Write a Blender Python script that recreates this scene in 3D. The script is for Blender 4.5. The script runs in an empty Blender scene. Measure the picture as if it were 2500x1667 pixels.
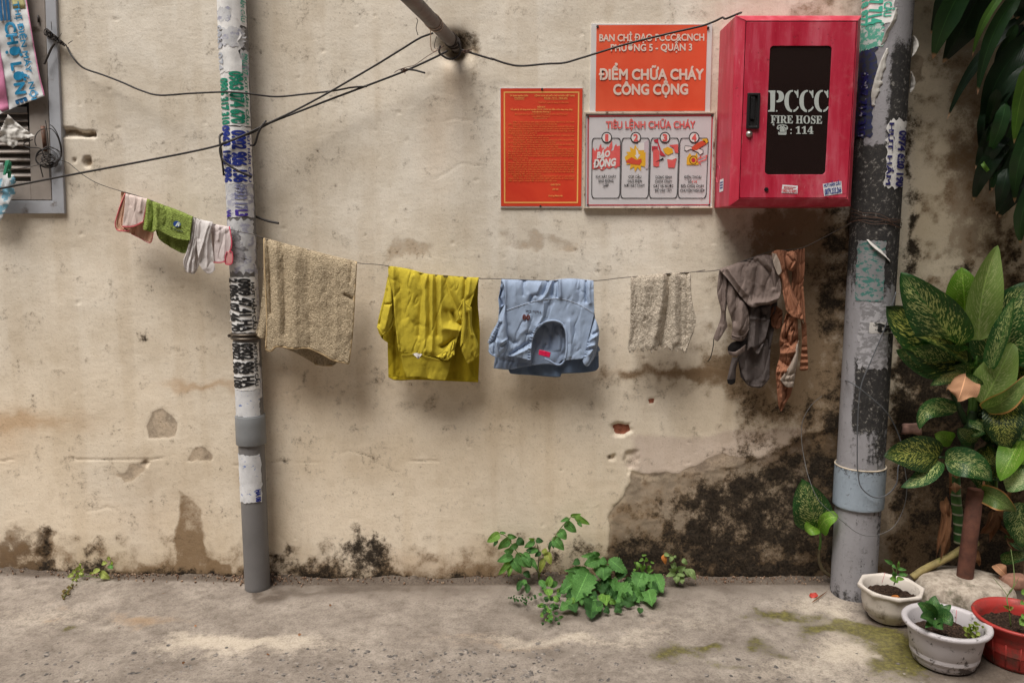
import bpy, bmesh, math, random
import numpy as np
from mathutils import Vector

scene = bpy.context.scene
COL = scene.collection
R = math.radians

# ------------------------------------------------------------------ camera
CAM_D, CAM_H, PITCH = 2.85, 1.294, R(7.77)      # metres from the wall, above the ground, tilt down
F_PX, CX, CY = 28 / 36 * 2500, 1250.0, 833.5
cam = bpy.data.cameras.new('camera')
cam.lens = 28; cam.sensor_width = 36; cam.clip_end = 200; cam.clip_start = 0.05
cam_o = bpy.data.objects.new('camera', cam); COL.objects.link(cam_o)
cam_o.location = (0, -CAM_D, CAM_H); cam_o.rotation_euler = (math.pi / 2 - PITCH, 0, 0)
scene.camera = cam_o

# ------------------------------------------------------------------ sky, sun, exposure
SUN_EL, SUN_AZ = R(64), R(-34)     # azimuth measured from straight out of the wall (-y) towards -x when negative
w = bpy.data.worlds.new('World'); scene.world = w; w.use_nodes = True
nt = w.node_tree; nt.nodes.clear()
sky = nt.nodes.new('ShaderNodeTexSky'); sky.sky_type = 'NISHITA'; sky.sun_disc = False
sky.sun_elevation = SUN_EL; sky.air_density = 1.0; sky.dust_density = 4.0; sky.ozone_density = 1.0
hs = nt.nodes.new('ShaderNodeHueSaturation'); hs.inputs['Saturation'].default_value = 0.22   # clouded sky
bg = nt.nodes.new('ShaderNodeBackground'); bg.inputs[1].default_value = 0.052
wo = nt.nodes.new('ShaderNodeOutputWorld')
nt.links.new(sky.outputs[0], hs.inputs['Color']); nt.links.new(hs.outputs[0], bg.inputs[0]); nt.links.new(bg.outputs[0], wo.inputs[0])
sun = bpy.data.lights.new('sun', 'SUN'); sun.energy = 1.5; sun.angle = R(32); sun.color = (1.0, 0.95, 0.88)
sun_o = bpy.data.objects.new('sun', sun); COL.objects.link(sun_o)
sd = Vector((math.sin(SUN_AZ) * math.cos(SUN_EL), -math.cos(SUN_AZ) * math.cos(SUN_EL), math.sin(SUN_EL)))   # towards the sun
sun_o.rotation_euler = sd.to_track_quat('Z', 'Y').to_euler(); sun_o.location = sd * 8
sky.sun_rotation = math.atan2(sd.x, sd.y)
vs = scene.view_settings
vs.view_transform = 'Standard'; vs.look = 'None'; vs.gamma = 1.0; vs.use_curve_mapping = False
vs.exposure = 1.35
scene.cycles.use_denoising = True
scene.cycles.denoising_prefilter = 'NONE'
scene.cycles.max_bounces = 8

# ------------------------------------------------------------------ places in the photograph <-> places in the alley
def Pn(px, py, y):
    """arrays of photo pixels + depth y (0 = wall face) -> (n,3) world points"""
    px = np.asarray(px, float); py = np.asarray(py, float); y = np.asarray(y, float)
    a = (px - CX) / F_PX; b = -(py - CY) / F_PX
    dx = a; dy = b * math.sin(PITCH) + math.cos(PITCH); dz = b * math.cos(PITCH) - math.sin(PITCH)
    t = (y + CAM_D) / dy
    return np.stack([dx * t, np.broadcast_to(y, t.shape) * 1.0, CAM_H + dz * t], -1)
def P(p, y): return Vector(Pn(p[0], p[1], y))
def to_px(V):
    V = np.asarray(V, float)
    rx = V[..., 0]; ry = V[..., 1] + CAM_D; rz = V[..., 2] - CAM_H
    fwd = ry * math.cos(PITCH) - rz * math.sin(PITCH); up = ry * math.sin(PITCH) + rz * math.cos(PITCH)
    return CX + F_PX * rx / fwd, CY - F_PX * up / fwd
def ground_z(x): return 0.03 * np.clip((-np.asarray(x, float) - 1.0) / 0.9, 0, 1.2)
def G(p, z=0.0):
    a = (p[0] - CX) / F_PX; b = -(p[1] - CY) / F_PX
    dy = b * math.sin(PITCH) + math.cos(PITCH); dz = b * math.cos(PITCH) - math.sin(PITCH)
    t = (z - CAM_H) / dz
    return Vector((a * t, -CAM_D + dy * t, z))
def mk(x0, y0, wreg, wz):
    s = wreg / wz
    return lambda x, y: (x0 + x * s, y0 + y * s)
D = mk(0, 0, 2500, 2352)
ZA = mk(0, 0, 700, 1960); ZB = mk(500, 0, 700, 1960); ZC = mk(1200, 0, 560, 1689); ZD = mk(1720, 0, 540, 1568)
ZE = mk(2080, 0, 420, 941); ZF = mk(2000, 560, 500, 1307); ZG = mk(1900, 1080, 600, 1603); ZH = mk(1150, 1150, 650, 1971)
YA = mk(260, 430, 420, 2058); YB = mk(600, 560, 600, 2352); YC = mk(1150, 640, 600, 2352); YD = mk(1700, 560, 420, 1317)
YE = mk(500, 560, 200, 341); YF = mk(0, 900, 700, 1829); YG = mk(0, 1350, 900, 2352); YH = mk(1350, 960, 750, 2262)
XA = mk(1210, 200, 230, 1127); XB = mk(1420, 40, 340, 2132); XC = mk(1420, 270, 340, 2176); XD = mk(0, 0, 180, 1008)
XE = mk(0, 250, 300, 1622); XF = mk(520, 0, 180, 504); XG = mk(960, 0, 300, 2352); XH = mk(2040, 0, 210, 412)
WA = mk(2150, 580, 350, 1715); WB = mk(2130, 880, 370, 1706); WC = mk(2230, 0, 270, 683); WD = mk(1180, 1240, 260, 1456)
WE = mk(1380, 1320, 340, 2352); WF = mk(130, 1330, 180, 1882); WG = mk(2080, 1340, 420, 2014); WH = mk(2200, 1140, 300, 1470)
def Q(m, *pts): return [m(*p) for p in pts]

# ------------------------------------------------------------------ noise for shapes and wear
def _hash(ix, iy, seed):
    h = (ix.astype(np.int64) * 374761393 + iy.astype(np.int64) * 668265263 + seed * 1274126177) & 0xffffffff
    h = ((h ^ (h >> 13)) * 1274126177) & 0xffffffff
    return ((h ^ (h >> 16)) & 0xffff) / 65535.0
def vnoise(x, y, s, seed=0):
    x = np.asarray(x, float) * s; y = np.asarray(y, float) * s
    ix = np.floor(x); iy = np.floor(y); fx = x - ix; fy = y - iy
    fx = fx * fx * (3 - 2 * fx); fy = fy * fy * (3 - 2 * fy)
    a = _hash(ix, iy, seed); b = _hash(ix + 1, iy, seed); c = _hash(ix, iy + 1, seed); d = _hash(ix + 1, iy + 1, seed)
    return (a * (1 - fx) + b * fx) * (1 - fy) + (c * (1 - fx) + d * fx) * fy
def fbm(x, y, s, seed=0, o=4):
    r = 0; a = 0.5; t = 0
    for i in range(o):
        r = r + a * vnoise(x, y, s, seed + i * 17); t += a; a *= 0.5; s *= 2.03
    return r / t
def sstep(a, b, x):
    t = np.clip((x - a) / (b - a), 0, 1); return t * t * (3 - 2 * t)
def poly_sd(px, py, poly):
    """signed distance to a polygon, positive inside"""
    d = np.full(px.shape, 1e9); inside = np.zeros(px.shape, bool); n = len(poly)
    for i in range(n):
        x0, y0 = poly[i]; x1, y1 = poly[(i + 1) % n]
        ex, ey = x1 - x0, y1 - y0; L = ex * ex + ey * ey + 1e-9
        t = np.clip(((px - x0) * ex + (py - y0) * ey) / L, 0, 1)
        d = np.minimum(d, np.hypot(px - x0 - t * ex, py - y0 - t * ey))
        c = ((y0 > py) != (y1 > py)) & (px < (x1 - x0) * (py - y0) / ((y1 - y0) if y1 != y0 else 1e-9) + x0)
        inside ^= c
    return np.where(inside, d, -d)
def line_d(px, py, pts):
    d = np.full(px.shape, 1e9)
    for (x0, y0), (x1, y1) in zip(pts[:-1], pts[1:]):
        ex, ey = x1 - x0, y1 - y0; L = ex * ex + ey * ey + 1e-9
        t = np.clip(((px - x0) * ex + (py - y0) * ey) / L, 0, 1)
        d = np.minimum(d, np.hypot(px - x0 - t * ex, py - y0 - t * ey))
    return d
def blob(px, py, c, rx, ry): return np.exp(-((px - c[0]) / rx) ** 2 - ((py - c[1]) / ry) ** 2)
def spline(pts, n=8):
    """Catmull-Rom through points of any dimension"""
    p = np.array([list(q) for q in pts], float)
    if len(p) < 3:
        t = np.linspace(0, 1, n + 1)[:, None]; return p[0] * (1 - t) + p[1] * t
    e = np.vstack([2 * p[0] - p[1], p, 2 * p[-1] - p[-2]]); out = []
    for i in range(len(p) - 1):
        a, b, c, d = e[i:i + 4]
        for k in range(n):
            t = k / n
            out.append(0.5 * (2 * b + (c - a) * t + (2 * a - 5 * b + 4 * c - d) * t * t + (3 * b - a - 3 * c + d) * t ** 3))
    out.append(p[-1]); return np.array(out)
def resample(pts, n):
    p = np.array([list(q) for q in pts], float)
    s = np.concatenate([[0], np.cumsum(np.linalg.norm(np.diff(p, axis=0), axis=1))])
    t = np.linspace(0, s[-1], n)
    return np.stack([np.interp(t, s, p[:, k]) for k in range(p.shape[1])], -1)

# ------------------------------------------------------------------ objects
ORI = {}
def tag(o, label=None, cat=None, group=None, kind=None):
    if label: o['label'] = label
    if cat: o['category'] = cat
    if group: o['group'] = group
    if kind: o['kind'] = kind
    return o
def thing(name, label, cat, loc, group=None):
    o = bpy.data.objects.new(name, None); COL.objects.link(o); o.location = loc; o.empty_display_size = 0.05
    ORI[o.name] = np.array(loc, float); return tag(o, label, cat, group)
def part(name, V, Fc, mat, parent=None, smooth=True, uv=None, attrs=None, loc=None, label=None, mats=None, midx=None):
    """one mesh object; V in world coordinates; children share their thing's origin"""
    V = np.asarray(V, float).reshape(-1, 3)
    if parent is not None: o0 = ORI[parent.name]
    elif loc is not None: o0 = np.array(loc, float)
    else: o0 = np.array([V[:, 0].mean(), V[:, 1].mean(), V[:, 2].min()])
    me = bpy.data.meshes.new(name)
    Fc = Fc.tolist() if isinstance(Fc, np.ndarray) else [list(f) for f in Fc]
    me.from_pydata((V - o0).tolist(), [], Fc)
    for m in (mats or [mat]): me.materials.append(m)
    if midx is not None: me.polygons.foreach_set('material_index', np.asarray(midx, np.int32))
    me.polygons.foreach_set('use_smooth', np.full(len(me.polygons), bool(smooth)))
    if uv is not None:
        lay = me.uv_layers.new(name='UVMap'); li = np.empty(len(me.loops), np.int32); me.loops.foreach_get('vertex_index', li)
        lay.data.foreach_set('uv', np.asarray(uv, np.float32)[li].ravel())
    for k, a in (attrs or {}).items():
        a = np.asarray(a, np.float32)
        if a.ndim == 1: me.attributes.new(k, 'FLOAT', 'POINT').data.foreach_set('value', a)
        else: me.attributes.new(k, 'FLOAT_COLOR', 'POINT').data.foreach_set('color', np.hstack([a, np.ones((len(a), 1), np.float32)]).ravel())
    me.update(); me.validate()
    o = bpy.data.objects.new(name, me); COL.objects.link(o)
    if parent is not None:
        o.parent = parent
    else:
        o.location = o0
    ORI[o.name] = o0
    if label: o['label'] = label
    return o
def solo(name, label, cat, V, Fc, mat, group=None, **k): return tag(part(name, V, Fc, mat, **k), label, cat, group)
class MB:
    """collects shapes for one mesh"""
    def __init__(s): s.V = []; s.F = []; s.n = 0; s.M = []
    def add(s, V, Fc, mi=0):
        V = np.asarray(V, float).reshape(-1, 3); s.V.append(V)
        for f in Fc: s.F.append([i + s.n for i in f]); s.M.append(mi)
        s.n += len(V); return s
    def done(s): return np.vstack(s.V), s.F
def solidify(o, t, off=0.0):
    m = o.modifiers.new('thickness', 'SOLIDIFY'); m.thickness = t; m.offset = off; return o
def subsurf(o, n=1):
    m = o.modifiers.new('smooth', 'SUBSURF'); m.levels = n; m.render_levels = n; return o
def bevel(o, wd, seg=2, ang=40):
    m = o.modifiers.new('bevel', 'BEVEL'); m.width = wd; m.segments = seg; m.limit_method = 'ANGLE'; m.angle_limit = R(ang); return o
def grid_faces(nu, nv, closed_u=False):
    i = np.arange(nv - 1)[:, None]; j = np.arange(nu if closed_u else nu - 1)[None, :]
    j2 = (j + 1) % nu
    a = i * nu + j; b = i * nu + j2; c = (i + 1) * nu + j2; d = (i + 1) * nu + j
    return np.stack([a + 0 * b, b, c, d], -1).reshape(-1, 4)
def box(x0, x1, y0, y1, z0, z1):
    V = [(x, y, z) for z in (z0, z1) for y in (y0, y1) for x in (x0, x1)]
    return V, [(0, 2, 3, 1), (4, 5, 7, 6), (0, 1, 5, 4), (2, 6, 7, 3), (0, 4, 6, 2), (1, 3, 7, 5)]
def tube(pts, r, sides=8, cap=True):
    p = np.array([list(q) for q in pts], float); n = len(p)
    r = np.broadcast_to(np.asarray(r, float), (n,))
    tg = np.gradient(p, axis=0); tg /= np.linalg.norm(tg, axis=1)[:, None] + 1e-12
    up = np.array([0, 0, 1.0]) if abs(tg[0][2]) < 0.9 else np.array([1.0, 0, 0])
    nrm = np.cross(tg[0], up); nrm /= np.linalg.norm(nrm)
    V = []; a = np.linspace(0, 2 * np.pi, sides, endpoint=False)
    for i in range(n):
        nrm = nrm - tg[i] * nrm.dot(tg[i]); nrm /= np.linalg.norm(nrm) + 1e-12
        bi = np.cross(tg[i], nrm)
        V.append(p[i] + r[i] * (np.cos(a)[:, None] * nrm + np.sin(a)[:, None] * bi))
    V = np.vstack(V); Fc = [list(f) for f in grid_faces(sides, n, True)]
    if cap: Fc += [list(range(sides))[::-1], [(n - 1) * sides + k for k in range(sides)]]
    return V, Fc
def lathe(prof, c, seg=48, closed=False):
    """profile [(r,z)] about a vertical axis at c"""
    a = np.linspace(0, 2 * np.pi, seg, endpoint=False); V = []
    for r, z in prof: V.append(np.stack([c[0] + r * np.cos(a), c[1] + r * np.sin(a), np.full(seg, c[2] + z)], -1))
    return np.vstack(V), [list(f) for f in grid_faces(seg, len(prof), True)]
def ngon(pts): return np.array(pts, float), [list(range(len(pts)))]
def tri_poly(pts2):
    """triangulated fill of a simple outline, 2-D"""
    from mathutils.geometry import tessellate_polygon
    return [list(t) for t in tessellate_polygon([[Vector((p[0], p[1], 0)) for p in pts2]])]
def text_mesh(body, size=1.0, bold=0.0, sx=1.0, align='CENTER', shear=0.0, res=3):
    """flat letters as (V2, faces): x to the right, y up, centred on x, baseline y=0; bold is an outline growth in letter heights"""
    cu = bpy.data.curves.new('lettering', 'FONT'); cu.body = body; cu.size = 1.0; cu.align_x = align; cu.resolution_u = res; cu.shear = shear
    o = bpy.data.objects.new('lettering', cu); COL.objects.link(o)
    dg = bpy.context.evaluated_depsgraph_get(); ev = o.evaluated_get(dg); me = ev.to_mesh()
    V = np.array([v.co[:] for v in me.vertices]).reshape(-1, 3); Fc = [list(p.vertices) for p in me.polygons]
    ev.to_mesh_clear(); bpy.data.objects.remove(o); bpy.data.curves.remove(cu)
    if len(V) == 0: return np.zeros((0, 3)), []
    par = list(range(len(V)))                       # separate strokes of one letter (bars, horns, accents) sit a hair apart
    def root(i):
        while par[i] != i: par[i] = par[par[i]]; i = par[i]
        return i
    for f in Fc:
        r0 = root(f[0])
        for i in f[1:]: par[root(i)] = r0
    ids = {}; jit = np.array([ids.setdefault(root(i), len(ids)) % 6 for i in range(len(V))]) * 0.0012
    mb = MB()
    sh = [(0, 0)] if bold == 0 else [(bold * math.cos(a), bold * math.sin(a)) for a in np.linspace(0, 2 * np.pi, 8, endpoint=False)]
    for k, (a, b) in enumerate(sh):
        W = V.copy(); W[:, 0] += a; W[:, 1] += b; W[:, 2] = (k * 0.0002 + jit) / max(size, 1e-6)
        mb.add(W, Fc)
    V, Fc = mb.done(); V = V * size; V[:, 0] *= sx
    return V, Fc
def fit_text(body, width, height, bold=0.0, res=3, shear=0.0):
    """letters scaled to a given overall width and capital height"""
    V, Fc = text_mesh(body, 1.0, bold, res=res, shear=shear)
    x0, x1 = V[:, 0].min(), V[:, 0].max()
    V[:, 0] = (V[:, 0] - (x0 + x1) / 2) * width / (x1 - x0)
    V[:, 1] *= height / 0.70; V[:, 2] *= 0.5
    return V, Fc
# ------------------------------------------------------------------ materials
def S(r, g, b):
    """sRGB 0-255 -> linear rgba"""
    f = lambda c: (c / 255 / 12.92) if c <= 10 else ((c / 255 + 0.055) / 1.055) ** 2.4
    return (f(r), f(g), f(b), 1.0)
class Mat:
    def __init__(s, name, rough=0.8, color=None, metal=0.0, spec=None):
        s.m = bpy.data.materials.new(name); s.m.use_nodes = True; s.t = s.m.node_tree
        s.b = s.t.nodes['Principled BSDF']; s.out = s.t.nodes['Material Output']
        s.b.inputs['Roughness'].default_value = rough; s.b.inputs['Metallic'].default_value = metal
        if spec is not None: s.b.inputs['Specular IOR Level'].default_value = spec
        if color is not None: s.b.inputs['Base Color'].default_value = color
        s._c = {}
    def n(s, typ, ins=None, **props):
        nd = s.t.nodes.new('ShaderNode' + typ)
        for k, v in props.items(): setattr(nd, k, v)
        for k, v in (ins or {}).items(): s.set(nd.inputs[k], v)
        return nd
    def set(s, sock, v):
        if isinstance(v, bpy.types.NodeSocket): s.t.links.new(v, sock)
        else: sock.default_value = v
    def co(s, kind='Object'):
        if kind not in s._c: s._c[kind] = s.n('TexCoord').outputs[kind]
        return s._c[kind]
    def attr(s, name, out='Fac'): return s.n('Attribute', attribute_name=name).outputs[out]
    def scale(s, vec, sc):
        return s.n('Mapping', {'Vector': vec, 'Scale': sc}).outputs[0]
    def noise(s, scale, detail=4, rough=0.55, vec=None, dist=0.0, out=0):
        return s.n('TexNoise', {'Vector': vec if vec is not None else s.co(), 'Scale': scale, 'Detail': detail, 'Roughness': rough, 'Distortion': dist}).outputs[out]
    def voro(s, scale, vec=None, feature='F1', out=0, rnd=1.0):
        return s.n('TexVoronoi', {'Vector': vec if vec is not None else s.co(), 'Scale': scale, 'Randomness': rnd}, feature=feature).outputs[out]
    def ramp(s, fac, stops):
        nd = s.n('ValToRGB', {'Fac': fac}); e = nd.color_ramp.elements
        while len(e) < len(stops): e.new(0.5)
        for k, (p, c) in enumerate(stops):
            e[k].position = p; e[k].color = c if len(c) == 4 else (*c, 1)
        return nd.outputs[0]
    def step(s, fac, a, b):
        return s.n('MapRange', {'Value': fac, 'From Min': a, 'From Max': b}, interpolation_type='SMOOTHSTEP').outputs[0]
    def mix(s, fac, a, b, mode='MIX'):
        nd = s.n('Mix', data_type='RGBA', blend_type=mode)
        s.set(nd.inputs[0], fac); s.set(nd.inputs[6], a); s.set(nd.inputs[7], b); return nd.outputs[2]
    def math(s, op, a, b=0.0, clamp=False):
        nd = s.n('Math', operation=op, use_clamp=clamp); s.set(nd.inputs[0], a); s.set(nd.inputs[1], b); return nd.outputs[0]
    def base(s, c): s.set(s.b.inputs['Base Color'], c); return s
    def bump(s, h, strength=0.3, dist=0.002, nrm=None):
        nd = s.n('Bump', {'Height': h, 'Strength': strength, 'Distance': dist})
        if nrm is not None: s.set(nd.inputs['Normal'], nrm)
        s.set(s.b.inputs['Normal'], nd.outputs[0]); return nd.outputs[0]
    def rough(s, v): s.set(s.b.inputs['Roughness'], v); return s
    def translucent(s, col, fac):
        tr = s.n('BsdfTranslucent', {'Color': col}); mx = s.n('MixShader', {0: fac})
        s.t.links.new(s.b.outputs[0], mx.inputs[1]); s.t.links.new(tr.outputs[0], mx.inputs[2]); s.t.links.new(mx.outputs[0], s.out.inputs[0]); return s
def simple(name, col, rough=0.7, var=0.12, scale=30, bump=0.15, bscale=150, metal=0.0, dirt=None, spec=None):
    """a plain surface with uneven tone, fine relief and optional grime (colour, scale, lo, hi)"""
    m = Mat(name, rough, metal=metal, spec=spec)
    f = m.noise(scale, 5, 0.6)
    dark = tuple(c * (1 - 2 * var) for c in col[:3]) + (1,); lite = tuple(min(1, c * (1 + var)) for c in col[:3]) + (1,)
    c = m.ramp(f, [(0.3, dark), (0.7, lite)])
    if dirt:
        dc, ds, lo, hi = dirt
        d = m.step(m.noise(ds, 7, 0.68), lo, hi); c = m.mix(d, c, dc)
    m.base(c)
    if bump: m.bump(m.noise(bscale, 3, 0.6), bump, 0.001)
    return m.m
# ------------------------------------------------------------------ the plastered wall
def axis(lo, hi, step, ext):
    """coordinates dense between lo and hi, coarse outside"""
    a = list(np.arange(lo, hi + step / 2, step))
    l = []; x = lo; s = step
    while x > ext[0]: s *= 1.5; x -= s; l.append(max(x, ext[0]))
    h = []; x = a[-1]; s = step
    while x < ext[1]: s *= 1.5; x += s; h.append(min(x, ext[1]))
    return np.array(sorted(set(l)) + a + sorted(set(h)))
def wall():
    xs = axis(-2.02, 2.02, 0.0055, (-9, 9)); zs = axis(-0.04, 2.16, 0.0055, (-0.3, 5.2))
    X, Z = np.meshgrid(xs, zs); x = X.ravel(); z = Z.ravel(); nu, nv = len(xs), len(zs)
    px, py = to_px(np.stack([x, 0 * x, z], -1))
    inv = 1 / 1.06293; dx, dy = px * inv, py * inv          # overview coordinates of the photograph
    wob = (fbm(x, z, 14, 5, 4) - 0.5); wob2 = (fbm(x, z, 45, 9, 3) - 0.5)
    qx = dx + wob * 40 + wob2 * 16; qy = dy + (fbm(x, z, 14, 71, 4) - 0.5) * 40 + (fbm(x, z, 45, 33, 3) - 0.5) * 16
    def pm(poly, soft=12, rag=1.0):
        ax = dx + (qx - dx) * rag; ay = dy + (qy - dy) * rag
        return sstep(-soft, soft, poly_sd(ax, ay, poly))
    def bl(cx, cy, rx, ry, rag=1.0): return blob(dx + (qx - dx) * rag, dy + (qy - dy) * rag, (cx, cy), rx, ry)
    # paint: greyer cream above, yellower below, rusty washes
    big = fbm(x, z, 1.6, 3, 3); streak = fbm(x * 6, z, 1.2, 8, 4)
    warm = np.clip(sstep(250, 1150, dy) * 0.75 + (big - 0.5) * 0.9 + (streak - 0.5) * 0.35, 0, 1)
    A = np.array([0.79, 0.725, 0.628]); B = np.array([0.775, 0.66, 0.51])
    paint = A + (B - A) * warm[:, None]
    rust = np.clip(bl(60, 968, 150, 22) * 0.8 + bl(470, 886, 90, 9) + bl(20, 1000, 60, 60) * .5 + bl(1045, 175, 24, 60) * .45 + bl(1035, 270, 60, 90) * .25
                   + bl(1000, 340, 30, 130) * .25 + bl(1555, 855, 200, 9) * 0.5 + bl(350, 1180, 120, 60) * .3 + bl(650, 900, 60, 60) * .35
                   + bl(1180, 1270, 90, 40) * .5 + bl(960, 1300, 120, 30) * .4, 0, 1)
    paint += (np.array([0.46, 0.27, 0.12]) - paint) * (rust * 0.62)[:, None]
    pale = np.clip(bl(300, 1110, 120, 60) * .7 + bl(310, 1220, 60, 60) * .6 + bl(1150, 1150, 180, 90) * .35 + bl(700, 1150, 120, 80) * .25
                   + bl(350, 350, 220, 200) * .35 + bl(1000, 60, 250, 60) * .3, 0, 1)
    paint += (np.array([0.70, 0.62, 0.52]) - paint) * pale[:, None] * 0.7
    # whitewashed repair
    rep = pm([(1452, 1000), (1560, 1003), (1700, 990), (1850, 985), (1856, 1030), (1835, 1090), (1700, 1060), (1600, 1090), (1500, 1090), (1442, 1080), (1456, 1030)], 7, .45)
    paint += (np.array([0.62, 0.51, 0.43]) - paint) * (rep * 0.85)[:, None]
    wside_shade = sstep(2070, 2110, dx) * (1 - sstep(520, 800, dy))  # brown tone stands in for foliage shade on the upper right wall
    paint += (np.array([0.56, 0.46, 0.31]) - paint) * (wside_shade * 0.6)[:, None]
    grime_band = sstep(1180, 1335, dy) * (0.35 + 0.65 * fbm(x, z, 7, 21, 4))
    # old bare mortar where the paint has come off
    bare = np.clip(pm([(330, 985), (345, 950), (370, 938), (395, 955), (410, 975), (405, 1005), (340, 1008)], 5, .35) * .9
                   + pm([(428, 1055), (440, 1035), (470, 1030), (485, 1045), (480, 1055)], 5, .8)
                   + pm([(270, 1085), (300, 1065), (345, 1055), (335, 1085), (300, 1105), (280, 1105)], 6, .7) * .8
                   + pm([(890, 545), (915, 535), (960, 540), (1000, 560), (990, 585), (935, 590), (895, 600)], 14, .7) * .5
                   + pm([(1140, 520), (1210, 520), (1330, 560), (1320, 585), (1180, 575), (1150, 555)], 14, .8) * .55
                   + pm([(0, 1215), (75, 1205), (125, 1230), (130, 1300), (60, 1320), (0, 1310)], 12, .8) * .7
                   + pm([(2140, 600), (2170, 560), (2180, 60), (2260, 40), (2330, 420), (2330, 620)], 26, .9) * .7
                   + pm([(2065, 150), (2080, 120), (2120, 130), (2125, 190), (2080, 205)], 8, .6) * .9
                   + pm([(1396, 1340), (1398, 1190), (1416, 1158), (1446, 1118), (1452, 1086), (1500, 1082), (1560, 1088), (1640, 1046), (1760, 1052), (1850, 1002),
                         (1935, 985), (2352, 900), (2352, 1400)], 5, .45), 0, 1)
    slot = [(137, 293), (150, 296), (170, 295), (180, 300), (200, 303), (204, 300), (217, 302), (218, 313), (190, 313), (160, 314), (137, 314)]
    damp_shade = np.clip(pm([(402, 1340), (404, 1240), (408, 1175), (412, 1125), (440, 1140), (462, 1165), (470, 1230), (478, 1280), (530, 1300), (535, 1345)], 6, .45) * .95
                   + grime_band * 1.05 + bl(60, 1270, 100, 60) * .6 + pm(slot, 3, .1) * .8 + bl(201, 374, 9, 11, 0) * .8 + sstep(1290, 1338, dy) * .45 + bl(960, 905, 120, 60) * .2 + bl(1260, 880, 120, 40) * .15 + bl(1060, 165, 26, 60) * .4  # faint patches under both shirts put their shadow into the colour
                   + bl(1555, 858, 190, 15, .8) * .75 + bl(1650, 850, 120, 30, .9) * .3 + bl(700, 900, 150, 60) * .18 + bl(1700, 800, 190, 150) * .4  # faint patch below the beige towel is its shadow, painted in
                   + bl(1850, 640, 120, 190, .9) * .95 + bl(1800, 560, 130, 70, .9) * .4 + bl(1790, 920, 110, 110, .8) * .85 + bl(1900, 1000, 80, 120) * .7 + bl(1780, 540, 160, 60) * .5  # wide patches right under the cabinet carry its shadow as colour
                   + bl(2230, 330, 60, 120) * .45 + bl(2290, 600, 50, 120) * .5 + bl(2210, 700, 60, 60) * .4 + bl(2110, 620, 26, 160, .9) * .35
                   + bl(1075, 110, 36, 40) * .5 + sstep(2085, 2130, dx) * .38 + pm([(1400, 1340), (1402, 1190), (1450, 1110), (1560, 1095), (1700, 1065), (1850, 1010), (1950, 990), (1950, 1340)], 14, 1) * .55 + bl(1860, 20, 60, 40) * .6 + bl(1950, 20, 40, 60) * .8  # right-hand step adds painted foliage shade to the real damp
                   + pm([(1840, 490), (1960, 490), (1960, 1330), (1850, 1330), (1900, 1000), (1860, 800)], 50, 1) * .6
                   + pm([(2052, 740), (2352, 640), (2352, 1420), (2052, 1420)], 40, 1.2) * .9, 0, 1.2)
    mold = np.clip(bl(1060, 92, 26, 20, .5) * .9 + bl(1060, 92, 60, 34, .8) * .35
                   + bl(100, 1245, 22, 44, .8) * .75 + bl(110, 1290, 40, 20, .8) * .6 + bl(195, 1305, 60, 22, .8) * .8 + bl(205, 1270, 25, 40) * .55
                   + bl(840, 1290, 60, 55, .8) * .9 + bl(835, 1255, 40, 40, .8) * .5 + bl(720, 1305, 110, 32, .8) * .62 + bl(640, 1290, 40, 40, .8) * .35 + bl(300, 1330, 300, 12, .6) * .5
                   + bl(620, 1336, 900, 17, .7) * .85 + bl(1180, 1338, 400, 16, .7) * .85 + bl(150, 1322, 300, 16, .7) * .8
                   + bl(1300, 1270, 70, 50, 1) * .5 + bl(1235, 1300, 40, 40, 1) * .5
                   + bl(1455, 1270, 42, 42, .6) * 1.0 + bl(1475, 1300, 60, 50, .6) * .9
                   + bl(1560, 1310, 80, 55, .6) * 1.0 + bl(1590, 1270, 40, 50, .7) * .8
                   + bl(1680, 1185, 90, 75, .8) * 1.1 + bl(1780, 1150, 90, 120, .8) * 1.15 + bl(1800, 1270, 180, 95, .8) * 1.2 + bl(1700, 1250, 200, 90, .9) * .45 + bl(1500, 1315, 130, 34, .7) * .7 + bl(1850, 1090, 50, 60, .8) * .9
                   + bl(1700, 1320, 200, 35, .7) * 1.0 + bl(1615, 1120, 28, 26, .8) * .55 + bl(1690, 1125, 40, 30, .8) * .45 + bl(1560, 1165, 90, 40, 1) * .45
                   + bl(1920, 1150, 70, 250, .8) * .9 + bl(1880, 660, 60, 80, 1) * .55 + bl(1925, 560, 40, 160, .9) * .9 + bl(1910, 780, 30, 90, 1) * .45 + bl(1730, 880, 50, 60, 1) * .3
                   + bl(1700, 940, 120, 26, 1) * .25 + bl(1790, 960, 60, 40, 1) * .4 + bl(1900, 960, 50, 50, 1) * .5
                   + bl(2095, 420, 12, 200, 1.4) * .75 + bl(2098, 580, 26, 90, 1) * .75 + bl(2215, 612, 26, 18, 1) * .6 + bl(2290, 560, 40, 80, 1) * .5 + bl(2330, 620, 40, 120) * .7
                   + pm([(2058, 800), (2120, 830), (2352, 760), (2352, 1420), (2058, 1420)], 30, 1.2) * 1.0
                   + bl(2300, 1000, 200, 260, 1) * .5 - bl(2100, 1260, 50, 90, .8) * .75 - bl(1890, 1020, 16, 16, .8) * .6
                   + bl(330, 776, 12, 9, .5) * .8 + bl(755, 890, 16, 14, .8) * .4 + bl(1405, 1050, 9, 14, .6) * .6 + bl(600, 1200, 20, 20, 1) * .3, 0, 1.3)
    # brick exposed in the broken plaster
    brick = np.clip(pm([(1408, 978), (1420, 972), (1448, 974), (1450, 988), (1435, 998), (1415, 995)], 3, .2) + pm([(1488, 918), (1503, 916), (1500, 926), (1490, 926)], 2, .2), 0, 1)
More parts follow.
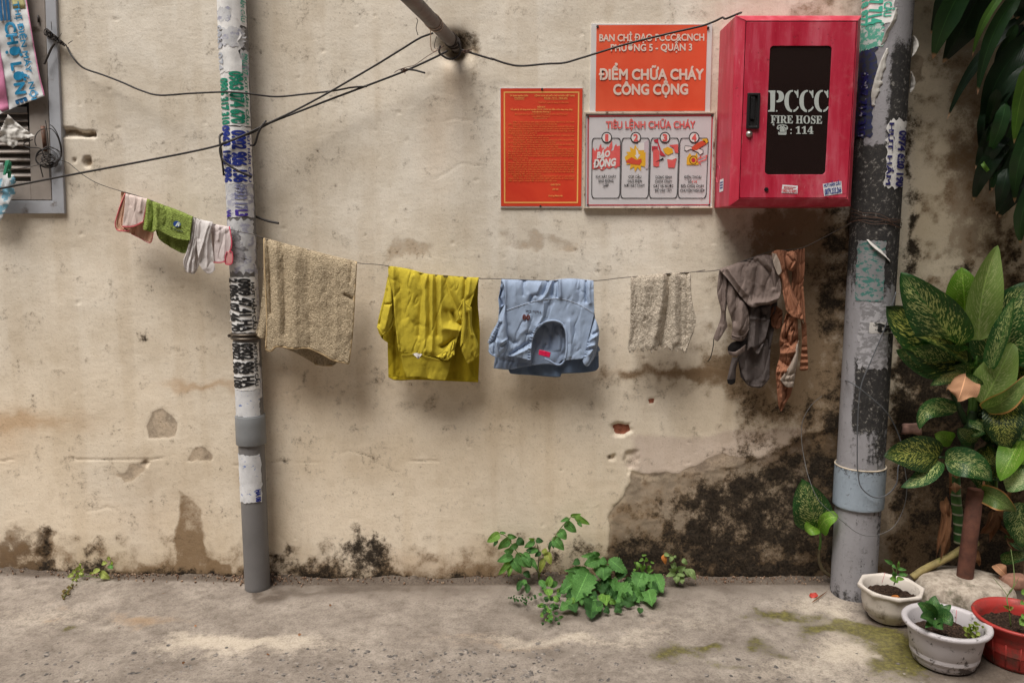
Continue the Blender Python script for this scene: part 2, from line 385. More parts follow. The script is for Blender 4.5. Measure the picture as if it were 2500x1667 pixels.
    # relief (positive = into the wall)
    h = (fbm(x, z, 2.2, 40, 3) - 0.5) * 0.007 + (fbm(x, z, 12, 43, 3) - 0.5) * 0.0010 + (fbm(x * 0.5, z * 1.4, 60, 47, 2) - 0.5) * 0.0006
    def hole(poly, depth, soft=4, rag=.3): return pm(poly, soft, rag) * depth * (0.6 + 0.8 * fbm(x, z, 60, 77, 2))
    h += hole(slot, 0.018, 3, .15)
    h += hole([(190, 372), (195, 362), (207, 362), (211, 374), (206, 386), (194, 384)], 0.012, 3, .15)
    h += hole([(168, 364), (174, 364), (175, 374), (169, 374)], 0.007, 2, .1)
    h += hole([(1405, 976), (1420, 968), (1450, 972), (1454, 988), (1436, 1000), (1412, 998)], 0.013, 5, .4)
    h += hole([(1437, 1046), (1450, 1040), (1462, 1036), (1464, 1062), (1452, 1080), (1444, 1096), (1440, 1070)], 0.008, 5, .6)
    h += hole([(1488, 918), (1503, 916), (1500, 926), (1490, 926)], 0.006, 4, .3)
    h += hole([(1398, 1050), (1412, 1046), (1410, 1056), (1400, 1060)], 0.01, 3, .3)
    h += hole([(88, 1215), (110, 1230), (115, 1270), (100, 1285), (92, 1260)], 0.010, 5, .8)
    h += hole([(325, 1065), (345, 1060), (340, 1072)], 0.008, 3, .5)
    h += pm([(1396, 1400), (1398, 1190), (1416, 1158), (1446, 1118), (1452, 1086), (1500, 1088), (1560, 1096), (1700, 1075), (1850, 1010), (1935, 990), (1960, 1400)], 4, .45) * 0.007 * (fbm(x, z, 30, 55, 3) - .15)
    h += bare * 0.0015
    h += blob(dx, dy, (1046, 112), 28, 26) * 0.10 * (dy > 0)
    crack = sstep(2.6, 0.8, np.abs(dy - (1056 + (fbm(x, z * 0, 4, 61, 3) - .5) * 26 + 0.006 * dx))) * (dx < 1010) * sstep(0.4, 0.6, fbm(x, z * 0, 9, 64, 2))
    seam = sstep(2.0, 0.5, np.abs(dx - (858 + (fbm(x * 0, z, 6, 66, 2) - .5) * 8))) * (dy > 900) * (dy < 1330)
    hair = np.zeros_like(x); rc = random.Random(15)
    for _ in range(16):
        cx, cy, a_ = rc.uniform(60, 1900), rc.uniform(150, 1280), rc.uniform(-.5, .5) + rc.choice([0, 0, 1.5]); pts = [(cx, cy)]
        for _k in range(rc.randint(4, 9)): a_ += rc.uniform(-.6, .6); cx += 16 * math.cos(a_); cy += 16 * math.sin(a_); pts.append((cx, cy))
        q_ = (dx > min(p_[0] for p_ in pts) - 5) & (dx < max(p_[0] for p_ in pts) + 5) & (dy > min(p_[1] for p_ in pts) - 5) & (dy < max(p_[1] for p_ in pts) + 5)
        hair[q_] = np.maximum(hair[q_], np.exp(-(line_d(dx[q_], dy[q_], pts) / 2.2) ** 2))
    h += crack * 0.0025 + seam * 0.0012 + hair * .0012
    pits = np.zeros_like(x); rng = random.Random(4)
    for _ in range(130):
        cx, cy, r = rng.uniform(100, 1950), rng.uniform(20, 1320), rng.choice([1.6, 1.9, 2.2, 2.6, 3.2])
        k = (np.abs(dx - cx) < 14) & (np.abs(dy - cy) < 14)
        pits[k] += np.exp(-((dx[k] - cx) / r / rng.uniform(.8, 1.9)) ** 2 - ((dy[k] - cy) / r) ** 2)
    h += np.clip(pits, 0, 1) * 0.003; mold = np.clip(mold + np.clip(pits, 0, 1) * .35, 0, 1.3)
    mold = np.clip(mold + hair * .3 + crack * .35 + seam * .12, 0, 1.3); mold = mold + .4 * pm([(1420, 1340), (1430, 1260), (1600, 1180), (1700, 1110), (1850, 1040), (1950, 1010), (1950, 1340)], 40, 1.2) * sstep(1080, 1260, dy) * (.35 + .65 * sstep(1560, 1740, dx)); mold = np.where(mold > .6, .6 + (mold - .6) * .8, mold); mold = np.minimum(mold, 1.06)
    # the opening behind the shuttered window
    win = poly_sd(dx, dy, [(-900, -600), (84, -600), (96, 0), (138, 478), (-900, 478)])
    y = h + np.where(win > 0, 0.075, 0.0)
    # the foot of the wall is broken
    y += sstep(0.02, -0.01, z - ground_z(x)) * 0.012 * (fbm(x, z * 0, 18, 91, 3) - 0.2)
    V = np.stack([x, y, z], -1)
    n1 = np.clip((fbm(x, z, 24, 201, 4) - .5) * 2.0 + .5, 0, 1); n2 = np.clip((fbm(x, z, 4.5, 207, 4) - .5) * 2.2 + .5, 0, 1)
    n3 = np.clip((fbm(x * 15, z * 1.1, 1, 211, 4) - .5) * 2.2 + .5, 0, 1)
    ap = {'paint': paint, 'mold': mold, 'damp_shade': damp_shade, 'bare': bare, 'brick': brick, 'n1': n1, 'n2': n2, 'n3': n3}
    m = Mat('aged cream plaster', 0.92, spec=0.25)
    fine = m.noise(120, 4, 0.72); speck = m.noise(70, 5, 0.8); A1, A2, A3 = m.attr('n1'), m.attr('n2'), m.attr('n3')
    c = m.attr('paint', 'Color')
    c = m.mix(0.5, c, m.ramp(A2, [(0.1, (0.80, 0.76, 0.70)), (0.55, (1, 1, 1)), (0.95, (1.08, 1.07, 1.06))]), 'MULTIPLY')
    c = m.mix(0.35, c, m.ramp(A3, [(0.1, (0.80, 0.75, 0.68)), (0.45, (1, 1, 1))]), 'MULTIPLY')
    c = m.mix(0.22, c, m.ramp(A1, [(0.1, (0.78, 0.74, 0.68)), (0.5, (1, 1, 1)), (.9, (1.04, 1.04, 1.04))]), 'MULTIPLY')
    c = m.mix(0.5, c, m.ramp(fine, [(0.3, (0.66, 0.62, 0.56)), (0.47, (1, 1, 1)), (0.7, (1.04, 1.04, 1.04))]), 'MULTIPLY')
    fl = m.step(speck, 0.635, 0.70)
    c = m.mix(m.math('MULTIPLY', fl, 0.32), c, S(122, 98, 72))
    bn = m.math('ADD', m.attr('bare'), m.math('ADD', m.math('MULTIPLY', m.math('SUBTRACT', A1, 0.5), 0.55), m.math('MULTIPLY', m.math('SUBTRACT', fine, 0.5), 0.9)))
    bm = m.step(bn, 0.32, 0.74)
    bc = m.ramp(m.math('ADD', m.math('MULTIPLY', fine, .6), m.math('MULTIPLY', A1, .4)), [(0.32, S(104, 88, 72)), (0.5, S(154, 136, 116)), (0.68, S(190, 170, 146))])
    c = m.mix(m.math('MULTIPLY', bm, 0.75), c, bc)
    dn = m.math('ADD', m.attr('damp_shade'), m.math('ADD', m.math('MULTIPLY', m.math('SUBTRACT', A1, 0.5), 0.7), m.math('MULTIPLY', m.math('SUBTRACT', fine, 0.5), 1.0)))
    dm = m.step(dn, 0.2, 1.1)
    c = m.mix(m.math('MULTIPLY', dm, 0.92), c, m.mix(1.0, c, (0.30, 0.225, 0.15, 1), 'MULTIPLY'))
    mn = m.math('ADD', m.attr('mold'), m.math('ADD', m.math('MULTIPLY', m.math('SUBTRACT', speck, 0.5), 2.2), m.math('MULTIPLY', m.math('SUBTRACT', A1, 0.5), .8)))
    m1 = m.step(mn, 0.28, 0.88); mm = m.step(mn, 0.56, 1.16)
    c = m.mix(m.math('MULTIPLY', m1, 0.72), c, m.ramp(fine, [(0.35, S(66, 52, 38)), (0.65, S(104, 86, 64))]))
    c = m.mix(m.math('MULTIPLY', mm, 0.95), c, m.ramp(fine, [(0.38, S(17, 14, 12)), (0.62, S(56, 47, 37))]))
    kb = m.step(m.math('ADD', m.attr('brick'), m.math('MULTIPLY', m.math('SUBTRACT', fine, .5), .8)), .4, .6)
    c = m.mix(kb, c, m.ramp(speck, [(0.3, S(110, 62, 46)), (0.7, S(176, 112, 88))]))
    m.base(c)
    hgt = m.math('ADD', fine, m.math('MULTIPLY', A1, .5)); hgt = m.math('SUBTRACT', hgt, m.math('MULTIPLY', bm, 0.5)); hgt = m.math('SUBTRACT', hgt, m.math('MULTIPLY', fl, 0.35)); hgt = m.math('ADD', hgt, m.math('MULTIPLY', m.noise(40, 3, .6, m.scale(m.co(), (1, 1, 1.8))), .45))
    m.bump(hgt, 0.36, 0.0026)
    mb_f = grid_faces(nu, nv).tolist()
    # back and rim so that the wall has its thickness
    n0 = len(V); ring = [0, nu - 1, nu * nv - 1, nu * (nv - 1)]
    back = [(xs[0], 0.22, zs[0]), (xs[-1], 0.22, zs[0]), (xs[-1], 0.22, zs[-1]), (xs[0], 0.22, zs[-1])]
    V = np.vstack([V, back])
    for k in ap: ap[k] = np.concatenate([ap[k], ap[k][:4]])
    top = [nu * (nv - 1) + k for k in range(nu)]
    mb_f += [[n0 + 3, n0 + 2] + top[::-1], [n0, n0 + 3] + [i * nu for i in range(nv)][::-1], [n0 + 2, n0 + 1] + [i * nu + nu - 1 for i in range(nv)], [n0 + 1, n0 + 2, n0 + 3, n0]]
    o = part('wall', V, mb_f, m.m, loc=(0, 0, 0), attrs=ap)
    tag(o, 'stained cream plaster wall with black mould and peeling paint behind the washing line', 'wall')
    return o
WALL = wall()

# ------------------------------------------------------------------ the concrete ground
def ground_h(x, y):
    return ground_z(x) + (fbm(x, y, 3, 101, 3) - 0.5) * 0.016 * np.clip(-y * 4, 0.25, 1) + (fbm(x, y, 22, 104, 3) - 0.5) * 0.004 + sstep(-0.045, 0.0, y) * (0.004 + 0.026 * np.clip(fbm(x, y * 0, 7, 131, 4) - .35, 0, 1) * 2 * (.5 + fbm(x, y, 60, 133, 2)))
def ground():
    xs = axis(-2.1, 2.1, 0.007, (-40, 40)); ys = axis(-0.80, 0.02, 0.006, (-40, 0.2))
    X, Y = np.meshgrid(xs, ys); x = X.ravel(); y = Y.ravel()
    z = ground_h(x, y)
    px, py = to_px(np.stack([x, y, 0 * x], -1)); inv = 1 / 1.06293
    ok = y > -1.2
    dx = np.where(ok, px * inv, 0); dy = np.where(ok, py * inv, 5000)
    qx = dx + (fbm(x, y, 10, 5, 4) - .5) * 110; qy = dy + (fbm(x, y, 10, 15, 4) - .5) * 60
    def bl(cx, cy, rx, ry): return blob(qx, qy, (cx, cy), rx, ry)
    lime = np.clip(bl(480, 1480, 120, 16) * .8 + bl(660, 1470, 150, 16) * .7 + bl(560, 1490, 200, 20) * .5 + bl(1300, 1468, 260, 12) * .8 + bl(120, 1430, 160, 30) * .5
                   + bl(1600, 1430, 130, 14) * .4 + bl(1880, 1380, 70, 30) * .7 + bl(1960, 1490, 90, 50) * 1.0 + bl(1800, 1540, 130, 40) * .6 + bl(1930, 1420, 40, 26) * .9 + bl(2060, 1560, 90, 30) * .5, 0, 1)
    och = np.clip(bl(330, 1422, 70, 16) * 1.0 + bl(130, 1405, 40, 12) * .6 + bl(100, 1440, 30, 6) * .7 + bl(1190, 1480, 160, 10) * .55 + bl(1050, 1460, 120, 14) * .45 + bl(1800, 1330 + 60, 60, 14) * .5 + bl(1480, 1440, 60, 10) * .4, 0, 1)
    moss = np.clip(bl(1820, 1405, 70, 14) * .9 + bl(1880, 1440, 60, 20) * .7 + bl(1560, 1500, 60, 18) * .9 + bl(1620, 1480, 26, 8) * 1. + bl(1660, 1530, 60, 14) * .5 + bl(2040, 1470, 50, 30) * 1.4 + bl(2085, 1515, 70, 46) * 1.4 + bl(1950, 1440, 70, 16) * .8 + bl(1760, 1400, 50, 12) * .7 + bl(2010, 1440, 40, 16) * .9
                   + bl(165, 1465, 36, 12) * .7 + bl(1720, 1480, 60, 12) * .7 + bl(1480, 1400, 40, 6) * .5 + bl(1790, 1500, 60, 14) * .6 + bl(2000, 1520, 30, 20) * .6, 0, 1.2)
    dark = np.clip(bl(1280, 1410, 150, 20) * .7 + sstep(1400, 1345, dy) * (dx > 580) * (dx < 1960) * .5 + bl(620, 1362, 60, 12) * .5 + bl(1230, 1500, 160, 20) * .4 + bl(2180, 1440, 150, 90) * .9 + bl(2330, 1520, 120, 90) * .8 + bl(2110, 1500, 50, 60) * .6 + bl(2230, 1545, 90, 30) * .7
                   + bl(1500, 1330, 120, 16) * .5 + bl(800, 1360, 200, 10) * .3 + sstep(-0.055, -.012, y) * 1.05 + bl(2060, 1420, 50, 26) * .6 + sstep(2030, 2090, dx) * sstep(1440, 1380, dy) * .7, 0, 1)  # last term puts the plants' shade into the ground colour
    rough_zone = np.clip(sstep(1470, 1530, qy) * sstep(450, 700, dx) * (1 - sstep(1500, 1900, dx)) + sstep(1500, 1570, qy) * .5, 0, 1)
    z = z - rough_zone * (fbm(x, y, 60, 111, 3) - .5) * .006
    m = Mat('worn concrete', 0.9, spec=0.3)
    fine = m.noise(150, 5, 0.75); med = m.noise(30, 5, 0.68); big = m.noise(6, 4, 0.6)
    c = m.ramp(big, [(0.3, S(124, 114, 105)), (0.55, S(148, 138, 128)), (0.75, S(168, 158, 147))])
    c = m.mix(0.85, c, m.ramp(med, [(0.3, (0.60, 0.58, 0.56)), (0.55, (1, 1, 1)), (.75, (1.08, 1.07, 1.06))]), 'MULTIPLY')
    c = m.mix(0.9, c, m.ramp(fine, [(0.32, (0.52, 0.50, 0.48)), (0.5, (1, 1, 1)), (.7, (1.12, 1.12, 1.12))]), 'MULTIPLY')
    def msk(n, lo, hi, amp=.9, sc=30): return m.step(m.math('ADD', m.attr(n), m.math('ADD', m.math('MULTIPLY', m.math('SUBTRACT', med, .5), amp), m.math('MULTIPLY', m.math('SUBTRACT', fine, .5), amp))), lo, hi)
    c = m.mix(m.math('MULTIPLY', msk('lime', .15, 1.2), .8), c, m.ramp(fine, [(0.3, S(184, 171, 154)), (0.7, S(206, 194, 177))]))
    c = m.mix(m.math('MULTIPLY', msk('ochre', .2, 1.1), .55), c, S(150, 120, 86))
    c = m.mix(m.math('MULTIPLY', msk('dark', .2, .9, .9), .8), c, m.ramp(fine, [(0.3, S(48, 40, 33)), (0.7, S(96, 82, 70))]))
    mo = msk('moss', .25, .95, 1.4, 44)
    c = m.mix(m.math('MULTIPLY', mo, .85), c, m.ramp(m.noise(70, 5, .7), [(0.3, S(58, 52, 26)), (0.5, S(98, 92, 38)), (0.75, S(136, 132, 58))]))
    fl = m.step(m.noise(75, 5, .8), .63, .70); c = m.mix(m.math('MULTIPLY', fl, .6), c, S(92, 76, 64))
    m.base(c)
    hg = m.math('ADD', m.math('ADD', m.math('MULTIPLY', fine, .6), med), m.math('MULTIPLY', mo, fine))
    m.bump(hg, 0.8, 0.004)
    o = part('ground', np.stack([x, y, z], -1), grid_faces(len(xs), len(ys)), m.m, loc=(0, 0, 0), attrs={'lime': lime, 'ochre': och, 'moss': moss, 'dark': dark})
    tag(o, 'worn pale concrete ground with moss patches and embedded pebbles', kind='structure')
ground()

# ------------------------------------------------------------------ the house across the alley (mirrored in the cabinet glass)
def opposite():
    m = simple('grey rendered house wall', S(128, 120, 110), .9, .1, 3, .2, 40); m_d = simple('brown roller shutter', S(96, 86, 78), .6, .1, 6, .05)
    t = thing('opposite_house', 'house across the alley mirrored dimly in the cabinet glass', 'house', (0, -5.0, 0))
    V, Fc = box(-9, 9, -8.0, -5.0, -.05, 6.4); part('wall', V, Fc, m, t, smooth=False)
    for x0 in (-5.2, -1.6, 2.0):
        for k in range(26): V, Fc = box(x0, x0 + 2.6, -5.0, -4.965, .05 + k * .1, .142 + k * .1); bevel(part('shutter_slat', V, Fc, m_d, t, smooth=False), .008, 2)
    V, Fc = box(-9, 9, -5.2, -4.8, 6.4, 6.55); part('eave', V, Fc, m, t, smooth=False)
opposite()
# ------------------------------------------------------------------ things fixed to the wall
def flat_text(name, body, mp, x0, x1, yb, cap, y, mat, parent, bold=0.03, dy=0.0, res=3, shear=0.0, rot=0.0, label=None):
    """lettering between x0 and x1 (zoom coordinates of mp) on baseline yb, printed on a sheet at depth y; dy = drop of the baseline along its length"""
    V, Fc = fit_text(body, 1.0, 1.0, bold, res, shear)
    u = V[:, 0] + 0.5
    zx = x0 + u * (x1 - x0); zy = yb - V[:, 1] * cap + u * dy
    sx, sy = mp(zx, zy)
    W = Pn(sx, sy, y - V[:, 2] * 0.5)
    o = part(name, W, Fc, mat, parent, smooth=False)
    if label: o['label'] = label
    return o
def px_poly(name, pts, y, mat, parent, dy=None):
    """a flat printed shape from an outline of photo pixels"""
    A = np.array(pts, float); W = Pn(A[:, 0], A[:, 1], np.full(len(A), y))
    return part(name, W, tri_poly(A.tolist()), mat, parent, smooth=False)
def px_ring(name, outer, inner, y, mat, parent):
    A = np.array(list(outer) + list(inner), float); n = len(outer)
    W = Pn(A[:, 0], A[:, 1], np.full(len(A), y))
    return part(name, W, [[i, (i + 1) % n, n + (i + 1) % n, n + i] for i in range(n)], mat, parent, smooth=False)
def rrect(x0, y0, x1, y1, r, n=5):
    pts = []
    for cx, cy, a0 in ((x1 - r, y0 + r, -90), (x1 - r, y1 - r, 0), (x0 + r, y1 - r, 90), (x0 + r, y0 + r, 180)):
        for k in range(n + 1):
            a = R(a0 + 90 * k / n); pts.append((cx + r * math.cos(a), cy + r * math.sin(a)))
    return pts
def slab(name, corners, y0, y1, mat, parent, bev=0.0008):
    """a board: four photo corners at its front face y0, its back at y1"""
    A = np.array(corners, float); f = Pn(A[:, 0], A[:, 1], np.full(4, y0)); b = f.copy(); b[:, 1] = y1
    o = part(name, np.vstack([f, b]), [[0, 3, 2, 1], [4, 5, 6, 7], [0, 1, 5, 4], [1, 2, 6, 5], [2, 3, 7, 6], [3, 0, 4, 7]], mat, parent, smooth=False)
    if bev: bevel(o, bev, 2)
    return o
def screw(mp, x, y, r, dep, mat, parent, name='screw'):
    c = P(mp(x, y), dep); prof = [(0.0, 0.0), (r * .6, -0.0012), (r, 0.0), (r, 0.003)]
    a = np.linspace(0, 2 * np.pi, 12, endpoint=False); V = []
    for rr, d in prof[1:]: V.append(np.stack([c.x + rr * np.cos(a), np.full(12, c.y + d - .002), c.z + rr * np.sin(a)], -1))
    V = np.vstack(V); return part(name, V, [list(f) for f in grid_faces(12, 3, True)] + [list(range(12))], mat, parent)

m_screw = simple('rusted screw head', S(44, 34, 30), 0.6, .2, 300, 0)
m_white_pvc = simple('white sign sheet', S(216, 212, 210), 0.45, .03, 12, .03)
def faded(name, a, b, sc=5, rough=.5):
    m = Mat(name, rough); m.base(m.ramp(m.noise(sc, 4, .6, dist=.6), [(0.3, a), (0.7, b)])); m.bump(m.noise(14, 3), .05, .002); return m.m
m_orange = faded('faded orange print', S(222, 74, 40), S(230, 96, 62))
m_red = faded('red print', S(206, 48, 26), S(222, 74, 40), 6)
m_cream_ink = Mat('pale lettering', .5, S(226, 204, 190)).m
m_gold = Mat('gold lettering', .5, S(236, 176, 96)).m
m_gold2 = Mat('faint gold lettering', .5, S(224, 128, 62)).m
m_black_ink = Mat('black print', .5, S(28, 27, 30)).m
m_red_ink = faded('red lettering', S(214, 84, 84), S(224, 104, 98), 40)
m_crim = faded('crimson line', S(176, 40, 58), S(196, 60, 70), 40)

# --- orange notice
def sign_orange():
    y = -0.0075
    t = thing('orange_notice', 'square orange notice with large pale capitals above the white four-step sign', 'sign', P(XB(1060, 1475), 0))
    slab('panel', Q(XB, (150, 112), (2003, 118), (1966, 1470), (122, 1478)), -0.006, 0.004, m_white_pvc, t)
    px_poly('printed_field', Q(XB, (228, 138), (1925, 132), (1888, 1450), (212, 1455)), y + .0003, m_orange, t)
    for body, x0, x1, yb, cap, b, dy in (('BAN CHỈ ĐẠO PCCC&CNCH', 270, 1878, 384, 104, .028, -10), ('PHƯỜNG 5 - QUẬN 3', 445, 1692, 536, 104, .028, -10),
                                     ('ĐIỂM CHỮA CHÁY', 262, 1872, 970, 156, .042, -4), ('CÔNG CỘNG', 482, 1632, 1200, 156, .042, -6)):
        flat_text('lettering', body, XB, x0, x1, yb, cap, y - .0002, m_cream_ink, t, b, dy)
    for q in ((243, 160), (1936, 180)): screw(XB, *q, .0042, -0.008, m_screw, t)
sign_orange()

# --- red regulation board with gold text
def sign_red():
    y = -0.0075
    t = thing('regulation_board', 'tall red board with a gold frame and dense lines of small gold text', 'sign', P(XA(550, 1510), 0))
    slab('panel', Q(XA, (50, 68), (1042, 68), (1030, 1506), (58, 1506)), -0.006, 0.004, m_white_pvc, t)
    px_poly('printed_field', Q(XA, (60, 80), (1040, 80), (1024, 1488), (64, 1488)), y + .0003, m_red, t)
    px_ring('gold_frame', Q(XA, (96, 118), (1002, 118), (986, 1452), (100, 1452)), Q(XA, (112, 134), (986, 134), (970, 1436), (116, 1436)), y - .0001, m_gold, t)
    L = [('ỦY BAN NHÂN DÂN', 172, 388, 176, 18, 1), ('PHƯỜNG 5', 226, 344, 204, 18, 1), ('CỘNG HÒA XÃ HỘI CHỦ NGHĨA VIỆT NAM', 462, 944, 176, 18, 1), ('Độc lập - Tự do - Hạnh phúc', 580, 862, 204, 18, 1),
         ('Phường 5, ngày 10 tháng 12 năm 2021', 515, 876, 256, 17, 0), ('NỘI QUY', 500, 596, 312, 19, 1), ('Về quản lý, sử dụng phương tiện PCCC, CNCH tại điểm chữa cháy công cộng', 178, 918, 340, 17, 1), ('trên địa bàn Phường 5', 440, 656, 368, 17, 1),
         ('(Ban hành kèm theo Quyết định số của Ủy ban nhân dân Phường 5)', 230, 860, 394, 15, 0), ('của UBND Phường 5)', 440, 650, 424, 15, 0), ('CHỦ TỊCH', 658, 772, 1240, 18, 1), ('(đã ký)', 680, 750, 1292, 15, 1), ('Dương Minh Hải', 634, 800, 1372, 17, 1)]
    for body, x0, x1, yb, cap, g in L:
        flat_text('lettering', body, XA, x0, x1, yb, cap, y - .0002, m_gold if g else m_gold2, t, .03 if g else .02, res=1)
    para = [(1, 'Điều 1. Việc quản lý, bảo quản, bảo vệ các phương tiện PCCC, CNCH tại'), (0, 'điểm chữa cháy công cộng là trách nhiệm của toàn thể nhân dân.', 740),
            (1, 'Điều 2. Các phương tiện PCCC, CNCH sử dụng khi xảy ra sự cố cháy, nổ, sự'), (0, 'cố tai nạn thì lực lượng dân phòng và mọi người dân được phép sử dụng, bảo quản'), (0, 'phải sử dụng đúng chức năng phương tiện PCCC, CNCH và sau khi chữa cháy, cứu nạn'), (0, 'thì phải thu hồi, trả về vị trí cũ.', 500),
            (1, 'Điều 3. Không tự ý thay đổi, di chuyển phương tiện PCCC, CNCH, khi chưa'), (0, 'được sự cho phép của cơ quan có thẩm quyền quản lý công trình.', 640),
            (1, 'Điều 4. Nghiêm cấm hành vi phá hoại, làm hư hỏng, hoặc chiếm dụng trái phép'), (0, 'các phương tiện PCCC, CNCH tại điểm chữa cháy công cộng.', 720),
            (1, 'Điều 5. Không bố trí hàng hóa, phương tiện, chướng ngại vật che khuất, cản'), (0, 'trở các phương tiện PCCC, CNCH tại điểm chữa cháy công cộng.', 750),
            (1, 'Điều 6. Nhân dân sinh sống tại khu phường có trách nhiệm giữ gìn, quản lý'), (0, 'bảo quản, khi phát hiện hư hỏng, mất mát các phương tiện PCCC, CNCH thì'), (0, 'báo ngay cho cơ quan công an phường hoặc Ủy ban nhân dân phường để kịp thời'), (0, 'xử lý, sửa chữa các thiết bị hư hỏng, bổ sung phương tiện PCCC, CNCH tại điểm'), (0, 'chữa cháy công cộng.', 390),
            (1, 'Điều 7. Tổ chức, cá nhân có thành tích trong công tác quản lý được khen thưởng'), (0, 'theo quy định của pháp luật, trường hợp vi phạm thì tùy theo mức độ sẽ bị xử lý'), (0, 'theo quy định hiện hành, xử phạt vi phạm hành chính hoặc truy cứu trách nhiệm hình'), (0, 'sự nếu gây thiệt hại về tài sản, tính mạng và phải bồi thường thiệt hại theo quy'), (0, 'PCCC, CNCH tại điểm chữa cháy công cộng, bảo đảm an toàn cho nhân dân trên'), (0, 'địa bàn phường, giữ gìn an ninh trật tự, cảnh quan đô thị văn minh sạch đẹp'), (0, 'và cộng đồng dân cư trên địa bàn.', 548),
            (1, 'Điều 8. Tổ trưởng tổ dân phố và nhân dân trong khu phố, các cơ quan, đơn vị'), (0, 'đóng trên địa bàn có trách nhiệm thực hiện nghiêm Nội quy này và tuyên truyền'), (0, 'đến mọi người cùng biết và thực hiện nội quy.', 735)]
    for k, it in enumerate(para):
        x0 = 210 if it[0] else 150; x1 = it[2] if len(it) > 2 else 940
        flat_text('lettering', it[1], XA, x0, x1, 487 + k * 27.0, 14.5, y - .0002, m_gold2, t, .02, res=1)
    for a, b, yy in ((226, 342, 214), (580, 862, 211), (462, 614, 437)):
        px_poly('underline', Q(XA, (a, yy), (b, yy), (b, yy + 3), (a, yy + 3)), y - .0002, m_gold, t)
    for q in ((555, 90), (536, 1487)): screw(XA, *q, .0036, -0.008, m_screw, t)
sign_red()

